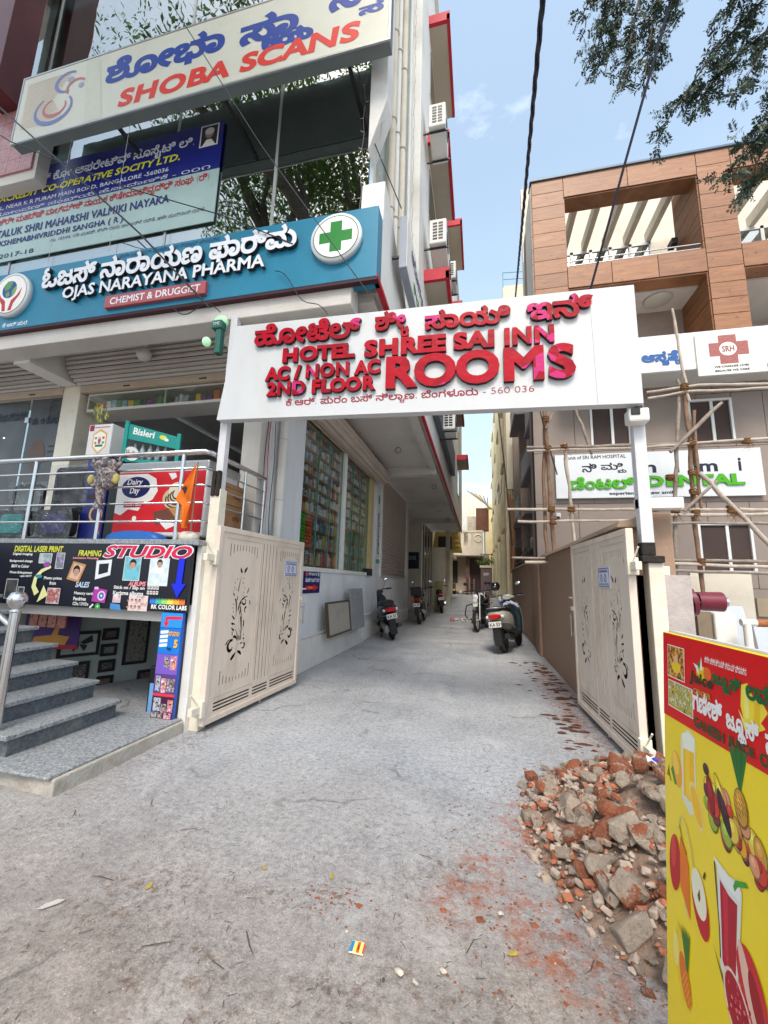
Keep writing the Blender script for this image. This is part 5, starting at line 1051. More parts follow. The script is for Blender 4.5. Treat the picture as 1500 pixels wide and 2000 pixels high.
def notice(fr, u0, v0, lab):
    t = thing('parking_notice', fr.p(u0, v0, .02), lab, 'notice', 'NO PARKING notices on the gate leaves')
    MB().fbox(fr, u0, v0, u0+.33, v0+.21, .006, .012).v
    MB().fbox(fr, u0, v0-.01, u0+.33, v0+.2, .004, .010).build('sheet', ink(214, 216, 232), t)
    f2 = Fr(fr.p(u0, v0, .0105), fr.U, fr.V); p = Print(f2, .0005); B_ = (44, 52, 128)
    for a in ((.01, 0, .32, .008), (.01, .182, .32, .19), (.01, .008, .018, .182), (.312, .008, .32, .182)): p.rect(*a, B_)
    p.ell(.10, .09, .035, .042, B_); p.ell(.10, .09, .026, .032, (214, 216, 232)); p.line([(.08, .065), (.12, .118)], .01, B_); p.ell(.21, .09, .035, .042, B_); p.ell(.21, .09, .024, .03, (214, 216, 232)); p.line([(.19, .065), (.235, .118)], .01, B_); p.build(t)
    write(t, 'NO PARKING', f2, (.04, .145, .29, .17), ink(*B_), bold=.03); write(t, 'INSIDE & OUTSIDE', f2, (.04, .018, .29, .036), ink(*B_), bold=.03)
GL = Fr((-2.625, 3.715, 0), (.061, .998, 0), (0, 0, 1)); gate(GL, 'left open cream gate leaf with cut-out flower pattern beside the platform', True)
notice(GL, 1.35, 1.53, 'small blue and white NO PARKING notice on the left gate leaf')
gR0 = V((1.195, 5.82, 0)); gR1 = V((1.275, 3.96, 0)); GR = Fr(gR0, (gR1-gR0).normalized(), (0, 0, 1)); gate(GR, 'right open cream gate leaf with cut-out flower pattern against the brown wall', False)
notice(GR, 1.06, 1.5, 'small blue and white NO PARKING notice on the right gate leaf')
# arrow sign and slabs on the lane wall
t = thing('arrow_sign', (-2.86, 6.8, 1.25), 'small dark blue sign with a red arrow on the white lane wall', 'sign'); MB().box(-2.87, 6.42, 1.25, -2.855, 7.14, 1.645).build('panel', ink(20, 28, 100), t); F = FXp(-2.854)
p = Print(F); p.poly([(6.5, 1.31), (6.85, 1.31), (6.85, 1.285), (7.06, 1.345), (6.85, 1.405), (6.85, 1.38), (6.5, 1.38)], (225, 40, 35)); p.rect(6.62, 1.335, 6.8, 1.355, (240, 190, 60)); p.ell(6.52, 1.575, .05, .04, (210, 90, 60)); p.ell(7.06, 1.575, .03, .04, (225, 225, 230)); p.build(t)
write(t, 'ಶ್ರೀ ಸಾಯಿ ಇನ್', F, (6.6, 1.55, 7.0, 1.61), ink(230, 230, 240), bold=.03); write(t, 'ಹೋಟೆಲ್ ರೂಮ್ ಗೆ ದಾರಿ', F, (6.48, 1.44, 7.1, 1.52), ink(230, 230, 240), bold=.03)
t = thing('framed_slab', (-2.7, 7.9, .4), 'beige stone board in a thin wooden frame leaning on the lane wall', 'slab')
fs_ = Fr((-2.66, 7.15, .45), (0, 1, 0), (-.12, 0, .99)); MB().fbox(fs_, .05, .03, 1.3, .6, 0, .02).build('slab', mat('beige_board', (.40, .37, .31), .7, .2, 3, dirt=(.2, .18, .15), dscale=3, damt=.5), t); w = MB()
for a in ((0, 0, .05, .63), (1.3, 0, 1.34, .63), (.05, .6, 1.3, .63), (.05, 0, 1.3, .03)): w.fbox(fs_, *a, -.01, .035)
w.build('wooden_frame', mat('dark_wood_strip', (.08, .055, .035), .7, .2, 9), t)
t = thing('granite_slab', (-2.7, 8.9, .4), 'grey granite slab standing against the lane wall beside the framed board', 'slab'); fs_ = Fr((-2.64, 8.5, .43), (0, 1, 0), (-.1, 0, .99)); MB().fbox(fs_, 0, 0, .95, .88, 0, .03).build('slab', M_granite, t, bev=.004)
# wall pipes
t = thing('wall_pipe', (-2.8, 8, .3), 'thin white water pipe with elbows running low along the lane wall', 'pipe')
MB().tube([(-2.79, 6.4, .56), (-2.79, 9.9, .54), (-2.79, 9.9, .1)], .012, 8).build('lower_run', M_white, t); MB().tube([(-2.82, 9.6, .62), (-2.82, 12.6, .7), (-2.82, 12.6, .44)], .012, 8).build('upper_run', M_white, t)
t = thing('drainpipe', (-2.82, 5.2, 0), 'thick white drainpipe at the building corner beside the side window', 'pipe'); MB().cyl((-2.78, 5.24, 0), (-2.78, 5.24, 4.7), .06, 18).build('pipe', M_white, t)
for z in (2.6, 3.5): MB().torus((-2.78, 5.24, z), .062, .009, (0, 0, 1), 18, 6).build('collar', M_cream, t)
t = thing('cable_bundle', (-2.9, 4.95, 1.9), 'string of grey and red cables hanging down the corner beside the drainpipe', 'cable')
for k in range(4): MB().tube([(-2.86+.01*k, 4.9+.06*k+.02*sin(z*5+k), z*.25+1.6) for z in range(0, 13)], .006, 5).build('cable', (M_black, M_red, M_soffit, M_black)[k], t)
t = thing('conduit_pipe', (XR+.05, 5, 5.5), 'group of white pipes running up the lane side of the left building', 'pipe')
for k, y in enumerate((4.75, 5.1, 5.5, 6.1)): MB().cyl((XR-.13, y, 5.5), (XR-.13, y, 17), (.055, .04, .055, .03)[k], 14).build('pipe', M_white if k % 2 else M_cream, t)
for k, y in enumerate((4.75, 5.1, 5.5)):
    for z in (6.6, 8.1, 9.7, 11.5, 13.5): MB().torus((XR-.13, y, z+.2*k), (.06, .045, .06)[k], .012, (0, 0, 1), 14, 6).build('pipe_collar', M_soffit, t)
# air conditioners
def ac(y, z, lab):
    t = thing('air_conditioner', (XR+.3, y, z), lab, 'air conditioner', 'air conditioner units on the lane side')
    MB().box(XR+.12, y, z, XR+.46, y+.8, z+.55).build('casing', M_white, t, bev=.02)
    f = FY(y); w = MB()
    for a in range(2):
        for b in range(6): w.fbox(f, XR+.19+.115*a, z+.08+.07*b, XR+.28+.115*a, z+.125+.07*b, 0, .004)
    w.build('side_vent', M_black, t); MB().lathe([(.05, 0), (.2, 0), (.2, .012), (.05, .012)], (XR+.46, y+.35, z+.27), (1, 0, 0), 20).build('fan_grille', M_blackm, t)
    for yy in (y+.08, y+.68): MB().add([(XR, yy, z-.02), (XR+.5, yy, z-.02), (XR+.5, yy+.03, z-.02), (XR, yy+.03, z-.02), (XR, yy, z-.05), (XR+.5, yy, z-.05), (XR+.5, yy+.03, z-.05), (XR, yy+.03, z-.05)], [(0, 1, 2, 3), (4, 7, 6, 5), (0, 4, 5, 1), (1, 5, 6, 2), (2, 6, 7, 3), (3, 7, 4, 0)]).build('bracket', M_blackm, t)
ac(6.85, 10.65, 'white air conditioner under the topmost visible red-rimmed sunshade')
ac(7.15, 8.2, 'white air conditioner just above the middle red-rimmed sunshade, nearest the sign')
ac(7.9, 8.2, 'white air conditioner hidden partly behind the nearest one')
ac(10.6, 10.2, 'small white air conditioner farther along the lane side')
ac(10.2, 5.45, 'grey-white air conditioner low under the overhang beside the dark duct')
# festoon lights
t = thing('string_lights', (-1.2, 4.1, 6), 'unlit string lights with curled wires hanging at the glass corner', 'string lights')
for k, (x, y) in enumerate(((-1.36, 4.05), (-1.12, 4.0), (XR+.02, 5.7))):
    P = [(x+.012*sin(i*1.7), y+.01*cos(i*2.3), 5.6+.12*i) for i in range(60)]; MB().tube(P, .004, 4).build('wire', mat('mauve_wire', (.3, .22, .25), .6), t)
    w = MB()
    for i in range(0, 60, 2): q = V(P[i]); w.tube([q, q+V((random.uniform(-.05, .05), -.02, random.uniform(-.04, .02)))], [.004, .002], 4)
    w.build('small_bulbs', mat('bulb_white', (.6, .58, .55), .4), t)
# ================= RIGHT: COMPOUND WALL =================
CW = thing('compound_wall', (1.5, 10, 0), 'long brown plastered compound wall with sloping cap along the right of the lane', 'wall')
w = MB(); w.box(1.32, 4.3, 0, 1.52, 17.6, 2.06); w.box(1.26, 9.6, 0, 1.32, 10.2, 2.1); w.box(1.52, 4.22, 0, 1.74, 4.5, 2.2); w.build('body', M_brown, CW, bev=.01)
w = MB(); w.add([(1.27, 4.2, 2.06), (1.57, 4.2, 2.06), (1.57, 17.6, 2.06), (1.27, 17.6, 2.06), (1.30, 4.2, 2.12), (1.57, 4.2, 2.17), (1.57, 17.6, 2.17), (1.30, 17.6, 2.12)], [(0, 3, 2, 1), (4, 5, 6, 7), (0, 1, 5, 4), (1, 2, 6, 5), (2, 3, 7, 6), (3, 0, 4, 7)]); w.build('cap', M_browncap, CW, bev=.006)
MB().box(1.40, 4.0, 2.2, 1.76, 4.12, 2.30).build('white_coping', M_white, CW, bev=.008)
MB().box(1.58, 4.06, 0, 1.78, 4.2, 1.62).build('painted_end', mat('flaking_end_paint', (.45, .40, .38), .8, .25, 3, .3, 30, dirt=(.72, .70, .68), dscale=2.4, damt=.9), CW)
t = thing('gate_pillar', (1.53, 4.25, 0), 'wide cream painted metal gate pillar behind the right gate hinge', 'pillar')
MB().box(1.505, 4.14, 0, 1.66, 4.22, 1.70).build('front_face', M_gatew, t, bev=.006); MB().box(1.44, 4.3, 0, 1.52, 4.36, 1.62).build('rear_plate', mat('olive_cream_paint', (.40, .35, .22), .6, .15, 3), t, bev=.004)
# fire hose inlet
t = thing('fire_inlet', (1.9, 4.3, 1.35), 'maroon cast fire hose inlet valve sticking out beside the pillar', 'valve'); Mm = mat('maroon_cast_paint', (.16, .015, .03), .35, .2, 8, coat=.3)
w = MB(); w.cyl((1.70, 4.2, 1.39), (1.86, 4.2, 1.40), .075, 20); w.cyl((1.80, 4.2, 1.39), (1.835, 4.2, 1.395), .125, 20); w.ell((1.90, 4.2, 1.40), (.05, .06, .06), 14); w.cyl((1.87, 4.2, 1.40), (2.06, 4.2, 1.40), .08, 18, r1=.085); w.build('valve_body', Mm, t)
w = MB()
for k in range(8): a = k*pi/4; w.cyl((1.79, 4.2+.105*cos(a), 1.39+.105*sin(a)), (1.85, 4.2+.105*cos(a), 1.39+.105*sin(a)), .012, 6)
w.build('bolts', M_blackm, t); MB().cyl((2.06, 4.2, 1.40), (2.10, 4.2, 1.40), .04, 12).build('cap', M_steel, t)
# ================= DENTAL / HOSPITAL BUILDING =================
H_ = thing('hospital_building', (4, 10, 0), 'brown tiled hospital building with timber-look framed balconies on the right', 'building')
Mtile = mat('brown_facade_panel', (.285, .235, .205), .7, .10, 1.0, .08, 30, dirt=(.22, .17, .145), dscale=.8, damt=.4)
YW = 10.0; rows = [0.2, 1.55, 2.05, 3.38, 4.62, 5.86, 6.7]; ops = [(2.6, 3.46, 4.72, 5.80), (4.64, 5.50, 4.70, 5.74), (4.60, 5.60, 1.86, 2.92), (6.9, 7.8, 4.7, 5.74), (6.9, 7.8, 1.86, 2.92)]
MB().box(1.32, YW+.03, 0, 14, YW+.3, 6.72).build('wall_core', mat('joint_shadow', (.07, .05, .045), .9, .1), H_)
random.seed(11)
for j in range(len(rows)-1):
    z0, z1 = rows[j], rows[j+1]; x = 1.32; off = .0 if j % 2 else -.35
    while x < 12:
        wd_ = 1.28; x1 = min(12, x+wd_+(off if x == 1.32 else 0))
        segs = [(x, x1, z0, z1)]
        for (a, b, c, d) in ops:
            ns = []
            for (p0, p1, q0, q1) in segs:
                if b <= p0 or a >= p1 or d <= q0 or c >= q1: ns.append((p0, p1, q0, q1)); continue
                if p0 < a: ns.append((p0, a, q0, q1))
                if b < p1: ns.append((b, p1, q0, q1))
                m0, m1 = max(p0, a), min(p1, b)
                if q0 < c: ns.append((m0, m1, q0, c))
                if d < q1: ns.append((m0, m1, d, q1))
            segs = ns
        for (p0, p1, q0, q1) in segs:
            if p1-p0 > .03 and q1-q0 > .03: MB().box(p0+.006, YW, q0+.006, p1-.006, YW+.035, q1-.006).build('wall_panel', Mtile, H_)
        x = x1
wf = mat('white_window_frame', (.72, .74, .74), .35, .04)
for (a, b, c, d) in ops:
    w = MB(); w.box(a, YW-.02, c, a+.05, YW+.1, d); w.box(b-.05, YW-.02, c, b, YW+.1, d); w.box(a+.05, YW-.02, c, b-.05, YW+.1, c+.05); w.box(a+.05, YW-.02, d-.05, b-.05, YW+.1, d); m_ = a+(b-a)*.55; w.box(m_-.03, YW, c+.05, m_+.03, YW+.08, d-.05)
    o = w.build('window_frame', wf, H_, bev=.004); MB().box(a+.05, YW+.05, c+.05, b-.05, YW+.056, d-.05).build('window_glass', M_glassW, o); MB().box(a+.05, YW+.2, c+.05, b-.05, YW+.22, d-.05).build('dark_room', M_dark, o)
MB().box(4.35, YW-.06, .9, 5.45, YW-.0, 1.86).build('beige_patch', M_cream, H_); MB().box(5.5, YW-.05, 1.0, 9, YW, 1.36).build('plinth_band', mat('tan_band', (.35, .28, .19), .8, .1, 2), H_)
# fascia of the first slab with its signs
w = MB(); w.box(1.9, 9.15, 6.06, 14, 9.22, 6.9); w.build('white_fascia', M_whitewall, H_, bev=.004)
MB().box(1.9, 9.22, 6.1, 14, 10.0, 6.2).build('balcony_soffit', M_soffit, H_); MB().box(1.36, 9.4, 6.7, 14, 10.4, 6.78).build('balcony_floor', M_soffit, H_)
MB().box(1.4, 11.4, 6.7, 14, 11.6, 8.3).build('recess_wall', M_soffit, H_); MB().box(1.4, 11.4, 8.3, 14, 11.6, 11.12).build('recess_wall_upper', M_cream, H_); MB().box(1.6, 13.2, 11, 14, 13.4, 15.5).build('added_cream_wall', M_cream, H_); MB().box(1.36, 9.6, 8.28, 14, 11.6, 8.36).build('balcony_ceiling', M_soffit, H_)  # cream wall behind the pergola is added, its sunlit face brightens the beam gaps
# recess windows low level
for (a, b) in ((3.95, 5.15), (8.2, 9.4)):
    w = MB(); w.box(a, 11.33, 7.0, b, 11.4, 7.9); w.build('dark_room', M_dark, H_)
    w = MB(); m_ = (a+b)/2; w.box(a, 11.27, 7.85, b, 11.34, 7.92); w.box(m_-.04, 11.27, 6.9, m_+.04, 11.34, 7.85); w.box(a, 11.27, 6.9, a+.05, 11.34, 7.85); w.box(b-.05, 11.27, 6.9, b, 11.34, 7.85); o = w.build('window_frame', wf, H_)
    MB().box(a+.05, 11.3, 6.9, b-.05, 11.31, 7.85).build('window_glass', M_glassW, o)
MB().lathe([(0, 0), (.26, 0), (.30, .03), (.28, .06), (0, .06)], (4.2, 9.9, 8.22), (0, 0, 1), 30).build('ceiling_lamp', mat('pale_lamp_cover', (.55, .54, .48), .3, .05), H_)
# timber-look frame: planks
def woodmat():
    m = bpy.data.materials.new('timber_look_cladding'); m.use_nodes = True; n = m.node_tree.nodes; l = m.node_tree.links; b = n['Principled BSDF']; b.inputs['Roughness'].default_value = .5
    tc = n.new('ShaderNodeTexCoord'); mp = n.new('ShaderNodeMapping'); mp.inputs['Scale'].default_value = (1, 1, 9); oi = n.new('ShaderNodeObjectInfo')
    ad = n.new('ShaderNodeVectorMath'); ad.operation = 'ADD'; l.new(tc.outputs['Object'], mp.inputs[0]); cb = n.new('ShaderNodeCombineXYZ'); mu = n.new('ShaderNodeMath'); mu.operation = 'MULTIPLY'; mu.inputs[1].default_value = 37; l.new(oi.outputs['Random'], mu.inputs[0]); l.new(mu.outputs[0], cb.inputs[0]); l.new(mp.outputs[0], ad.inputs[0]); l.new(cb.outputs[0], ad.inputs[1])
    a = n.new('ShaderNodeTexNoise'); a.inputs['Scale'].default_value = 2.2; a.inputs['Detail'].default_value = 8; a.inputs['Roughness'].default_value = .7; a.inputs['Distortion'].default_value = .6; l.new(ad.outputs[0], a.inputs['Vector'])
    r = n.new('ShaderNodeValToRGB'); e = r.color_ramp.elements; e[0].position = .32; e[0].color = (.20, .082, .034, 1); e[1].position = .7; e[1].color = (.37, .17, .075, 1); l.new(a.outputs[0], r.inputs[0])
    k = n.new('ShaderNodeTexNoise'); k.inputs['Scale'].default_value = 9; l.new(tc.outputs['Object'], k.inputs['Vector']); kr = n.new('ShaderNodeValToRGB'); kr.color_ramp.elements[0].position = .66; kr.color_ramp.elements[1].position = .75; kr.color_ramp.elements[0].color = (1, 1, 1, 1); kr.color_ramp.elements[1].color = (.5, .4, .35, 1); l.new(k.outputs[0], kr.inputs[0])
    x = n.new('ShaderNodeMixRGB'); x.blend_type = 'MULTIPLY'; x.inputs[0].default_value = .8; l.new(r.outputs[0], x.inputs[1]); l.new(kr.outputs[0], x.inputs[2])
    hs = n.new('ShaderNodeHueSaturation'); mr = n.new('ShaderNodeMapRange'); mr.inputs[3].default_value = .86; mr.inputs[4].default_value = 1.12; l.new(oi.outputs['Random'], mr.inputs[0]); l.new(mr.outputs[0], hs.inputs['Value']); l.new(x.outputs[0], hs.inputs['Color'])
    l.new(hs.outputs[0], b.inputs['Base Color']); return m
M_wood = woodmat()
YF = 9.2; JW = mat('cladding_joint', (.05, .025, .012), .9, .1)
def planks(x0, x1, z0, z1, ph, pw, y0=YF, y1=YF+.03):
    nz_ = max(1, round((z1-z0)/ph)); h = (z1-z0)/nz_; nx = max(1, round((x1-x0)/pw)); ww = (x1-x0)/nx
    for i in range(nz_):
        for j in range(nx): MB().box(x0+ww*j+.007, y0, z0+h*i+.007, x0+ww*(j+1)-.007, y1, z0+h*(i+1)-.007).build('cladding_plank', M_wood, H_)
def side_planks(x, y0, y1, z0, z1, ph, sgn):
    nz_ = max(1, round((z1-z0)/ph)); h = (z1-z0)/nz_
    for i in range(nz_): MB().box(x, y0+.005, z0+h*i+.007, x+sgn*.03, y1, z0+h*(i+1)-.007).build('cladding_plank', M_wood, H_)
def frame_bay(xa, xb, xc, xd):
    """column xa-xb, opening xb-xc, column xc-xd"""
    planks(xb, xc, 10.83, 11.40, .6, 1.15); planks(xb, xc, 8.35, 8.92, .6, 1.1)
    for z0, z1 in ((10.83, 11.4), (8.35, 8.92)): MB().box(xb-.01, YF+.025, z0+.01, xc+.01, YF+.45, z1-.01).build('beam_core', JW, H_)
    MB().box(xb, YF+.03, 10.80, xc, YF+.45, 10.83).build('beam_underside', M_wood, H_); MB().box(xb, YF+.03, 8.32, xc, YF+1.1, 8.35).build('beam_underside', M_wood, H_)
for xa, xb in ((1.364, 2.10), (4.93, 5.60), (8.6, 9.3)):
    planks(xa, xb, 6.92, 11.40, .37, 3); MB().box(xa+.01, YF+.025, 6.92, xb-.01, YF+1.15, 11.38).build('column_core', JW, H_)
    side_planks(xb-.012, YF+.03, YF+1.15, 6.92, 11.35, .37, 1); side_planks(xa+.012, YF+.03, YF+1.15, 6.92, 11.35, .37, -1)
frame_bay(0, 2.10, 4.93, 0); frame_bay(0, 5.60, 8.6, 0)
MB().box(1.33, YF-.04, 11.40, 14, YF+.3, 11.45).build('roof_flashing', mat('blue_grey_flashing', (.06, .12, .18), .4, .1), H_)
# white side wedge wall
w = MB(); w.box(1.36, 10.35, 0, 1.5, 11.0, 11.3); w.box(2.2, 11.0, 6, 2.4, 16, 11.3); w.build('lane_side_wall', mat('dusky_brown_wall', (.34, .27, .23), .8, .12, 1.2), H_)
MB().box(1.34, 9.25, 6.9, 1.38, 10.35, 11.3).build('frame_side', M_white, H_)
# pergola beams sloping behind the top opening, cream walls
for x in (2.45, 3.0, 3.55, 4.1, 4.65, 5.9, 6.5, 7.1, 7.7, 8.3):
    MB().box(x, 9.66, 11.08, x+.13, 11.4, 11.38).build('pergola_beam', M_cream, H_, bev=.006)
# upper windows
for (a, b) in ((2.2, 4.75), (6.3, 9)):
    w = MB(); nn = 5
    for i in range(nn+1): w.box(a+(b-a)*i/nn-.04, 11.3, 8.9, a+(b-a)*i/nn+.04, 11.38, 11.05)
    w.box(a, 11.3, 10.97, b, 11.38, 11.05); w.box(a, 11.3, 10.2, b, 11.36, 10.26); o = w.build('window_frame', wf, H_); MB().box(a, 11.33, 8.9, b, 11.34, 11.0).build('window_glass', M_glassF, o)
w = MB()
for z in (9.0, 9.12): w.tube([(2.1, 9.3, z), (4.93, 9.3, z)], .015, 8)
w.build('balcony_rail', M_steel, H_)
MB().box(4.72, 10.1, 9.9, 4.85, 10.35, 10.05).build('flood_lamp', M_blackm, H_)
# signs on it
DS = thing('dental_sign', (3.8, 9.9, 3.5), 'white dental clinic signboard with green DENTAL lettering on the brown facade', 'sign')
MB().box(1.77, 9.9, 3.49, 5.87, 9.97, 4.53).build('panel', mat('white_sign_board', (.70, .74, .77), .4, .03), DS, bev=.004); F = FY(9.9); GG = mat('green_letter', (.07, .42, .01), .4, .1); GS = mat('green_letter_side', (.02, .12, .01), .5); NV = ink(34, 38, 56)
write(DS, 'A unit of SRI RAM HOSPITAL', F, (1.95, 4.41, 3.28, 4.495), NV, bold=.015)
write(DS, 'ನಿ', F, (2.345, 4.09, 2.66, 4.31), NV, bold=.02, res=3); write(DS, 'ಮಿ{ಮ}', F, (2.745, 4.06, 3.27, 4.31), NV, bold=.02, res=3)
for ch, b in (('n', (3.64, 4.04, 3.87, 4.23)), ('i', (4.27, 4.03, 4.32, 4.33)), ('m', (4.70, 4.03, 5.05, 4.22)), ('i', (5.43, 4.03, 5.49, 4.32))): write(DS, ch, F, b, NV, bold=.03, res=3)
write(DS, 'ಡೆಂಟಲ್', F, (2.07, 3.69, 3.41, 3.98), GG, .03, .03, side=GS, res=3); write(DS, 'DENTAL', F, (3.64, 3.72, 5.51, 3.97), GG, .03, .055, side=GS, res=3)
write(DS, 'experience a new smile', F, (2.884, 3.53, 4.23, 3.625), NV, bold=.03)
HO = thing('hospital_sign', (4.5, 9.1, 6), 'blue Kannada hospital lettering and a white cross-logo panel on the white fascia', 'sign'); F = FY(9.15)
write(HO, 'ಶ್ರೀ ರಾಮ್ ಆಸತ್ರೆ'.replace('ಶ್ರೀ ರಾಮ್ ಆಸತ್ರೆ', 'ರಾಮ್ ಆಸ{ಪ}ತೆ{ರ}'), F, (2.6, 6.2, 4.217, 6.53), ink(40, 95, 165), .01, .04, res=3)
MB().box(4.487, 9.10, 5.87, 5.70, 9.148, 6.80).build('logo_panel', M_white, HO, bev=.006); F = FY(9.10); cm = mat('brushed_red_cross', (.36, .12, .11), .5, .35, 30); p = Print(F)
p.rect(4.90, 6.10, 5.22, 6.74, cm); p.rect(4.72, 6.28, 5.42, 6.58, cm); p.ell(5.06, 6.43, .155, .15, (235, 235, 232)); p.build(HO, 'cross_logo'); write(HO, 'SRH', F, (4.95, 6.36, 5.17, 6.50), cm, bold=.03, d0=.006)
write(HO, 'WE CHANGE LIVES', F, (4.78, 6.02, 5.39, 6.065), ink(50, 50, 60), bold=.04); write(HO, 'BECAUSE WE CARE', F, (4.79, 5.93, 5.39, 5.975), ink(50, 50, 60), bold=.04)
t = thing('wall_camera', (2.0, 9.95, 3.0), 'small white wall camera beside the scaffold pole on the brown wall', 'camera'); MB().box(1.62, 9.2, 2.93, 1.72, 9.5, 3.04).build('body', M_white, t, bev=.02); MB().box(1.63, 9.19, 2.90, 1.69, 9.2, 2.96).build('lens', M_black, t); MB().box(1.655, 9.5, 2.97, 1.69, 10.0, 3.0).build('arm', M_white, t)
# marble slabs leaning, white rail bits in the yard
yard = [('pale blue-white marble slab leaning under the scaffold, widest one', (3.0, 8.2, .0), 1.5, 1.28, .3), ('pale marble slab leaning just right of the fire inlet', (2.35, 5.6, 0), .55, 1.35, .25), ('white marble slab leaning at the right picture edge', (4.2, 7.6, 0), 1.6, 1.05, .2)]
Mmar = mat('pale_marble', (.52, .56, .60), .35, .1, 2.5)
for lb, (x, y, z), ww, hh, ln in yard:
    f_ = Fr((x, y, z), (1, 0, 0), (0, ln, 1)); MB().fbox(f_, 0, 0, ww, hh, 0, .03).build('marble_slab', Mmar, label=lb, cat='slab', group='marble slabs leaning in the hospital yard')
t = thing('white_rail', (2.8, 4.8, .9), 'short white painted pipe barrier with rusty joint behind the juice board', 'barrier'); w = MB()
w.tube([(2.55, 4.9, 1.19), (3.9, 4.9, 1.2)], .035, 10); w.tube([(2.60, 4.9, 0), (2.60, 4.9, 1.18)], .035, 10); w.tube([(2.95, 4.9, 0), (2.95, 4.9, 1.34)], .045, 12); w.build('pipes', M_white, t); MB().tube([(2.68, 4.9, 1.19), (2.83, 4.9, 1.192)], .037, 10).build('rusty_joint', mat('rust', (.35, .13, .05), .9, .3, 20), t)
t = thing('white_post', (2.45, 5.1, 0), 'chunky white square concrete post behind the juice board', 'post'); MB().box(2.42, 5.1, 0, 2.62, 5.25, 1.27).build('post_body', M_white, t, bev=.02); MB().box(2.28, 5.14, 0, 2.41, 5.22, 1.27).build('brown_board', mat('old_board', (.22, .17, .12), .8, .2, 6), t)
# ---- bamboo scaffolding
BS = thing('bamboo_scaffold', (3.5, 8.6, 0), 'rope-tied bamboo pole scaffolding standing in front of the hospital facade', 'scaffolding')
Mb = [mat('bamboo_grey', (.30, .25, .21), .75, .3, 7, .4, 30, dirt=(.2, .13, .09), dscale=5, damt=.6), mat('bamboo_brown', (.22, .13, .085), .75, .35, 7, .4, 30, dirt=(.34, .26, .2), dscale=5, damt=.6), mat('bamboo_pale', (.50, .43, .36), .7, .2, 7, .3, 30, dirt=(.25, .17, .12), dscale=5, damt=.5)]
Mrope = mat('coir_rope', (.20, .095, .035), .9, .4, 40, .5, 80)
def pole(pts, r, m):
    P = [V(a) for a in pts]; out = []; rr = []
    for a, b in zip(P[:-1], P[1:]):
        n = max(2, int((b-a).length/.22))
        for i in range(n): q = a.lerp(b, i/n); out.append(q+V((random.uniform(-.013, .013), random.uniform(-.01, .01), random.uniform(-.008, .008)))); rr.append(r*random.uniform(.84, 1.14))
    out.append(P[-1]); rr.append(r*.8); MB().tube(out, rr, 8).build('bamboo_pole', m, BS)
def knot(x, y, z, s=1.):
    w = MB()
    for i in range(4): w.torus((x, y-.01, z+.022*(i-1.5)*s), .055*s, .014*s, (random.uniform(-.3, .3), random.uniform(-.3, .3), 1), 12, 5)
    for i in range(5): q = V((x+random.uniform(-.05, .05), y-.05, z-.03)); w.tube([q, q+V((random.uniform(-.06, .06), -.02, -.08)), q+V((random.uniform(-.12, .12), -.02, random.uniform(-.22, -.1)))], [.006, .004, .002], 4)
    w.build('rope_knot', Mrope, BS)
y = 8.6
pole([(3.99, y, 0), (3.97, y, .6), (3.94, y, 1.9), (3.90, y, 2.93), (3.98, y, 4.2), (3.957, y, 5.4)], .04, Mb[1]); pole([(4.02, y-.04, 5.1), (3.93, y-.04, 6.2), (3.88, y-.04, 7.12)], .028, Mb[2])
pole([(3.88, y, 5.6), (3.98, y, 5.2), (4.05, y+.03, 3.6)], .03, Mb[0]); pole([(3.52, y, 0), (3.515, y, 1.3), (3.61, y, 2.93), (3.86, y, 5.25)], .036, Mb[0])
pole([(4.06, y-.06, 4.9), (4.03, y-.06, 3.9), (4.02, y-.06, 3.0)], .032, Mb[1])
pole([(4.03, y-.1, 3.66), (5.02, y-.1, 2.29), (5.7, y-.1, 1.35)], .04, Mb[2]); pole([(3.59, y-.09, 4.08), (4.53, y-.09, 5.02)], .035, Mb[0]); pole([(3.71, y-.12, 2.93), (4.3, y-.12, 3.49)], .03, Mb[0])
pole([(1.71, y-.05, 4.36), (1.80, y-.05, 3.0), (1.83, y-.05, 2.0)], .034, Mb[2])
pole([(1.46, y, .5), (1.45, y, 2.2), (1.41, y, 3.4), (1.37, y, 5.6)], .04, Mb[1]); pole([(1.33, y+.05, 2.0), (1.30, y+.05, 3.4), (1.42, y+.05, 5.6)], .035, Mb[1]); pole([(1.38, y-.05, 4.7), (1.54, y-.05, 5.05)], .028, Mb[0])
pole([(1.98, y+.1, 5.23), (2.26, y+.1, 4.15)], .03, Mb[0])
pole([(3.3, y-.03, 5.35), (4.2, y-.03, 5.43), (5.9, y-.03, 5.32)], .028, Mb[2]); pole([(3.3, y-.05, 5.22), (3.95, y-.06, 5.3), (6.2, y-.05, 5.25)], .026, Mb[2])
pole([(.98, y-.04, 4.31), (2.6, y-.04, 4.27), (6.2, y-.04, 4.22)], .034, Mb[0]); pole([(1.0, y-.07, 4.23), (3.0, y-.07, 4.2), (6.2, y-.07, 4.32)], .026, Mb[2])
pole([(.57, y-.04, 3.01), (2.6, y-.04, 2.99), (6.0, y-.04, 2.94)], .030, Mb[2]); pole([(.77, y-.06, 2.75), (2.92, y-.06, 2.77)], .026, Mb[2]); pole([(3.38, y-.06, 2.86), (6.0, y-.06, 2.87)], .033, Mb[2]); pole([(2.95, y-.1, 2.72), (6, y-.1, 2.68)], .026, Mb[0])
pole([(.65, y-.04, 2.02), (2, y-.04, 2.03), (5.6, y-.04, 2.02)], .028, Mb[0]); pole([(.9, y-.07, 1.94), (3, y-.07, 1.97), (6.0, y-.07, 1.9)], .032, Mb[2]); pole([(2.7, y-.1, 1.84), (6.0, y-.1, 1.8)], .028, Mb[0])
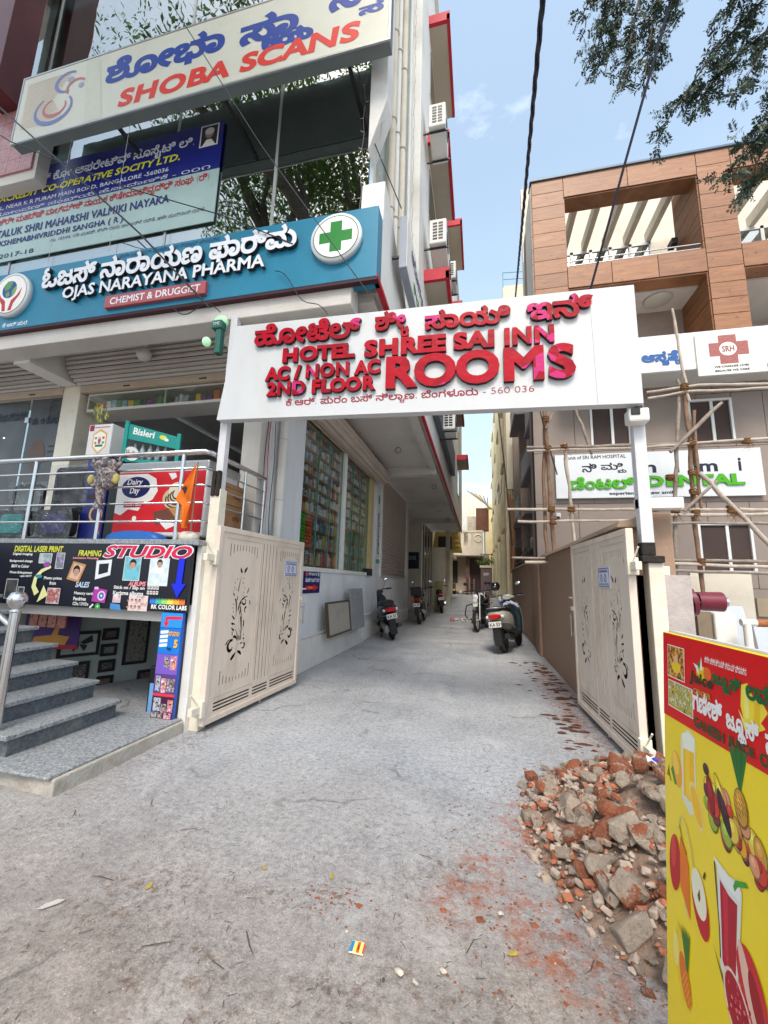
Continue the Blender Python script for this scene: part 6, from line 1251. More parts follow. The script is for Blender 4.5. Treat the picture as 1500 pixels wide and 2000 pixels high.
for x, z in ((3.95, 5.4), (1.40, 4.27), (1.42, 3.0), (1.44, 2.75), (1.44, 2.0), (1.71, 4.3), (1.79, 3.0), (3.98, 4.25), (3.94, 3.68), (3.93, 3.3), (3.93, 2.9), (3.60, 2.95), (3.57, 3.6), (3.94, 2.0), (4.5, 2.95), (4.55, 2.93), (4.86, 4.25), (3.25, 3.0), (5.3, 1.95), (3.3, 1.95), (1.38, 4.9), (4.5, 2.98)): knot(x, y-.04, z, 1.1)
# ================= BUILDINGS FURTHER ALONG THE LANE (right) =================
SB = thing('side_building', (2, 12, 0), 'dusky brown lane-side building with balconies and grey soffits behind the scaffolding', 'building')
Mdk = mat('purple_grey_soffit', (.27, .24, .26), .85, .1, 1.5); Mpil = mat('dusk_pillar', (.36, .29, .25), .8, .15, 1.5)
MB().box(2.2, 10.4, 0, 6, 20, 9).build('body_wall', Mpil, SB)
for (x0, y0, y1, z) in ((1.45, 10.6, 13.2, 6.1), (1.6, 12.2, 16.2, 5.2), (1.38, 15.4, 18, 7.9), (1.5, 16.6, 19.6, 4.0)):
    MB().box(x0, y0, z, 2.3, y1, z+.15).build('balcony_slab', Mdk, SB, bev=.01)
    w = MB()
    for i in range(int((y1-y0)/.16)): w.cyl((x0+.05, y0+.1+.16*i, z+.15), (x0+.05, y0+.1+.16*i, z+.95), .012, 6)
    w.tube([(x0+.05, y0, z+.95), (x0+.05, y1, z+.95)], .02, 6); w.tube([(x0+.05, y0, z+.22), (x0+.05, y1, z+.22)], .014, 6); w.build('balcony_rail', M_alu, SB)
for (x, y, r) in ((1.95, 10.7, .12), (1.9, 12.1, .1), (1.8, 13.6, .14), (1.85, 15.4, .12), (1.7, 17.2, .13), (1.62, 19.2, .14)): MB().box(x, y, 0, x+.3, y+r*2, 8.8).build('pillar', (Mpil, M_soffit)[int(y*10) % 2], SB)
for (y0, y1, z0, z1) in ((11.0, 11.8, 3.9, 5.4), (13.9, 14.8, 2.4, 3.7), (16.2, 16.9, 2.5, 3.8), (12.6, 13.4, 1.9, 3.2)):
    o = MB().box(2.15, y0, z0, 2.19, y1, z1).build('window', wf, SB); MB().box(2.13, y0+.08, z0+.08, 2.148, y1-.08, z1-.08).build('pane', M_glassW, o)
for (y, z) in ((14.4, 3.9), (18.4, 3.1)): MB().hexa([(1.55, y, z), (2.2, y, z), (2.2, y+1.2, z), (1.55, y+1.2, z)], [(1.95, y, z+.5), (2.2, y, z+.5), (2.2, y+1.2, z+.5), (1.95, y+1.2, z+.5)]).build('tin_canopy', Mdk, SB)
t = thing('utility_box', (1.7, 13, 2), 'cluster of electric meters and cables above the compound wall', 'meter box')
for i in range(5): MB().box(1.6+.02*i, 12+.6*i, 2.5+.12*(i % 2), 1.8, 12.35+.6*i, 2.9+.12*(i % 2)).build('meter', (M_soffit, M_blackm, M_mid)[i % 3], t, bev=.01)
MB().box(1.56, 11.2, 1.7, 1.9, 12.6, 2.5).build('blue_sheet', mat('blue_tarp', (.04, .07, .16), .6, .3, 5), t, bev=.03)
w = MB()
for i in range(10): y0 = 10.4+i*.8; w.tube([(1.6, y0+k*.25, 2.55+.35*sin(k*.8+i)+.25*cos(i*2.1)) for k in range(8)], .009, 5)
w.build('cables', M_black, t)
t = thing('spiked_fence', (1.38, 14, 2.17), 'black spiked metal fence rail sloping above the far end of the compound wall', 'fence')
w = MB(); w.tube([(1.42, 10.4, 2.5), (1.42, 17.5, 2.45)], .02, 6); w.tube([(1.42, 10.4, 2.3), (1.42, 17.5, 2.28)], .015, 6)
w.build('rail', M_blackm, t)
for i in range(26): MB().cyl((1.42, 10.45+.28*i, 2.15), (1.42, 10.45+.28*i, 2.66), .009, 6, r1=.003).build('bar', M_blackm, t)
# yellow sunlit row
YB = thing('yellow_building', (1.5, 26, 0), 'tall pale yellow sunlit apartment building with ledges far down the right side', 'building'); My = mat('yellow_plaster', (.74, .60, .32), .8, .1, .8, dirt=(.8, .72, .5), dscale=.7, damt=.5); Mo = mat('orange_ledge', (.66, .47, .24), .8, .1)
MB().box(1.6, 20.2, 0, 7, 46, 16.8).build('body_wall', My, YB); MB().box(1.36, 19.9, 6, 2.4, 20.2, 16.9).build('front_wall', mat('pale_cream_gable', (.62, .58, .46), .8, .08), YB)
for k in range(5):
    y = 21.2+k*4.9
    MB().box(1.36, y, 0, 1.6, y+1.1, 16.6-.4*(k % 2)).build('pier', mat('cream_pier', (.78, .70, .50), .8, .1), YB)
    for z in (4.4, 8.0, 11.6, 15.2): MB().box(1.30, y+1.1, z, 1.6, y+3.6, z+.16).build('ledge', Mo if k % 2 else My, YB)
MB().box(1.46, 19.85, 11.6, 2.1, 19.9, 14.2).build('gable_window', mat('grey_gable_window', (.22, .23, .26), .5, .1), YB)
w = MB()
for z in (17.3, 17.7): w.tube([(1.36, 19.9, z), (2.6, 19.9, z-.1)], .02, 6)
for x in (1.38, 2.4): w.tube([(x, 19.9, 16.8), (x, 19.9, 17.75)], .02, 6)
w.build('roof_rail', mat('blue_rail', (.1, .3, .4), .5), YB)
for k in range(4): MB().tube([(1.46, 18.4+1.5*k, 2), (1.46, 18.4+1.5*k, 5.2+.5*(k % 3))], .05, 8).build('orange_pipe', mat('orange_brown_pipe', (.36, .17, .08), .7, .1), YB)
# ================= END OF THE LANE =================
EH = thing('end_house', (-1, 42, .5), 'pale house closing the lane with balustraded balcony and dark grilled window', 'house'); Mh = mat('house_beige', (.40, .34, .28), .8, .1, 1); g0 = gz(42)
MB().box(-6, 42.3, 0, 1.0, 50, 4.4).build('wall', Mh, EH); MB().box(-4.7, 40.4, 4.1, .45, 42.5, 4.55).build('balcony_slab', M_soffit, EH); MB().box(-4.7, 40.35, 4.15, .45, 40.4, 5.0).build('slab_face', M_cream, EH)
for x, ww in ((-4.7, 1.6), (-2.6, .5), (-1.7, .3), (-1.0, .3), (-.5, .95)): MB().box(x, 40.4, 5.0, x+ww, 40.6, 6.5).build('parapet_panel', M_cream, EH)
MB().box(-4.7, 40.35, 6.4, .45, 40.65, 6.6).build('parapet_cap', M_cream, EH); MB().torus((-.05, 40.38, 5.8), .35, .05, (0, 1, 0), 20, 6).build('round_motif', M_cream, EH)
MB().box(-5, 43, 4.5, 0, 50, 8.4).build('upper_wall', M_cream, EH); MB().box(-4.35, 42.24, 1.5, -2.1, 42.3, 3.7).build('grille_window', M_dark, EH)
for i in range(6): MB().box(-4.3+.42*i, 42.18, 1.5, -4.24+.42*i, 42.23, 3.7).build('grille_bar', M_blackm, EH)
for z in (2.05, 2.6, 3.15): MB().box(-4.35, 42.17, z, -2.1, 42.18, z+.05).build('grille_bar', M_blackm, EH)
MB().box(-1.25, 41.3, 0, -.95, 41.6, 4.1).build('porch_pillar', mat('maroon_pillar', (.16, .08, .08), .6, .1), EH); MB().box(-.9, 42.2, .5, .4, 42.28, 4.0).build('porch_door', mat('dark_brown_door', (.07, .04, .04), .5, .2), EH); MB().box(-6.0, 40.6, 0, 1.6, 42.3, g0+.15).build('porch_step', M_cream, EH)
t = thing('stone_gatepost', (.5, 38, .4), 'purple-brown tiled gatepost block with pale cap at the lane end', 'gatepost'); MB().box(.15, 38, 0, 1.15, 38.8, 2.9).build('block', mat('purple_granite', (.17, .12, .13), .5, .3, 6), t, bev=.02); MB().box(.08, 37.9, 2.9, 1.2, 38.9, 3.1).build('cap', M_cream, t)
write(t, '309', FY(37.99), (.38, 2.2, .85, 2.45), ink(210, 205, 205), bold=.03); MB().cyl((.2, 37.95, 2.9), (.2, 37.95, 4.2), .03, 8).build('rail_post', M_blackm, t); MB().cyl((1.1, 37.95, 2.9), (1.1, 37.95, 4.2), .03, 8).build('rail_post', M_blackm, t); MB().cyl((.2, 37.95, 4.1), (1.1, 37.95, 4.1), .03, 8).build('rail_top', M_blackm, t)
t = thing('potted_bush', (.7, 39.5, 3.1), 'small green bush showing above the gatepost at the lane end', 'bush'); w = MB()
for i in range(500): q = V((.7+random.gauss(0, .4), 39.4+random.gauss(0, .3), 3.5+random.gauss(0, .22))); a = V((random.uniform(-1, 1), random.uniform(-1, 1), random.uniform(-1, 1))).normalized()*.08; b = a.orthogonal().normalized()*.04; w.quad(q-a, q+b, q+a, q-b)
w.build('foliage', mat('bush_green', (.10, .17, .03), .6, .3, 5), t)
t = thing('water_tank', (.1, 42, 6.6), 'rusty brown boxy tank on the roof ledge of the end house', 'tank'); MB().box(-.25, 41.5, 6.7, 1.0, 42.4, 9.0).build('tank_body', mat('rusty_brown_tank', (.16, .07, .04), .7, .3, 2), t, bev=.03)
w = MB()
for i in range(6): a = (.9+.1*i, 41.3, 8.8); w.tube([a, (.6-.4*i+.3, 41.2, 10.0+.15*i)], .05, 6)
w.build('timber_pieces', mat('old_timber', (.38, .32, .25), .8, .2), t)
t = thing('lane_clutter', (-.6, 38.6, .4), 'jumble of pots, planks and a drum beside the end house porch', 'clutter')
for i in range(14): x = -3.6+i*.27; MB().lathe([(0, 0), (.14, 0), (.18, .3), (.15, .32), (0, .3)], (x, 39.6+.3*sin(i*2.3), gz(39.6)), n=10).build('pot', (M_mid, M_blackm, M_brown, M_cream)[i % 4], t)
for i in range(6): MB().box(-1.3+.2*i, 39.2, gz(39.2), -1.22+.2*i, 39.3, gz(39.2)+1.2+.25*(i % 3)).build('plank', (M_brown, M_dark)[i % 2], t)
t = thing('roof_clutter', (-1, 43, 8.4), 'row of water pipes and small tanks on the end house roof', 'tank')
for i in range(3): MB().lathe([(0, 0), (.4, 0), (.42, .7), (.2, .95), (0, .98)], (-4.2+1.2*i, 44, 8.4), n=16).build('small_tank', (M_blackm, M_mid, M_white)[i], t)
t = thing('laundry_line', (1.3, 25, 6.8), 'washing line with faded clothes strung across the yellow facade', 'laundry')
MB().tube([(1.25, 21.5, 7.1), (1.22, 24, 6.95), (1.25, 26.5, 7.1)], .012, 5).build('line', M_black, t)
for i in range(6): MB().box(1.2, 21.9+.72*i, 6.3+.1*(i % 2), 1.23, 22.4+.72*i, 7.0).build('cloth', (ink(150, 60, 60), ink(200, 200, 205), ink(60, 80, 120), ink(190, 170, 120))[i % 4], t)
t = thing('curved_ac_duct', (-1.6, 42.2, 6.6), 'pale curved cladding and ladder beside the roof tank', 'cladding'); MB().box(-2.1, 42, 6.6, -1.1, 42.3, 9.1).build('panel', M_whitewall, t); w = MB()
for i in range(8): w.box(-1.05, 42, 6.7+.3*i, -.5, 42.05, 6.76+.3*i)
w.build('ladder_rungs', M_cream, t)
FB_ = thing('far_building', (-1, 60, 0), 'hazy cream apartment block with vertical fins beyond the end house', 'building'); MB().box(-4.5, 60, 0, .7, 70, 14.5).build('wall', mat('hazy_cream', (.72, .66, .50), .9, .05), FB_)
for i in range(7): MB().box(-4.2+.62*i, 59.85, 8, -3.95+.62*i, 60, 14).build('fin', mat('hazy_cream_light', (.8, .76, .64), .9, .05), FB_)
MB().box(.9, 52, 0, 8, 70, 11.5).build('side_block', My, FB_)
# yellow shed on the left behind the overhang
YS = thing('yellow_stairwell', (-2.6, 29, 0), 'orange-yellow stair tower with slanted side beyond the dark entrance on the left', 'building'); Mys = mat('orange_yellow_paint', (.58, .40, .12), .7, .12, 1)
MB().box(-6, 27.2, 0, -2.35, 38, 3.6).build('lower_wall', M_cream, YS); MB().box(-3.5, 27.0, .2, -3.1, 27.2, 5.3).build('ochre_pillar', Mys, YS); MB().hexa([(-3.1, 28, 3.7), (-1.2, 28, 3.7), (-1.2, 31, 3.7), (-3.1, 31, 3.7)], [(-2.8, 28, 5.8), (-1.5, 28, 5.8), (-1.5, 31, 5.8), (-2.8, 31, 5.8)]).build('slanted_tower', Mys, YS)
for i in range(5): MB().box(-1.7+.0, 27.9, 3.9+.33*i, -1.22, 27.99, 4.0+.33*i).build('fin', Mys, YS)
MB().box(-2.7, 27.9, 3.75, -1.8, 27.99, 4.6).build('dark_opening', M_dark, YS); MB().box(-6, 27.3, 3.6, -2.0, 38, 3.8).build('slab', M_cream, YS)
MB().box(-9, 26.2, 0, -3.4, 42, 9).build('rear_mass', M_cream, YS)
t = thing('green_door_leaf', (-1.95, 22.5, .1), 'olive-yellow sheet door standing beside the parked motorcycles', 'door'); MB().box(-2.2, 20.9, gz(21), -1.75, 20.94, 1.55).build('sheet', mat('olive_yellow_sheet', (.40, .36, .18), .6, .15, 2), t)
t = thing('blue_notice_board', (-3.2, 20.8, 2.1), 'dark blue notice board on the recess wall past the closed shutter', 'sign'); MB().box(-3.75, 20.84, 2.15, -3.0, 20.88, 3.0).build('board', ink(28, 32, 62), t)
write(t, 'LODGE', FY(20.835), (-3.6, 2.6, -3.15, 2.8), ink(150, 155, 175), bold=.03)
t = thing('steel_ladder', (-3.4, 18.5, 0), 'grey metal ladder leaning in the recess past the closed shutter', 'ladder'); w = MB()
for dx in (0, .4): w.tube([(-3.0-dx, 17.6, .0), (-3.3-dx, 18.2, 3.6)], .025, 6)
for i in range(10): f = i/10+.05; w.tube([(-3.0-.3*f, 17.6+.6*f, 3.6*f), (-3.4-.3*f, 17.6+.6*f, 3.6*f)], .015, 6)
w.build('frame', M_alu, t)
t = thing('plastic_chair', (-2.3, 40.5, .6), 'dark chair on the porch of the end house', 'chair'); g1 = gz(40.2)+.02; w = MB(); w.box(-2.7, 40.0, g1+.42, -2.2, 40.45, g1+.47); w.build('seat', mat('brown_chair', (.1, .05, .03), .5), t); MB().box(-2.7, 40.42, g1+.47, -2.2, 40.47, g1+.95).build('backrest', MATS['brown_chair'], t)
for a in (-2.68, -2.25):
    for b in (40.02, 40.42): MB().box(a, b, g1, a+.04, b+.04, g1+.42).build('leg', MATS['brown_chair'], t)
# ================= TWO-WHEELERS =================
Mty = mat('tyre_rubber', (.018, .018, .018), .85, .2, 20, .3, 80, dirt=(.14, .12, .10), dscale=6, damt=.4)
Mtail = mat('red_tail_lens', (.5, .008, .01), .15, .05, spec=.6); Mmir = mat('mirror_glass', (.8, .84, .88), .03, 0, metal=1.); Mplate = mat('plate_white', (.72, .72, .68), .4, .03); Mwht = mat('clear_lens', (.75, .78, .8), .1, .05, spec=.7); Mseat = mat('seat_vinyl', (.02, .02, .022), .45, .2, 10, .1, 40); Mam = mat('amber_lens', (.6, .2, .02), .2, .05)
def vehicle(name, lab, cat_, loc, rz, lean=0):
    t = thing(name, loc, lab, cat_, 'two-wheelers parked along the lane', rz); LOCAL.add(t.name); t.rotation_euler = (0, lean, rz); t.scale = (1.16,)*3 if name == 'scooter' else (1.18,)*3; return t
def wheel(t, y, R_, r, spokes, disc=False):
    o = MB().torus((0, y, R_), R_-r, r, (1, 0, 0), 30, 10, flat=.95).build('tyre', Mty, t)
    w = MB(); w.torus((0, y, R_), R_-r*1.9, r*.32, (1, 0, 0), 26, 6, flat=1.6); w.cyl((-.06, y, R_), (.06, y, R_), .04, 12)
    for k in range(spokes):
        a = 2*pi*k/spokes; w.tube([(0, y+.03*cos(a), R_+.03*sin(a)), (0, y+(R_-r*2)*cos(a), R_+(R_-r*2)*sin(a))], .012 if spokes > 6 else .02, 6)
    w.build('rim', M_alu if not disc else M_blackm, t)
def bars(t, y, z, hw, mstem, mz, mir=(1, -1)):
    w = MB(); w.tube([(-hw, y-.09, z+.02), (-hw*.5, y-.01, z+.03), (0, y, z), (hw*.5, y-.01, z+.03), (hw, y-.09, z+.02)], .012, 8); w.build('handlebar', M_blackm, t)
    for s in (-1, 1):
        MB().cyl((s*hw*.72, y-.045, z+.026), (s*(hw+.02), y-.095, z+.018), .018, 10).build('grip', M_black, t)
        MB().tube([(s*hw*.66, y+.0, z+.0), (s*hw*1.0, y+.07, z+.0)], .006, 6).build('brake_lever', M_alu, t)
    for s in mir:
        MB().tube([(s*hw*.5, y-.01, z+.03), (s*hw*.62, y+.02, z+.13), (s*hw*.74, y, z+mz)], .006, 6).build('mirror_stem', mstem, t)
        o = MB().ell((s*hw*.8, y+.01, z+mz+.03), (.062, .018, .045), 14).build('mirror', M_black, t); MB().ell((s*hw*.8, y-.004, z+mz+.03), (.055, .009, .039), 14).build('mirror_glass', Mmir, o)
def scooter(lab, loc, rz, body, body2, lean, plate, cover=False, mir=(1, -1), rack=True):
    t = vehicle('scooter', lab, 'scooter', loc, rz, lean)
    wheel(t, 0, .235, .052, 5, True); wheel(t, 1.24, .235, .05, 5, True)
    MB().loft([(-.36, 0, .70, .07, .05), (-.30, 0, .70, .15, .085), (-.18, 0, .67, .185, .14), (0, 0, .62, .205, .185), (.25, 0, .585, .205, .20), (.42, 0, .56, .18, .2), (.5, 0, .55, .13, .16)], 22).build('rear_body', body, t)
    MB().loft([(-.34, 0, .585, .12, .012), (-.1, 0, .55, .213, .016), (.25, 0, .47, .213, .018), (.42, 0, .42, .19, .015)], 18).build('lower_trim', body2, t)
    MB().loft([(-.30, 0, .80, .10, .03), (-.16, 0, .825, .15, .05), (.1, 0, .83, .155, .05), (.35, 0, .81, .15, .05), (.56, 0, .78, .12, .05), (.62, 0, .75, .06, .03)], 20).build('seat', Mseat, t)
    MB().loft([(.42, 0, .30, .16, .05), (.6, 0, .28, .17, .045), (.88, 0, .28, .17, .045), (.98, 0, .33, .17, .06)], 16).build('floorboard', M_black, t)
    # leg shield: curved plate, rings in XY
    MB().loft([(.26, 0, 1.0, .17, .035), (.42, 0, .98, .20, .045), (.6, 0, 1.0, .215, .05), (.78, 0, .99, .205, .055), (.9, 0, .96, .16, .06), (.98, 0, .93, .10, .06)], 20, ax='Z').build('leg_shield', M_black if body2 is M_black else mat('dark_leg_shield', (.02, .035, .045), .35, .1, coat=.4), t)
    w = MB()
    for s in (-1, 1): w.tube([(s*.175, 1.0, .27), (s*.207, .975, .42), (s*.222, .99, .6), (s*.212, .98, .78), (s*.165, .955, .91)], .009, 6)
    w.build('shield_trim', M_alu, t)
    MB().loft([(.86, 0, 1.02, .09, .035), (.94, 0, 1.03, .15, .06), (1.02, 0, 1.02, .13, .07), (1.1, 0, .99, .07, .05)], 18).build('handle_cowl', body, t)
    MB().ell((0, 1.11, .98), (.06, .03, .045), 14).build('headlight', Mwht, t)
    MB().loft([(1.02, 0, .37, .05, .03), (1.1, 0, .46, .075, .05), (1.24, 0, .50, .08, .045), (1.4, 0, .44, .06, .03)], 14).build('front_mudguard', body, t)
    w = MB(); w.tube([(0, .97, .95), (0, 1.1, .6), (.07, 1.2, .42), (.07, 1.24, .235)], .022, 8); w.tube([(-.07, 1.2, .42), (-.07, 1.24, .235)], .02, 8); w.build('fork', M_blackm, t)
    bars(t, .93, 1.05, .33, M_blackm, .22, mir)
    MB().loft([(-.40, 0, .69, .085, .042), (-.36, 0, .69, .115, .05), (-.30, 0, .69, .13, .05)], 16).build('tail_lamp', Mtail, t)
    for s in (-1, 1): MB().ell((s*.145, -.31, .685), (.03, .045, .035), 12).build('turn_signal', Mwht, t)
    MB().hexa([(-.075, -.37, .16), (.075, -.37, .16), (.075, -.28, .2), (-.075, -.28, .2)], [(-.07, -.36, .6), (.07, -.36, .6), (.07, -.2, .64), (-.07, -.2, .64)]).build('mud_flap', M_black, t, bev=.015)
    pf = Fr((0, -.392, .5), (1, 0, 0), (0, .12, 1)); MB().fbox(pf, -.115, 0, .115, .105, -.004, .004).build('number_plate', Mplate, t); write(t, plate, pf, (-.095, .018, .095, .085), M_black, bold=.03, d0=.006)
    MB().tube([(.13, .35, .25), (.16, .1, .27), (.165, -.28, .33)], [.03, .055, .05], 12).build('exhaust', M_blackm, t); MB().loft([(-.15, -.11, .27, .045, .08), (.2, -.11, .3, .06, .1), (.42, -.1, .32, .05, .09)], 12).build('engine', M_alu, t)
    if rack: MB().tube([(-.13, .12, .83), (-.145, -.1, .84), (-.12, -.33, .85), (0, -.38, .855), (.12, -.33, .85), (.145, -.1, .84), (.13, .12, .83)], .013, 8).build('grab_rail', M_alu, t)
    MB().tube([(-.1, .35, .2), (-.2, .38, .02)], .011, 6).build('side_stand', M_blackm, t)
    return t
def motorcycle(lab, loc, rz, body, lean, plate, guard=False, topbox=False, front_plate=None):
    t = vehicle('motorcycle', lab, 'motorcycle', loc, rz, lean)
    wheel(t, 0, .30, .045, 12); wheel(t, 1.27, .30, .042, 12)
    MB().loft([(.5, 0, .80, .08, .05), (.58, 0, .83, .13, .10), (.75, 0, .86, .145, .12), (.9, 0, .86, .12, .11), (1.0, 0, .86, .06, .06)], 18).build('fuel_tank', body, t)
    MB().loft([(-.3, 0, .83, .07, .03), (-.1, 0, .82, .12, .045), (.25, 0, .79, .13, .045), (.52, 0, .79, .11, .045)], 18).build('seat', Mseat, t)
    MB().loft([(-.42, 0, .78, .05, .03), (-.25, 0, .74, .1, .07), (0, 0, .68, .12, .1), (.35, 0, .62, .11, .12)], 16).build('tail_panel', body, t)
    MB().loft([(-.47, 0, .75, .06, .035), (-.42, 0, .75, .075, .045), (-.36, 0, .75, .07, .045)], 14).build('tail_lamp', Mtail, t)
    MB().hexa([(-.06, -.42, .28), (.06, -.42, .28), (.06, -.32, .3), (-.06, -.32, .3)], [(-.07, -.42, .7), (.07, -.42, .7), (.07, -.2, .72), (-.07, -.2, .72)]).build('rear_mudguard', M_black, t, bev=.012)
    for s in (-1, 1): MB().ell((s*.14, -.34, .70), (.035, .035, .025), 10).build('turn_signal', Mam, t)
    pf = Fr((0, -.44, .54), (1, 0, 0), (0, .1, 1)); MB().fbox(pf, -.105, 0, .105, .10, -.004, .004).build('number_plate', Mplate, t); write(t, plate, pf, (-.09, .02, .09, .08), M_black, bold=.03, d0=.006)
    w = MB(); w.loft([(.45, 0, .42, .1, .12), (.62, 0, .42, .11, .14), (.8, 0, .45, .09, .12)], 12); w.loft([(.68, 0, .6, .07, .09), (.82, 0, .62, .07, .1)], 12); w.build('engine', M_blackm, t)
    w = MB(); w.tube([(0, 1.0, .82), (0, .55, .72), (0, .2, .6)], .022, 8); w.tube([(0, 1.0, .8), (0, .86, .35), (0, .4, .3)], .02, 8)
    for s in (-1, 1): w.tube([(s*.09, .35, .36), (s*.09, 0, .3)], .02, 8); w.tube([(s*.11, .05, .32), (s*.11, .15, .68)], .025, 8)
    w.build('frame', M_blackm, t); MB().tube([(.12, .7, .3), (.15, .3, .28), (.16, -.3, .42)], [.02, .035, .04], 10).build('exhaust', M_chrome, t)
    w = MB()
    for s in (-1, 1): w.tube([(s*.09, 1.0, .98), (s*.09, 1.27, .3)], .02, 8)
    w.build('fork', M_alu, t); MB().loft([(1.02, 0, .56, .05, .012), (1.2, 0, .625, .06, .016), (1.45, 0, .56, .055, .012)], 12).build('front_mudguard', body, t)
    MB().ell((0, 1.12, .9), (.1, .06, .1), 16).build('headlight_shell', body, t); MB().lathe([(0, .0), (.07, 0), (.08, -.02)], (0, 1.185, .9), (0, 1, 0), 18).build('headlight', Mwht, t)
    bars(t, .95, 1.04, .36, M_blackm, .2)
    if guard:
        MB().tube([(-.05, 1.0, .75), (-.3, 1.0, .68), (-.36, 1.0, .45), (-.28, 1.0, .3), (-.05, .95, .32)], .016, 8).build('crash_guard', M_black, t); MB().tube([(.05, 1.0, .75), (.3, 1.0, .68), (.36, 1.0, .45), (.28, 1.0, .3), (.05, .95, .32)], .016, 8).build('crash_guard', M_black, t)
    if topbox: MB().box(-.15, -.42, .86, .15, -.1, 1.12).build('top_box', M_black, t, bev=.03)
    if front_plate:
        pf = Fr((0, 1.24, .66), (-1, 0, 0), (0, -.1, 1)); MB().fbox(pf, -.06, 0, .06, .2, -.004, .004).build('front_plate', Mplate, t); write(t, front_plate, pf, (-.05, .07, .05, .14), M_black, bold=.03, d0=.006)
    return t
pb = lambda n, c: mat(n, c, .25, .08, 5, coat=.6, dirt=(.2, .18, .16), dscale=3, damt=.2)
scooter('glossy black scooter parked against the white lane wall, seen from behind, nearest on the left', (-2.2, 10.75, 0), radians(24), pb('black_scooter_paint', (.022, .02, .026)), mat('silver_scooter_trim', (.35, .35, .37), .35, .05, metal=.5), radians(-12), 'KA 53', rack=False)
scooter('silver-grey scooter with red tail lamp leaning beside the brown wall on the right', (.55, 9.75, 0), radians(-17), pb('silver_scooter_paint', (.42, .42, .36)), mat('pale_scooter_trim', (.5, .5, .46), .35, .05, metal=.3), radians(-9), 'KA 53', mir=(1,))
motorcycle('black motorcycle with red tail light parked beyond the black scooter on the left', (-2.08, 14.9, 0), radians(1), pb('black_bike_paint', (.02, .02, .022)), radians(-5), 'KA 05', topbox=True)
motorcycle('dark motorcycle parked farthest down the lane on the left', (-1.76, 20.2, gz(20.2)), radians(8), pb('dark_maroon_bike', (.06, .012, .015)), radians(-6), 'KA 04')
motorcycle('dark motorcycle farthest back on the right, half hidden behind the one with the helmet', (.35, 17.6, 0), radians(172), pb('dark_blue_bike', (.015, .02, .04)), radians(5), 'KA 04')
motorcycle('black motorcycle facing the gate behind the silver scooter with a helmet on it', (.25, 14.9, 0), radians(168), pb('black_bike_paint2', (.025, .025, .03)), radians(5), 'KA 03', guard=True, front_plate='KA 51')
t = thing('helmet', (.5, 14.3, 1.1), 'glossy black motorcycle helmet resting on the handlebar of the parked motorcycle', 'helmet'); MB().ell((.5, 13.72, 1.42), (.15, .17, .15), 20, 0, 12).build('shell', mat('black_helmet_gloss', (.015, .015, .018), .08, 0, coat=1., spec=.7), t); MB().ell((.48, 13.63, 1.39), (.12, .10, .07), 16).build('visor', mat('smoke_visor', (.03, .03, .035), .03, 0, spec=.9), t)
t = thing('handlebar_cover', (.75, 10.6, .95), 'blue and white patterned cloth bag hung over the handlebar of the silver scooter', 'bag'); w = MB(); vs = []; fs = []
for i in range(9):
    for j in range(9): a, b = i/8, j/8; vs.append((.56+.36*a, 10.5+.16*b-.05*a, 1.04-.02*a+.08*sin(pi*a)-.16*abs(b-.4)+.015*sin(a*20+b*9)))
for i in range(8):
    for j in range(8): fs.append((i*9+j, (i+1)*9+j, (i+1)*9+j+1, i*9+j+1))
w.add(vs, fs, 0, True); w.build('cloth', picture('blue_check_cloth', ((40, 45, 70), (200, 205, 220), (50, 60, 140)), 22, .7), t)
t = thing('plastic_bag', (.45, 14.2, .9), 'crumpled white and blue plastic bag hanging on the motorcycle', 'bag'); w = MB(); w.ell((.66, 13.95, 1.02), (.1, .1, .12), 9, 0, 6); w.build('white_part', M_white, t); MB().ell((.72, 13.9, .88), (.09, .09, .1), 9, 0, 6).build('blue_part', ink(40, 60, 170), t)
t = thing('rubbish_heap', (-.3, 17.5, 0), 'small litter heap of rags and paper on the lane behind the motorcycle', 'rubbish')
for i in range(22): MB().ell((-.25+random.gauss(0, .35), 17.2+random.gauss(0, .5), .05), (random.uniform(.05, .14), random.uniform(.05, .14), random.uniform(.03, .09)), 7, 0, 4).build('rag', random.choice((M_white, M_mid, M_cream, ink(200, 120, 120), ink(60, 60, 80))), t)
# ================= RUBBLE HEAP =================
import bmesh
def stone_mesh(seed, m, chunky=False):
    r = random.Random(seed); bm = bmesh.new()
    if chunky:
        for sx in (-1, 1):
            for sy in (-1, 1):
                for sz in (-1, 1): bm.verts.new((sx*.5*r.uniform(.6, 1), sy*.34*r.uniform(.55, 1), sz*.26*r.uniform(.6, 1)))
        for i in range(5): v = V((r.gauss(0, 1), r.gauss(0, 1), r.gauss(0, 1))).normalized(); bm.verts.new((v.x*.5, v.y*.38, v.z*.27))
    else:
        for i in range(15): v = V((r.gauss(0, 1), r.gauss(0, 1), r.gauss(0, 1))).normalized()*r.uniform(.8, 1); bm.verts.new((v.x*.5, v.y*.38, v.z*.27))
    res = bmesh.ops.convex_hull(bm, input=bm.verts); bmesh.ops.delete(bm, geom=[g for g in res['geom_interior'] if isinstance(g, bmesh.types.BMVert)], context='VERTS')
    bmesh.ops.bevel(bm, geom=bm.edges[:], offset=.028, segments=1, affect='EDGES')
    me = bpy.data.meshes.new('brick_chunk'); bm.to_mesh(me); bm.free(); me.materials.append(m); return me
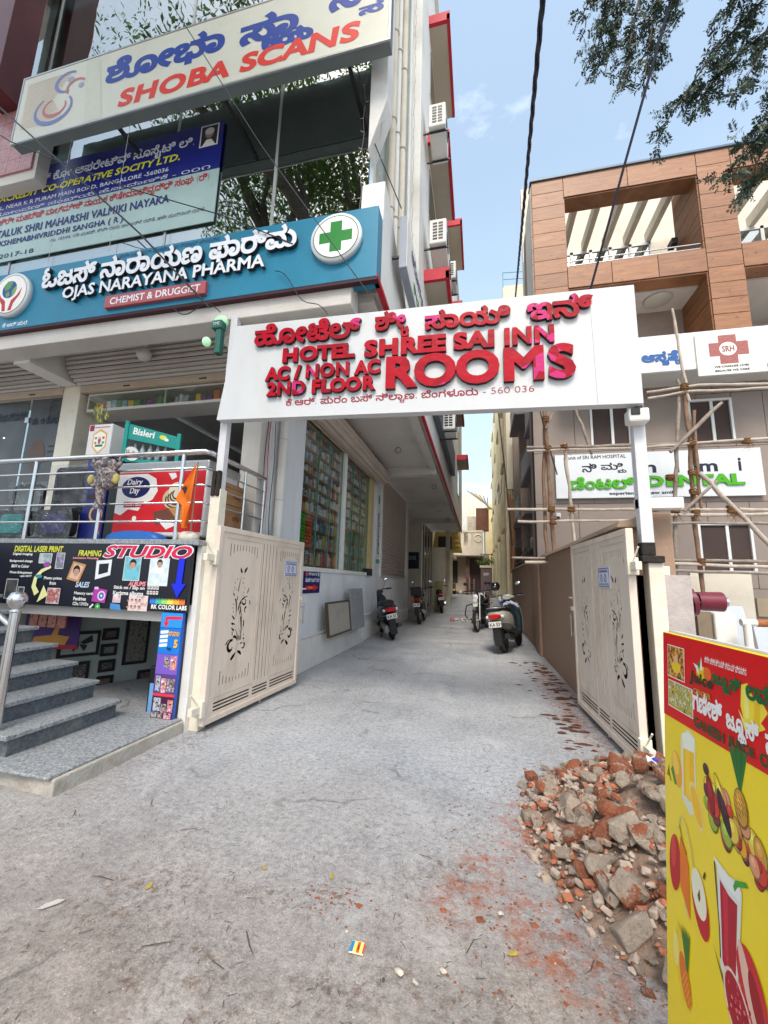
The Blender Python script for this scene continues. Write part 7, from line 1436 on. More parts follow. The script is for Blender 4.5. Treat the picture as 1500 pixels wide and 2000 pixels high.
def rubble_mat():
    m = bpy.data.materials.new('broken_brick_and_plaster'); m.use_nodes = True; n = m.node_tree.nodes; l = m.node_tree.links; b = n['Principled BSDF']; b.inputs['Roughness'].default_value = .9; b.inputs['Specular IOR Level'].default_value = .2
    tc = n.new('ShaderNodeTexCoord'); oi = n.new('ShaderNodeObjectInfo'); cb = n.new('ShaderNodeVectorMath'); cb.operation = 'ADD'; mu = n.new('ShaderNodeMath'); mu.operation = 'MULTIPLY'; mu.inputs[1].default_value = 91; l.new(oi.outputs['Random'], mu.inputs[0]); l.new(tc.outputs['Object'], cb.inputs[0]); l.new(mu.outputs[0], cb.inputs[1])
    def N(s, d=5): a = n.new('ShaderNodeTexNoise'); a.inputs['Scale'].default_value = s; a.inputs['Detail'].default_value = d; a.inputs['Roughness'].default_value = .7; l.new(cb.outputs[0], a.inputs['Vector']); return a.outputs[0]
    def R(x, *e):
        r = n.new('ShaderNodeValToRGB'); el = r.color_ramp.elements
        while len(el) < len(e): el.new(.5)
        for i, (p, c) in enumerate(e): el[i].position = p; el[i].color = (*c, 1)
        l.new(x, r.inputs[0]); return r.outputs[0]
    brick = R(N(5), (.3, (.34, .10, .045)), (.7, (.52, .20, .11))); plas = R(N(4), (.3, (.40, .31, .24)), (.5, (.56, .45, .35)), (.7, (.66, .56, .46)))
    ad = n.new('ShaderNodeMath'); ad.operation = 'ADD'; l.new(N(1.6, 4), ad.inputs[0]); mr = n.new('ShaderNodeMapRange'); mr.inputs[3].default_value = -.28; mr.inputs[4].default_value = .17; l.new(oi.outputs['Random'], mr.inputs[0]); l.new(mr.outputs[0], ad.inputs[1])
    f = R(ad.outputs[0], (.50, (0, 0, 0)), (.54, (1, 1, 1))); x = n.new('ShaderNodeMixRGB'); l.new(f, x.inputs[0]); l.new(plas, x.inputs[1]); l.new(brick, x.inputs[2])
    d = n.new('ShaderNodeMixRGB'); d.inputs[0].default_value = .35; l.new(R(N(9), (.55, (0, 0, 0)), (.7, (1, 1, 1))), d.inputs[0]); l.new(x.outputs[0], d.inputs[1]); d.inputs[2].default_value = (.42, .33, .26, 1); l.new(d.outputs[0], b.inputs['Base Color'])
    bu = n.new('ShaderNodeBump'); bu.inputs['Strength'].default_value = .9; bu.inputs['Distance'].default_value = .05; l.new(N(14, 8), bu.inputs['Height']); l.new(bu.outputs[0], b.inputs['Normal']); return m
MR = rubble_mat(); SM = [stone_mesh(i, MR, i % 2 == 0) for i in range(16)]
HP = thing('rubble_heap', (.95, 3.0, 0), 'heap of broken brick and plaster chunks between the right gate and the juice board', 'rubble')
rr = random.Random(5); placed = 0; rocks = []
def hgt(x, y):
    ex = (x-1.15)/.88; ey = (y-2.95)/1.15; d = sqrt(ex*ex+ey*ey)
    return max(0, .42*(1-d**1.3)) if d < 1 else 0
n = 0
spots = []
while n < 285:
    x = rr.uniform(.25, 1.75); y = rr.uniform(1.9, 4.15); d = sqrt(((x-1.15)/.92)**2+((y-2.95)/1.15)**2)
    if d > 1.05 and rr.random() > .1: continue
    if x < .3+.36*(3.5-y)*(.35) and rr.random() < .6: continue
    if x < 1.5 and y > 4.0 and x < 1.0: continue
    s_ = rr.choice((.07, .08, .09, .10, .12, .14, .16)) * (1.15 if y < 2.6 else 1)
    if d > .85: s_ *= .6
    spots.append((x, y, s_)); n += 1
spots += [(.62, 2.18, .2), (.74, 2.03, .23), (.55, 2.45, .13), (.66, 2.32, .17), (.9, 2.2, .26), (.8, 2.55, .22), (.95, 2.75, .24), (.33, 2.93, .12), (.30, 3.06, .11), (.5, 2.72, .13), (.72, 2.72, .17), (.62, 2.62, .12), (1.0, 2.45, .25)]
for x, y, s_ in spots:
    s_ = min(s_, .17)
    o = bpy.data.objects.new('brick_chunk', rr.choice(SM)); COL.objects.link(o); o.parent = HP
    z = hgt(x, y)+s_*.13+rr.uniform(-.01, .02)
    o.location = (x-.95, y-3.0, z); o.rotation_euler = (rr.uniform(-.7, .7), rr.uniform(-.7, .7), rr.uniform(0, 6.3)); q = s_*rr.uniform(.95, 1.3); o.scale = (q, q*rr.uniform(.75, 1.15), q*rr.uniform(.8, 1.3))
g = MB(); N_ = 26
vs = []; fs = []
for j in range(N_+1):
    for i in range(N_+1):
        x = .2+1.75*i/N_; y = 1.75+2.4*j/N_; vs.append((x, y, hgt(x, y)*.92-.012+.03*mnoise.noise(V((x*6, y*6, 0)))*(hgt(x, y) > .02)))
for j in range(N_):
    for i in range(N_): fs.append((j*(N_+1)+i, j*(N_+1)+i+1, (j+1)*(N_+1)+i+1, (j+1)*(N_+1)+i))
g.add(vs, fs, 0, True); g.build('earth_core', mat('rubble_earth', (.27, .19, .14), .95, .4, 9, .9, 40), HP)
# fine chips between and around the chunks
def icorock(c, s, r):
    P = [V((1, 0, 0)), V((-1, 0, 0)), V((0, 1, 0)), V((0, -1, 0)), V((0, 0, .7)), V((0, 0, -.7))]; a = r.uniform(0, 6.3); q = []
    for p in P: w_ = p*s*r.uniform(.6, 1.2); q.append((c[0]+w_.x*cos(a)-w_.y*sin(a), c[1]+w_.x*sin(a)+w_.y*cos(a), c[2]+w_.z))
    return q, [(0, 2, 4), (2, 1, 4), (1, 3, 4), (3, 0, 4), (2, 0, 5), (1, 2, 5), (3, 1, 5), (0, 3, 5)]
protos = [([tuple(v.co) for v in me.vertices], [tuple(p.vertices) for p in me.polygons]) for me in SM[:8]]
for nm, mm, cnt, lo, hi in (('small_plaster_pieces', mat('plaster_chip', (.43, .34, .27), .9, .35, 20), 1500, .018, .07), ('small_brick_pieces', mat('brick_chip', (.36, .13, .07), .9, .35, 20), 850, .018, .065), ('dark_grit', mat('dark_grit', (.16, .11, .08), .95, .4, 20), 0, 0, 0)):
    g = MB()
    for i in range(cnt):
        a = rr.uniform(0, 6.3); d = rr.uniform(.2, 1.05)**.6; x = 1.12+.86*d*cos(a); y = 2.95+1.1*d*sin(a)
        if x > 1.8 or y > 4.2 or y < 1.5: continue
        s_ = lo+(hi-lo)*rr.random()**1.6; R3 = Matrix.Rotation(rr.uniform(0, 6.3), 3, 'Z') @ Matrix.Rotation(rr.uniform(-.8, .8), 3, 'X'); pv, pf_ = rr.choice(protos); g.add([R3 @ V(v)*s_+V((x, y, hgt(x, y)+s_*.2+gzl(x, y))) for v in pv], pf_)
    for i in range(700):
        a = rr.uniform(0, 6.3); d = abs(rr.gauss(0, .5))+.35 if rr.random() < .8 else rr.uniform(.8, 1.5); x = 1.1+.95*d*cos(a); y = 2.95+1.15*d*sin(a)
        if x > 1.8 or y > 4.3 or y < 1.3 or x < -.5: continue
        s_ = rr.uniform(.002, .008); q, f = icorock((x, y, hgt(x, y)+s_*.4+gzl(x, y)), s_, rr); g.add(q, f)
    g.build(nm, mm, HP, kind='stuff')
MB().loft([(-.02, 0, 0, .03, .02), (.06, .02, 0, .05, .025), (.1, .03, 0, .02, .01)], 8).v
t = thing('crumpled_wrapper', (1.02, 3.1, .42), 'small white and blue crumpled wrapper on top of the rubble', 'wrapper'); w = MB(); rw = random.Random(3)
for i in range(5): c = V((1.03, 3.0, .47)); a = i*1.25; w.add([c, c+V((.045*cos(a), .045*sin(a), .015)), c+V((.045*cos(a+.9), .045*sin(a+.9), -.01))], [(0, 1, 2)])
w.build('foil', ink(225, 225, 235), t); MB().ell((1.03, 2.99, .478), (.02, .02, .008), 8, 0, 4).build('print', ink(60, 60, 170), t)
# ================= GROUND LITTER =================
g = MB(); rl = random.Random(9)
for i in range(2200):
    x = rl.uniform(-3.2, 1.3); y = 1.1+rl.random()**1.7*9
    if x < -2.75: continue
    L_ = rl.uniform(.006, .028) if rl.random() < .97 else rl.uniform(.03, .09); a = rl.uniform(0, 6.3); b = a+rl.uniform(-.6, .6); z = gzl(x, y)+.003; p0 = V((x, y, z)); p1 = p0+V((cos(a), sin(a), .05))*L_; p2 = p1+V((cos(b), sin(b), -.05))*L_*.7; wv = .001+L_*.02
    n1 = V((-sin(a), cos(a), 0))*wv; g.add([p0-n1, p0+n1, p1+n1+V((0, 0, .002)), p1-n1+V((0, 0, .002)), p2], [(0, 1, 2, 3), (3, 2, 4)])
g.build('twigs_and_bits', mat('dry_twig', (.10, .075, .055), .9, .4, 30), kind='stuff', label='dry twigs and bits scattered over the concrete', cat='litter')
g = MB()
for i in range(2600):
    x = rl.uniform(-3.2, 1.3); y = 1.1+rl.random()**2*7
    if x < -2.75: continue
    s_ = rl.uniform(.0025, .007); q, f = icorock((x, y, gzl(x, y)+s_*.3), s_, rl); g.add(q, f)
g.build('grit', mat('grey_grit', (.36, .33, .30), .9, .5, 30), kind='stuff', label='fine grit and pebbles scattered over the concrete', cat='grit')
g = MB()
for cx, cy, sx, sy, cnt in ((1.1, 4.55, .22, .35, 120), (1.1, 6.4, .16, 1.4, 170), (.55, 3.2, .3, .45, 150), (.0, 2.45, .16, .3, 90), (.3, 2.1, .25, .18, 110), (-2.6, 3.35, .12, .35, 50), (-.72, 2.12, .09, .06, 60)):
    for i in range(cnt):
        x = rl.gauss(cx, sx); y = rl.gauss(cy, sy)
        if x > 1.3: continue
        s_ = rl.uniform(.003, .010) if rl.random() < .94 else rl.uniform(.012, .024); q, f = icorock((x, y, gzl(x, y)+s_*.25), s_, rl); g.add([(a, b, gzl(x, y)+(c-gzl(x, y))*.45) for a, b, c in q], f)
g.build('red_earth_clods', mat('red_earth', (.26, .085, .04), .95, .4, 14), kind='stuff', label='crumbs of red earth along the right wall and around the rubble', cat='earth')
g = MB()
for i in range(150):
    y = rl.uniform(4.4, 8.8); x = 1.22-abs(rl.gauss(0, .22)) - (.1 if y < 5 else 0)
    if x < .55 or (x > 1.05 and y < 5.9): continue
    s_ = rl.uniform(.015, .055); n_ = 9; a0 = rl.uniform(0, 6.3); st_ = rl.uniform(1.3, 2.4); P = [(x+s_*st_*rl.uniform(.6, 1)*cos(k*6.283/n_), y+s_*.75*rl.uniform(.6, 1)*sin(k*6.283/n_), .003) for k in range(n_)]
    g.add(P+[(x, y, .004+s_*.28)], [(k, (k+1) % n_, n_) for k in range(n_)])
g.build('dark_earth_flakes', mat('dark_red_earth', (.13, .05, .03), .95, .45, 24, .8, 60), kind='stuff', label='flattened flakes of dark red earth along the foot of the brown wall', cat='earth')
Mlf = mat('dry_yellow_leaf', (.45, .33, .05), .7, .3, 20)
for i, (x, y) in enumerate(((-1.58, 1.95), (-1.1, 2.2), (-.75, 2.25), (.33, 2.55), (.12, 2.02), (.48, 2.35))):
    a = rl.uniform(0, 6.3); L_ = rl.uniform(.018, .032); z = gzl(x, y)+.004; P = [(x+u*L_*cos(a)-v*L_*sin(a), y+u*L_*sin(a)+v*L_*cos(a), z+.006*abs(v)+.004*u*u) for u, v in ((-1, 0), (-.3, .42), (.5, .35), (1, 0), (.5, -.35), (-.3, -.42))]
    setp(MB().add(P, [(0, 1, 2), (0, 2, 3), (0, 3, 4), (0, 4, 5)]).build('dry_leaf', Mlf), 'small dry yellow leaf lying on the dusty concrete', 'leaf', 'dry yellow leaves on the concrete')
t = thing('grey_leaf_scrap', (-1.93, 1.7, 0), 'curled grey dead leaf on the concrete at the lower left', 'leaf'); P = [(-1.95, 1.70, .004), (-1.93, 1.725, .014), (-1.90, 1.765, .012), (-1.88, 1.78, .004), (-1.888, 1.755, .003), (-1.925, 1.71, .003)]; MB().add(P, [(0, 1, 5), (1, 2, 4, 5), (2, 3, 4)]).build('blade', mat('grey_leaf', (.42, .39, .36), .8, .3, 15), t)
t = thing('sachet_packet', (-.5, 1.88, 0), 'small torn sachet striped blue, yellow, orange and cream on the concrete', 'packet'); fp = Fr((-.545, 1.845, gzl(-.5, 1.88)+.005), (.99, .02, 0), (-.02, .99, .04)); t.scale = (.7, .7, 1); MB().fbox(fp, 0, 0, .085, .075, 0, .004).build('foil', ink(240, 225, 190), t, bev=.001)
p = Print(fp, .0045); 
for a, b, c_ in ((0, .02, (40, 130, 190)), (.02, .04, (240, 215, 110)), (.04, .058, (225, 95, 35)), (.058, .076, (245, 225, 130)), (.076, .085, (215, 60, 40))): p.rect(a, .004, b, .071, c_)
p.rect(.045, .02, .052, .055, (120, 40, 30)); p.build(t)
for lb, x, y, s_ in (('white pebble left of a pair near the bottom of the lane', -.315, 1.82, .025), ('brownish pebble right of the white pebble near the bottom', -.25, 1.80, .02), ('white pebble cluster stone beside the brown one', -.15, 1.87, .02), ('tiny white stone just above the striped sachet', -.57, 1.95, .012), ('grey pebble near the red stain', .08, 2.22, .022), ('dark pebble between the white pebbles', -.37, 1.78, .012)):
    o = bpy.data.objects.new('pebble', stone_mesh(hash(lb) % 97, mat('pebble_dark', (.08, .08, .085), .8) if 'dark' in lb else mat('pebble_pale', (.55, .50, .42), .85, .2, 30))); COL.objects.link(o); o.location = (x, y, gzl(x, y)+s_*.5); o.scale = (s_*2,)*3; o.rotation_euler = (.3, .2, s_*100); setp(o, lb, 'pebble', 'pebbles on the concrete')
# ================= JUICE BOARD =================
JO = V((.583, 1.775, 0)); JF = Fr(JO, (.0428, -.9991, 0), (.0626, -.0074, .998)); JB = thing('juice_board', (.6, 1.4, 0), 'red and yellow juice centre advertising board with fruit pictures at the right edge', 'sign')
JW = .92; MB().fbox(JF, 0, .03, JW, 1.345, -.02, 0).build('panel', mat('board_yellow', (.95, .71, .0), .3, .06, 2, .12, 3, spec=.5, dirt=(.78, .55, .04), dscale=3, damt=.35), JB, bev=.002)
w = MB()
for a in ((-.006, .0, .014, 1.352), (JW-.014, 0, JW+.006, 1.352), (.014, 1.335, JW-.014, 1.352), (.014, .0, JW-.014, .03)): w.fbox(JF, *a, -.045, -.021)
w.build('frame', MATS['white_post'], JB)
MB().fbox(JF, .0, .36, .02, .375, -.3, -.046).build('strut', M_blackm, JB)
p = Print(JF, .0006, .000003); RED = (222, 12, 16); p.poly([(0, 1.058), (JW, 1.075), (JW, 1.343), (0, 1.343)], RED)
gp = picture('shrine_print', ((40, 110, 40), (230, 200, 60), (200, 90, 50), (30, 40, 40), (120, 180, 60)), 60); fpz = picture('fruit_bowl_print', ((110, 40, 50), (230, 190, 60), (90, 140, 50), (240, 225, 190), (130, 60, 40)), 55)
p.rect(.032, 1.195, .145, 1.305, (240, 240, 235)); p.rect(.034, 1.198, .142, 1.302, gp); p.rect(.034, 1.095, .192, 1.185, (235, 230, 225)); p.rect(.036, 1.098, .189, 1.182, fpz); p.ell(.09, 1.235, .03, .02, (240, 205, 40)); p.ell(.09, 1.262, .014, .014, (235, 180, 140))
# juice emblem
p.ell(.25, 1.245, .035, .022, (240, 200, 30)); p.ell(.275, 1.25, .02, .02, (235, 110, 40)); p.poly([(.22, 1.27), (.245, 1.285), (.235, 1.255)], (60, 130, 40)); p.poly([(.235, 1.255), (.245, 1.295), (.25, 1.255)], (240, 240, 235)); p.poly([(.2, 1.27), (.225, 1.265), (.23, 1.24), (.215, 1.255)], (240, 240, 240))
# mango pieces
YL = (250, 225, 60)
p.poly([(.425, 1.20), (.43, 1.255), (.455, 1.265), (.475, 1.235), (.50, 1.24), (.525, 1.21), (.50, 1.18), (.515, 1.17), (.48, 1.15), (.455, 1.165), (.44, 1.155)], YL); p.poly([(.44, 1.17), (.435, 1.245), (.455, 1.25), (.458, 1.18)], (255, 240, 120)); p.poly([(.47, 1.165), (.48, 1.225), (.5, 1.225), (.495, 1.17)], (246, 200, 30)); p.poly([(.415, 1.19), (.44, 1.14), (.475, 1.145), (.44, 1.165)], (255, 238, 130))
# tall mango juice glass with mango and orange slice
p.poly([(.115, 1.02), (.115, .83), (.165, .80), (.2, .83), (.2, 1.04), (.16, 1.055)], (228, 226, 200)); p.poly([(.128, .985), (.128, .845), (.192, .84), (.192, .995)], (245, 190, 20)); p.poly([(.14, .985), (.14, .85), (.165, .845), (.165, .99)], (250, 205, 40)); p.poly([(.12, 1.03), (.16, 1.045), (.198, 1.035), (.192, .995), (.128, .99)], (240, 240, 225))
p.ell(.085, .905, .032, .055, (243, 170, 40), rot=.25); p.ell(.078, .92, .02, .035, (248, 205, 80), rot=.25); p.poly([(.045, .89), (.06, .905), (.085, .855), (.07, .85)], (80, 140, 40)); p.ell(.2, .845, .028, .065, (244, 215, 130), rot=.45); p.ell(.2, .845, .022, .055, (246, 190, 30), rot=.45)
# pineapple and fruit pile
for i in range(9): a = -.5+i*.13; p.poly([(.405, .985), (.405+.06*sin(a)-.006, 1.03+.05*cos(a)), (.405+.085*sin(a), 1.05+.06*cos(a)), (.415, .985)], (36, 100+8*(i % 3), 40))
rf = random.Random(12); pal = [(150, 20, 30), (190, 30, 35), (215, 60, 40), (240, 170, 40), (120, 60, 40), (160, 180, 60), (235, 200, 70), (90, 30, 60), (225, 150, 110), (110, 150, 60), (200, 40, 50), (70, 40, 50), (205, 150, 60)]
def fruit(u, v, a, b, c_, rot):
    dk = tuple(int(q*.62) for q in c_); lt = tuple(min(255, int(q*1.15)+22) for q in c_)
    p.ell(u+.001, v-.002, a*1.05, b*1.05, dk, 14, rot=rot); p.ell(u, v, a*.93, b*.93, c_, 14, rot=rot); p.ell(u-.2*a, v+.25*b, a*.5, b*.45, tuple((x+y)//2 for x, y in zip(c_, lt)), 10, rot=rot); p.ell(u-.28*a, v+.38*b, a*.2, b*.18, lt, 8, rot=rot)
for i in range(95):
    f = rf.random(); u = .25+.42*f; v = .925-.14*f+rf.gauss(0, .028); a = rf.uniform(.012, .024); fruit(u, v, a, a*rf.uniform(1., 1.7), rf.choice(pal), rf.uniform(.1, .6))
fruit(.412, .945, .026, .045, (205, 150, 50), .2); fruit(.278, .915, .017, .05, (150, 16, 26), .25); fruit(.325, .935, .013, .055, (240, 205, 60), .5); fruit(.34, .90, .016, .055, (60, 22, 36), .5)
for i in range(14): u0 = .392+.012*(i % 4); v0 = .97-.014*(i//4); p.line([(u0, v0), (u0+.008, v0-.01)], .0025, (120, 80, 20))
# apple juice jar
p.poly([(.098, .56), (.10, .71), (.125, .695), (.15, .65), (.155, .50), (.14, .52)], (235, 120, 20)); p.ell(.065, .61, .034, .085, (190, 20, 30), rot=-.06); p.ell(.058, .64, .015, .05, (215, 60, 60), rot=-.06); p.line([(.09, .72), (.1, .76), (.115, .775), (.14, .76), (.165, .71), (.18, .655)], .006, (215, 205, 120)); p.line([(.1, .74), (.115, .70), (.14, .675)], .004, (120, 90, 20))
p.ell(.21, .585, .042, .085, (195, 22, 32), rot=.25); p.ell(.205, .608, .037, .062, (240, 234, 205), rot=.25); p.poly([(.198, .60), (.21, .625), (.214, .60), (.206, .585)], (90, 60, 30)); p.line([(.232, .665), (.24, .685)], .008, (60, 40, 20)); p.poly([(.115, .54), (.14, .51), (.15, .49), (.125, .52)], (225, 220, 190))
# pomegranate glass
p.poly([(.285, .755), (.30, .74), (.305, .50), (.36, .45), (.378, .52), (.405, .735), (.395, .76), (.345, .745)], (226, 226, 216)); p.poly([(.312, .715), (.314, .52), (.35, .49), (.37, .53), (.385, .70), (.35, .70)], (178, 16, 40)); p.poly([(.325, .70), (.325, .54), (.34, .52), (.345, .70)], (205, 36, 60)); p.line([(.288, .745), (.304, .60), (.306, .52)], .005, (40, 30, 25)); p.poly([(.285, .76), (.31, .755), (.402, .74), (.395, .715), (.35, .715), (.31, .725)], (238, 238, 230)); p.poly([(.37, .735), (.38, .755), (.42, .775), (.43, .768), (.39, .745), (.376, .725)], (60, 160, 50))
p.poly([(.27, .53), (.32, .46), (.37, .36), (.5, .18), (.51, .2), (.4, .36), (.34, .45)], (40, 34, 30)); p.ell(.43, .54, .05, .09, (205, 40, 50), rot=.35); p.ell(.415, .545, .018, .085, (235, 190, 170), rot=.35); p.ell(.445, .53, .02, .06, (160, 16, 30), rot=.35); p.ell(.375, .45, .052, .085, (235, 205, 190), rot=.45); p.ell(.375, .45, .045, .077, (170, 14, 34), rot=.45)
rj = random.Random(4)
for i in range(40): u = .375+rj.gauss(0, .02); v = .45+rj.gauss(0, .032); p.ell(u, v, .004, .005, rj.choice(((220, 60, 80), (140, 8, 24), (235, 120, 130))), 6)
p.poly([(.43, .42), (.46, .47), (.5, .42), (.52, .30), (.49, .22), (.45, .3)], (50, 110, 60)); p.poly([(.44, .40), (.455, .44), (.48, .34), (.49, .26)], (90, 150, 90))
# papaya / pineapple juice
p.poly([(.075, .30), (.078, .45), (.1, .43), (.13, .37), (.13, .26), (.1, .25)], (240, 205, 40)); p.ell(.065, .36, .018, .05, (245, 225, 120)); p.ell(.118, .315, .028, .065, (225, 120, 30), rot=.3)
for i in range(6): p.line([(.10+.008*i, .30-.01*i), (.125+.006*i, .345-.012*i)], .003, (240, 170, 60))
for i in range(7): a = -.7+i*.2; p.poly([(.128, .345), (.128+.03*sin(a)-.004, .40+.03*cos(a)), (.13+.045*sin(a), .43+.035*cos(a)), (.136, .345)], (60, 120, 40))
# watermelon
p.ell(.33, .20, .055, .12, (225, 225, 180)); p.ell(.33, .195, .045, .105, (228, 40, 25)); p.ell(.42, .22, .07, .1, (205, 225, 170)); p.ell(.415, .205, .055, .085, (225, 30, 22))
p.rect(.62, .1, .63, .1+.01, RED); p.ell(.62, .5, .06, .1, (190, 220, 210)); p.ell(.75, .8, .07, .1, (240, 150, 30))
p.build(JB, 'fruit_pictures')
NV2 = ink(20, 25, 30); gr = ink(18, 100, 50); dg = ink(40, 80, 40); wt = ink(245, 240, 235)
def jw(t_, b, m, slope=.02, **k): write(JB, t_, JF, b, m, d0=.0024, arch=(lambda u: 0), res=3, **k)
jw('Juice', (.177, 1.20, .304, 1.245), ink(15, 60, 30), bold=.04, shear=.15); jw('CENTER', (.2, 1.178, .295, 1.194), ink(200, 160, 60), bold=.03)
jw('ಶ್ರೀ ಚಿಕ್ಕತಿರುಪತಿ ಸ್ವಾಮಿ ಪ್ರಸನ್ನ', (.267, 1.283, .457, 1.303), wt, bold=.01)
jw('ಜೂ{ಯ}ಸ್', (.303, 1.215, .432, 1.27), gr, bold=.05); jw('ಲವಿತಾ', (.45, 1.225, .60, 1.275), gr, bold=.05)
jw('ಗಣೇಶ್', (.195, 1.125, .348, 1.19), wt, bold=.045); jw('ಜೂ{ಯ}ಸ್', (.363, 1.105, .495, 1.18), wt, bold=.045); jw('ಸೆಂಟರ್', (.515, 1.115, .70, 1.18), wt, bold=.045)
jw('GANESH', (.199, 1.077, .352, 1.108), dg, bold=.04); jw('JUICE', (.368, 1.079, .474, 1.11), dg, bold=.04); jw('CENTRE', (.492, 1.081, .62, 1.112), dg, bold=.04)
w = Print(JF, .0012); w.line([(.02, .86), (.035, .9), (.03, .86)], .004, (60, 50, 20)); w.line([(.03, .88), (.045, .85)], .004, (60, 50, 20)); w.build(JB, 'pen_scribble')
# ================= CABLES =================
def cable(pts, r, lab, m=M_blackm, twist=0, nm='power_cable'):
    P = [V(a) for a in pts]; Q = []
    n = 40
    for i in range(n+1):
        f = i/n*(len(P)-1); k = min(int(f), len(P)-2); q = P[k].lerp(P[k+1], f-k); q.z -= .12*sin(pi*i/n)*(len(P) == 2); Q.append(q)
    if twist:
        for s in range(3): MB().tube([q+V((cos(i*1.1+s*2.09)*twist, 0, sin(i*1.1+s*2.09)*twist)) for i, q in enumerate(Q)], r, 6).build(nm, m, label=lab+(', outer strand', ', middle strand', ', inner strand')[s], cat='cable', group='strands of the twisted cable')
    else: MB().tube(Q, r, 6).build(nm, m, label=lab, cat='cable')
Mcb = mat('cable_blue_black', (.015, .016, .035), .5, .1)
t = thing('bundled_cable', (.6, 3, 6.6), 'thick twisted dark power cable running overhead down the lane', 'cable')
P0 = V((.46, 1.2, 4.9)); P0 = V((.599, 3, 6.592)); P1 = V((1.356, 14, 11.429)); d = (P0-V((0, 0, 1.5)));
A0 = V((0, 0, 1.5))+d*.82+V((.0, -.6, .75)); Q = []
for i in range(90):
    f = i/89; q = A0.lerp(P0, min(1, f*8)) if f < .125 else P0.lerp(P1, (f-.125)/.875); q = q.copy(); Q.append(q)
for s in range(3): MB().tube([q+V((cos(i*.9+s*2.09)*.016, 0, sin(i*.9+s*2.09)*.016)) for i, q in enumerate(Q)], .013, 6).build('strand', Mcb, t)
cable([(1.60, 2.6, 6.1), (1.567, 3.0, 6.224), (1.30, 3.5, 5.2), (1.08, 3.95, 4.32)], .011, 'straight black service cable from the tree down to the top of the hotel signboard', Mcb)
cable([(-7.2, 2.9, 8.4), (-6.454, 3.3, 7.865), (-4.0, 3.5, 5.6), (-3.0, 3.65, 4.55)], .011, 'thick black cable crossing from the upper left down to the green lamp box')
cable([(-7.4, 2.9, 8.0), (-6.1, 3.3, 7.2), (-4.3, 3.5, 6.3), (-2.9, 3.6, 5.7), (-2.0, 3.65, 5.2)], .007, 'thin black wire crossing the blue banner')
cable([(-3.8, 2.8, 8.7), (-3.47, 3.0, 8.137), (-2.3, 3.3, 6.2), (-1.073, 3.6, 4.4)], .0055, 'thin slack wire crossing the clinic sign down to the canopy corner')
cable([(-1.5, 4.0, 8.2), (-1.2, 4.0, 6.8), (-.9, 4.3, 6.1)], .007, 'short black cable from the clinic sign to the projecting sign')
for i, x in enumerate((-6.9, -5.6, -4.6)): cable([(x, 3.68, 7.6), (x-.02, 3.68, 5.6)], .0025, 'thin %s vertical wire hanging in front of the first-floor glass' % ('left', 'middle', 'right')[i], M_alu, nm='thin_wire')
t = thing('curly_wire', (-3.6, 3.66, 4.6), 'loose curled black wires under the pharmacy sign', 'wire')
MB().tube([(-3.5+.05*i, 3.66, 4.62-.08*sin(i*.5)-.01*i) for i in range(14)], .006, 5).build('loop', M_black, t); MB().tube([(-2.2+.06*i, 3.66, 4.9-.06*i+.06*sin(i*.8)) for i in range(12)], .005, 5).build('loop', M_black, t)
cable([(1.33, 9.6, 6.2), (1.55, 8.5, 3.7)], .014, 'black tie rope slanting down between the scaffold poles', nm='tie_rope')
cable([(.95, 19, 9.9), (1.1, 17, 6), (1.2, 15.6, 2.9)], .03, 'black drop cable hanging in front of the yellow building')
# ================= TREES =================
Mbark = mat('grey_bark', (.13, .105, .085), .9, .4, 4, .8, 14, stretch=(1, 1, .3)); Mleafs = []
for nm, c in (('leaf_dark', (.05, .085, .025)), ('leaf_mid', (.075, .125, .03)), ('leaf_bright', (.12, .19, .04))):
    m = bpy.data.materials.new(nm); m.use_nodes = True; n = m.node_tree.nodes; l = m.node_tree.links; b_ = n['Principled BSDF']; b_.inputs['Base Color'].default_value = (*c, 1); b_.inputs['Roughness'].default_value = .5
    tr = n.new('ShaderNodeBsdfTranslucent'); tr.inputs[0].default_value = (c[0]*1.6, c[1]*1.7, c[2], 1); xx = n.new('ShaderNodeMixShader'); xx.inputs[0].default_value = .45; l.new(b_.outputs[0], xx.inputs[1]); l.new(tr.outputs[0], xx.inputs[2]); l.new(xx.outputs[0], n['Material Output'].inputs[0]); Mleafs.append(m)
rt_ = random.Random(21)
def rnd(r=rt_): return V((r.gauss(0, 1), r.gauss(0, 1), r.gauss(0, 1)))
def leafy(mb, c, rad, n, size, flat=.7, r=rt_):
    for i in range(n):
        d = rnd(r).normalized()*rad*r.random()**.45; d.z *= flat; q = c+d; a = (rnd(r)+V((0, 0, -.4))).normalized()*size*r.uniform(.7, 1.3); b = a.orthogonal().normalized()*size*.36
        if r.random() < .5: b = a.cross(b).normalized()*size*.36
        mb.add([q-a, q+b, q+a, q-b], [(0, 1, 2, 3)], r.choice((0, 0, 1, 1, 2)))
T1 = thing('street_tree', (-4.4, -1.8, 0), 'tall spreading street tree behind the camera, seen only mirrored in the upper glass', 'tree')
tips = []
def limb(a, d, L_, r, depth):
    P = [V(a)]; dd = V(d).normalized(); n = 7
    for i in range(n): dd = (dd+rnd()*.14+V((0, 0, .05))).normalized(); P.append(P[-1]+dd*L_/n)
    MB().tube(P, [r*(1-.55*i/n) for i in range(n+1)], 8).build('limb', Mbark, T1)
    tips.append(P[-1]); tips.append(P[-3])
    if depth > 0:
        for k in range(3): s = P[rt_.randint(3, n)]; limb(s, dd+rnd()*.5+V((0, 0, .2)), L_*.7, r*.5, depth-1)
MB().tube([(-4.4, -1.8, 0), (-4.3, -1.7, 3), (-4.1, -1.8, 6), (-4.2, -1.6, 8.5)], [.5, .42, .36, .3], 14).build('trunk', Mbark, T1)
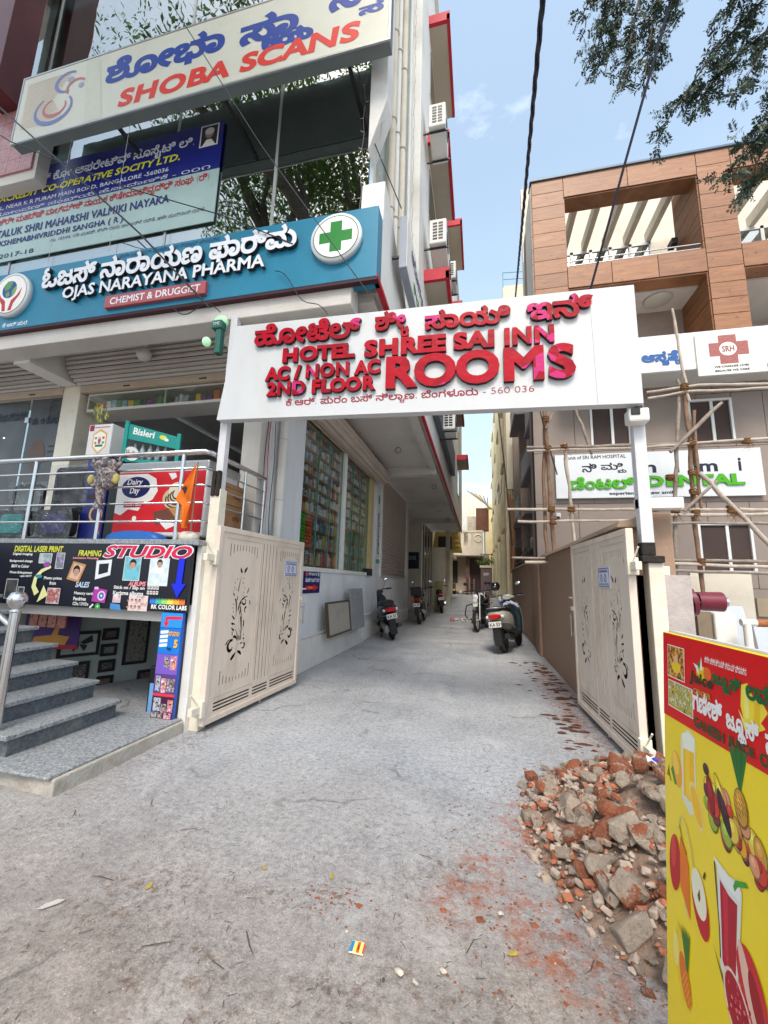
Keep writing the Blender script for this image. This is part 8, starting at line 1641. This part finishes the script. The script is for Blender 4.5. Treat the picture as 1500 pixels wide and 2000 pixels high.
for d in ((.45, .1, .9), (-.4, .2, .9), (-.05, .3, 1), (.1, -.6, .8), (.7, -.3, .7), (-.8, -.2, .7), (-.5, -.5, .9)): limb((-4.2, -1.6, 8.3), d, 6.2, .2, 1)
cr_ = MB()
for q in tips: leafy(cr_, q+rnd()*.4, rt_.uniform(1.1, 1.8), 620, .08)
cr_.build('crown', Mleafs, T1)
# overhanging branches at the top right: a second tree whose trunk stands right of the frame
T2 = thing('roadside_tree', (6.0, 1.0, 0), 'roadside tree with drooping feathery leaf sprays hanging into the sky at the top right', 'tree')
MB().tube([(6, 1, 0), (5.9, 1.2, 3), (5.6, 1.6, 6), (5.2, 2.2, 8.5), (4.6, 3.0, 10.2)], [.35, .3, .25, .18, .12], 12).build('trunk', Mbark, T2)
EYE = V((0, 0, 1.5)); Lf = MB()
def spray(p0, p1, nt, tl, r=rt_, dens=1.):
    """a drooping twig from p0 to p1 with side twigs carrying paired leaflets"""
    p0, p1 = V(p0), V(p1); ax = (p1-p0); L_ = ax.length; P = [p0+ax*(i/8)+V((0, 0, .12*L_*sin(pi*i/8)*.6)) for i in range(9)]
    MB().tube(P, [.014*(1-.75*i/8)+.002 for i in range(9)], 6).build('twig', Mbark, T2)
    for k in range(nt):
        f = r.uniform(.08, 1); b = P[0].lerp(P[8], f)+V((0, 0, .07*L_*sin(pi*f))); d = (ax.normalized()*.5+rnd(r)*.6+V((0, 0, -.45))).normalized(); l2 = tl*r.uniform(.5, 1.1); e = b+d*l2
        if r.random() < .4: MB
        for s in range(int(7*dens)):
            g_ = b+d*l2*(.1+.9*s/7)+rnd(r)*.02; d2 = (d*.6+rnd(r)*.7+V((0, 0, -.3))).normalized(); l3 = r.uniform(.07, .13); sd = d2.cross(rnd(r)).normalized()
            for j in range(7):
                c = g_+d2*l3*(j/7)
                for sg in (-1, 1):
                    a = (sd*sg+d2*.45+rnd(r)*.22).normalized()*r.uniform(.016, .027); w_ = d2.cross(sd).normalized(); ww = (d2*.8+w_*.35).normalized()*.0095; c2 = c+a*1.0
                    Lf.add([c, c2+ww, c+a*2.1, c2-ww], [(0, 1, 2, 3)], r.choice((0, 0, 1)))
def wp(x, y, z, s=1.35): return EYE+(V((x, y, z))-EYE)*s
root = V((4.6, 3.0, 10.2))
for (a, b, nt, tl) in (((1.35, 3.5, 7.3), (1.12, 3.5, 6.5), 26, .34), ((1.5, 3.5, 7.3), (1.22, 3.5, 6.25), 30, .36), ((1.6, 3.5, 7.2), (1.36, 3.5, 6.0), 26, .34), ((1.75, 3.5, 7.1), (1.55, 3.5, 6.1), 30, .34), ((1.9, 3.4, 7.2), (1.72, 3.5, 6.5), 26, .36), ((1.25, 3.5, 7.4), (1.05, 3.5, 7.0), 12, .3),
                      ((2.5, 3.3, 6.5), (1.62, 3.5, 5.46), 36, .30), ((2.45, 3.4, 6.2), (1.9, 3.5, 5.65), 34, .34), ((2.6, 3.0, 6.6), (2.05, 3.2, 6.2), 34, .36), ((2.7, 3.1, 6.3), (2.2, 3.3, 5.6), 34, .34), ((2.7, 3.2, 5.8), (2.3, 3.4, 5.2), 26, .32), ((2.6, 3.3, 5.4), (2.05, 3.5, 4.85), 32, .30), ((2.5, 3.3, 5.3), (2.2, 3.5, 4.75), 24, .28), ((.75, 3.4, 7.8), (.68, 3.4, 7.55), 4, .16), ((2.75, 3.0, 6.9), (2.3, 3.1, 6.7), 30, .4), ((2.4, 3.0, 7.4), (2.0, 3.1, 7.0), 20, .4)):
    A, B2 = wp(*a)+V((0, 0, .06)), wp(*b)+V((0, 0, .12)); spray(A, B2, int(nt*.68), tl)
    MB().tube([root, root.lerp(A, .5)+V((0, 0, .35)), A], [.04, .02, .011], 6).build('branch', Mbark, T2)
Lf.build('leaves', [mat('far_leaf_dark', (.04, .065, .045), .5, .3, 3), mat('far_leaf_mid', (.06, .10, .055), .5, .3, 3), mat('far_leaf_light', (.08, .13, .04), .5, .3, 3)], T2)
t = thing('rooftop_plant', (3.9, 9.6, 11.4), 'small spiky plant growing on the hospital roof edge', 'plant'); w = MB()
for i in range(60): q = V((3.85+rt_.gauss(0, .16), 9.9, 11.45)); a = V((rt_.gauss(0, .5), rt_.gauss(0, .3), 1)).normalized()*rt_.uniform(.15, .4); b = V((.02, 0, 0)); w.add([q-b, q+b, q+a], [(0, 1, 2)])
w.build('leaves', Mleafs[1], t)
print('objects', len(bpy.data.objects))
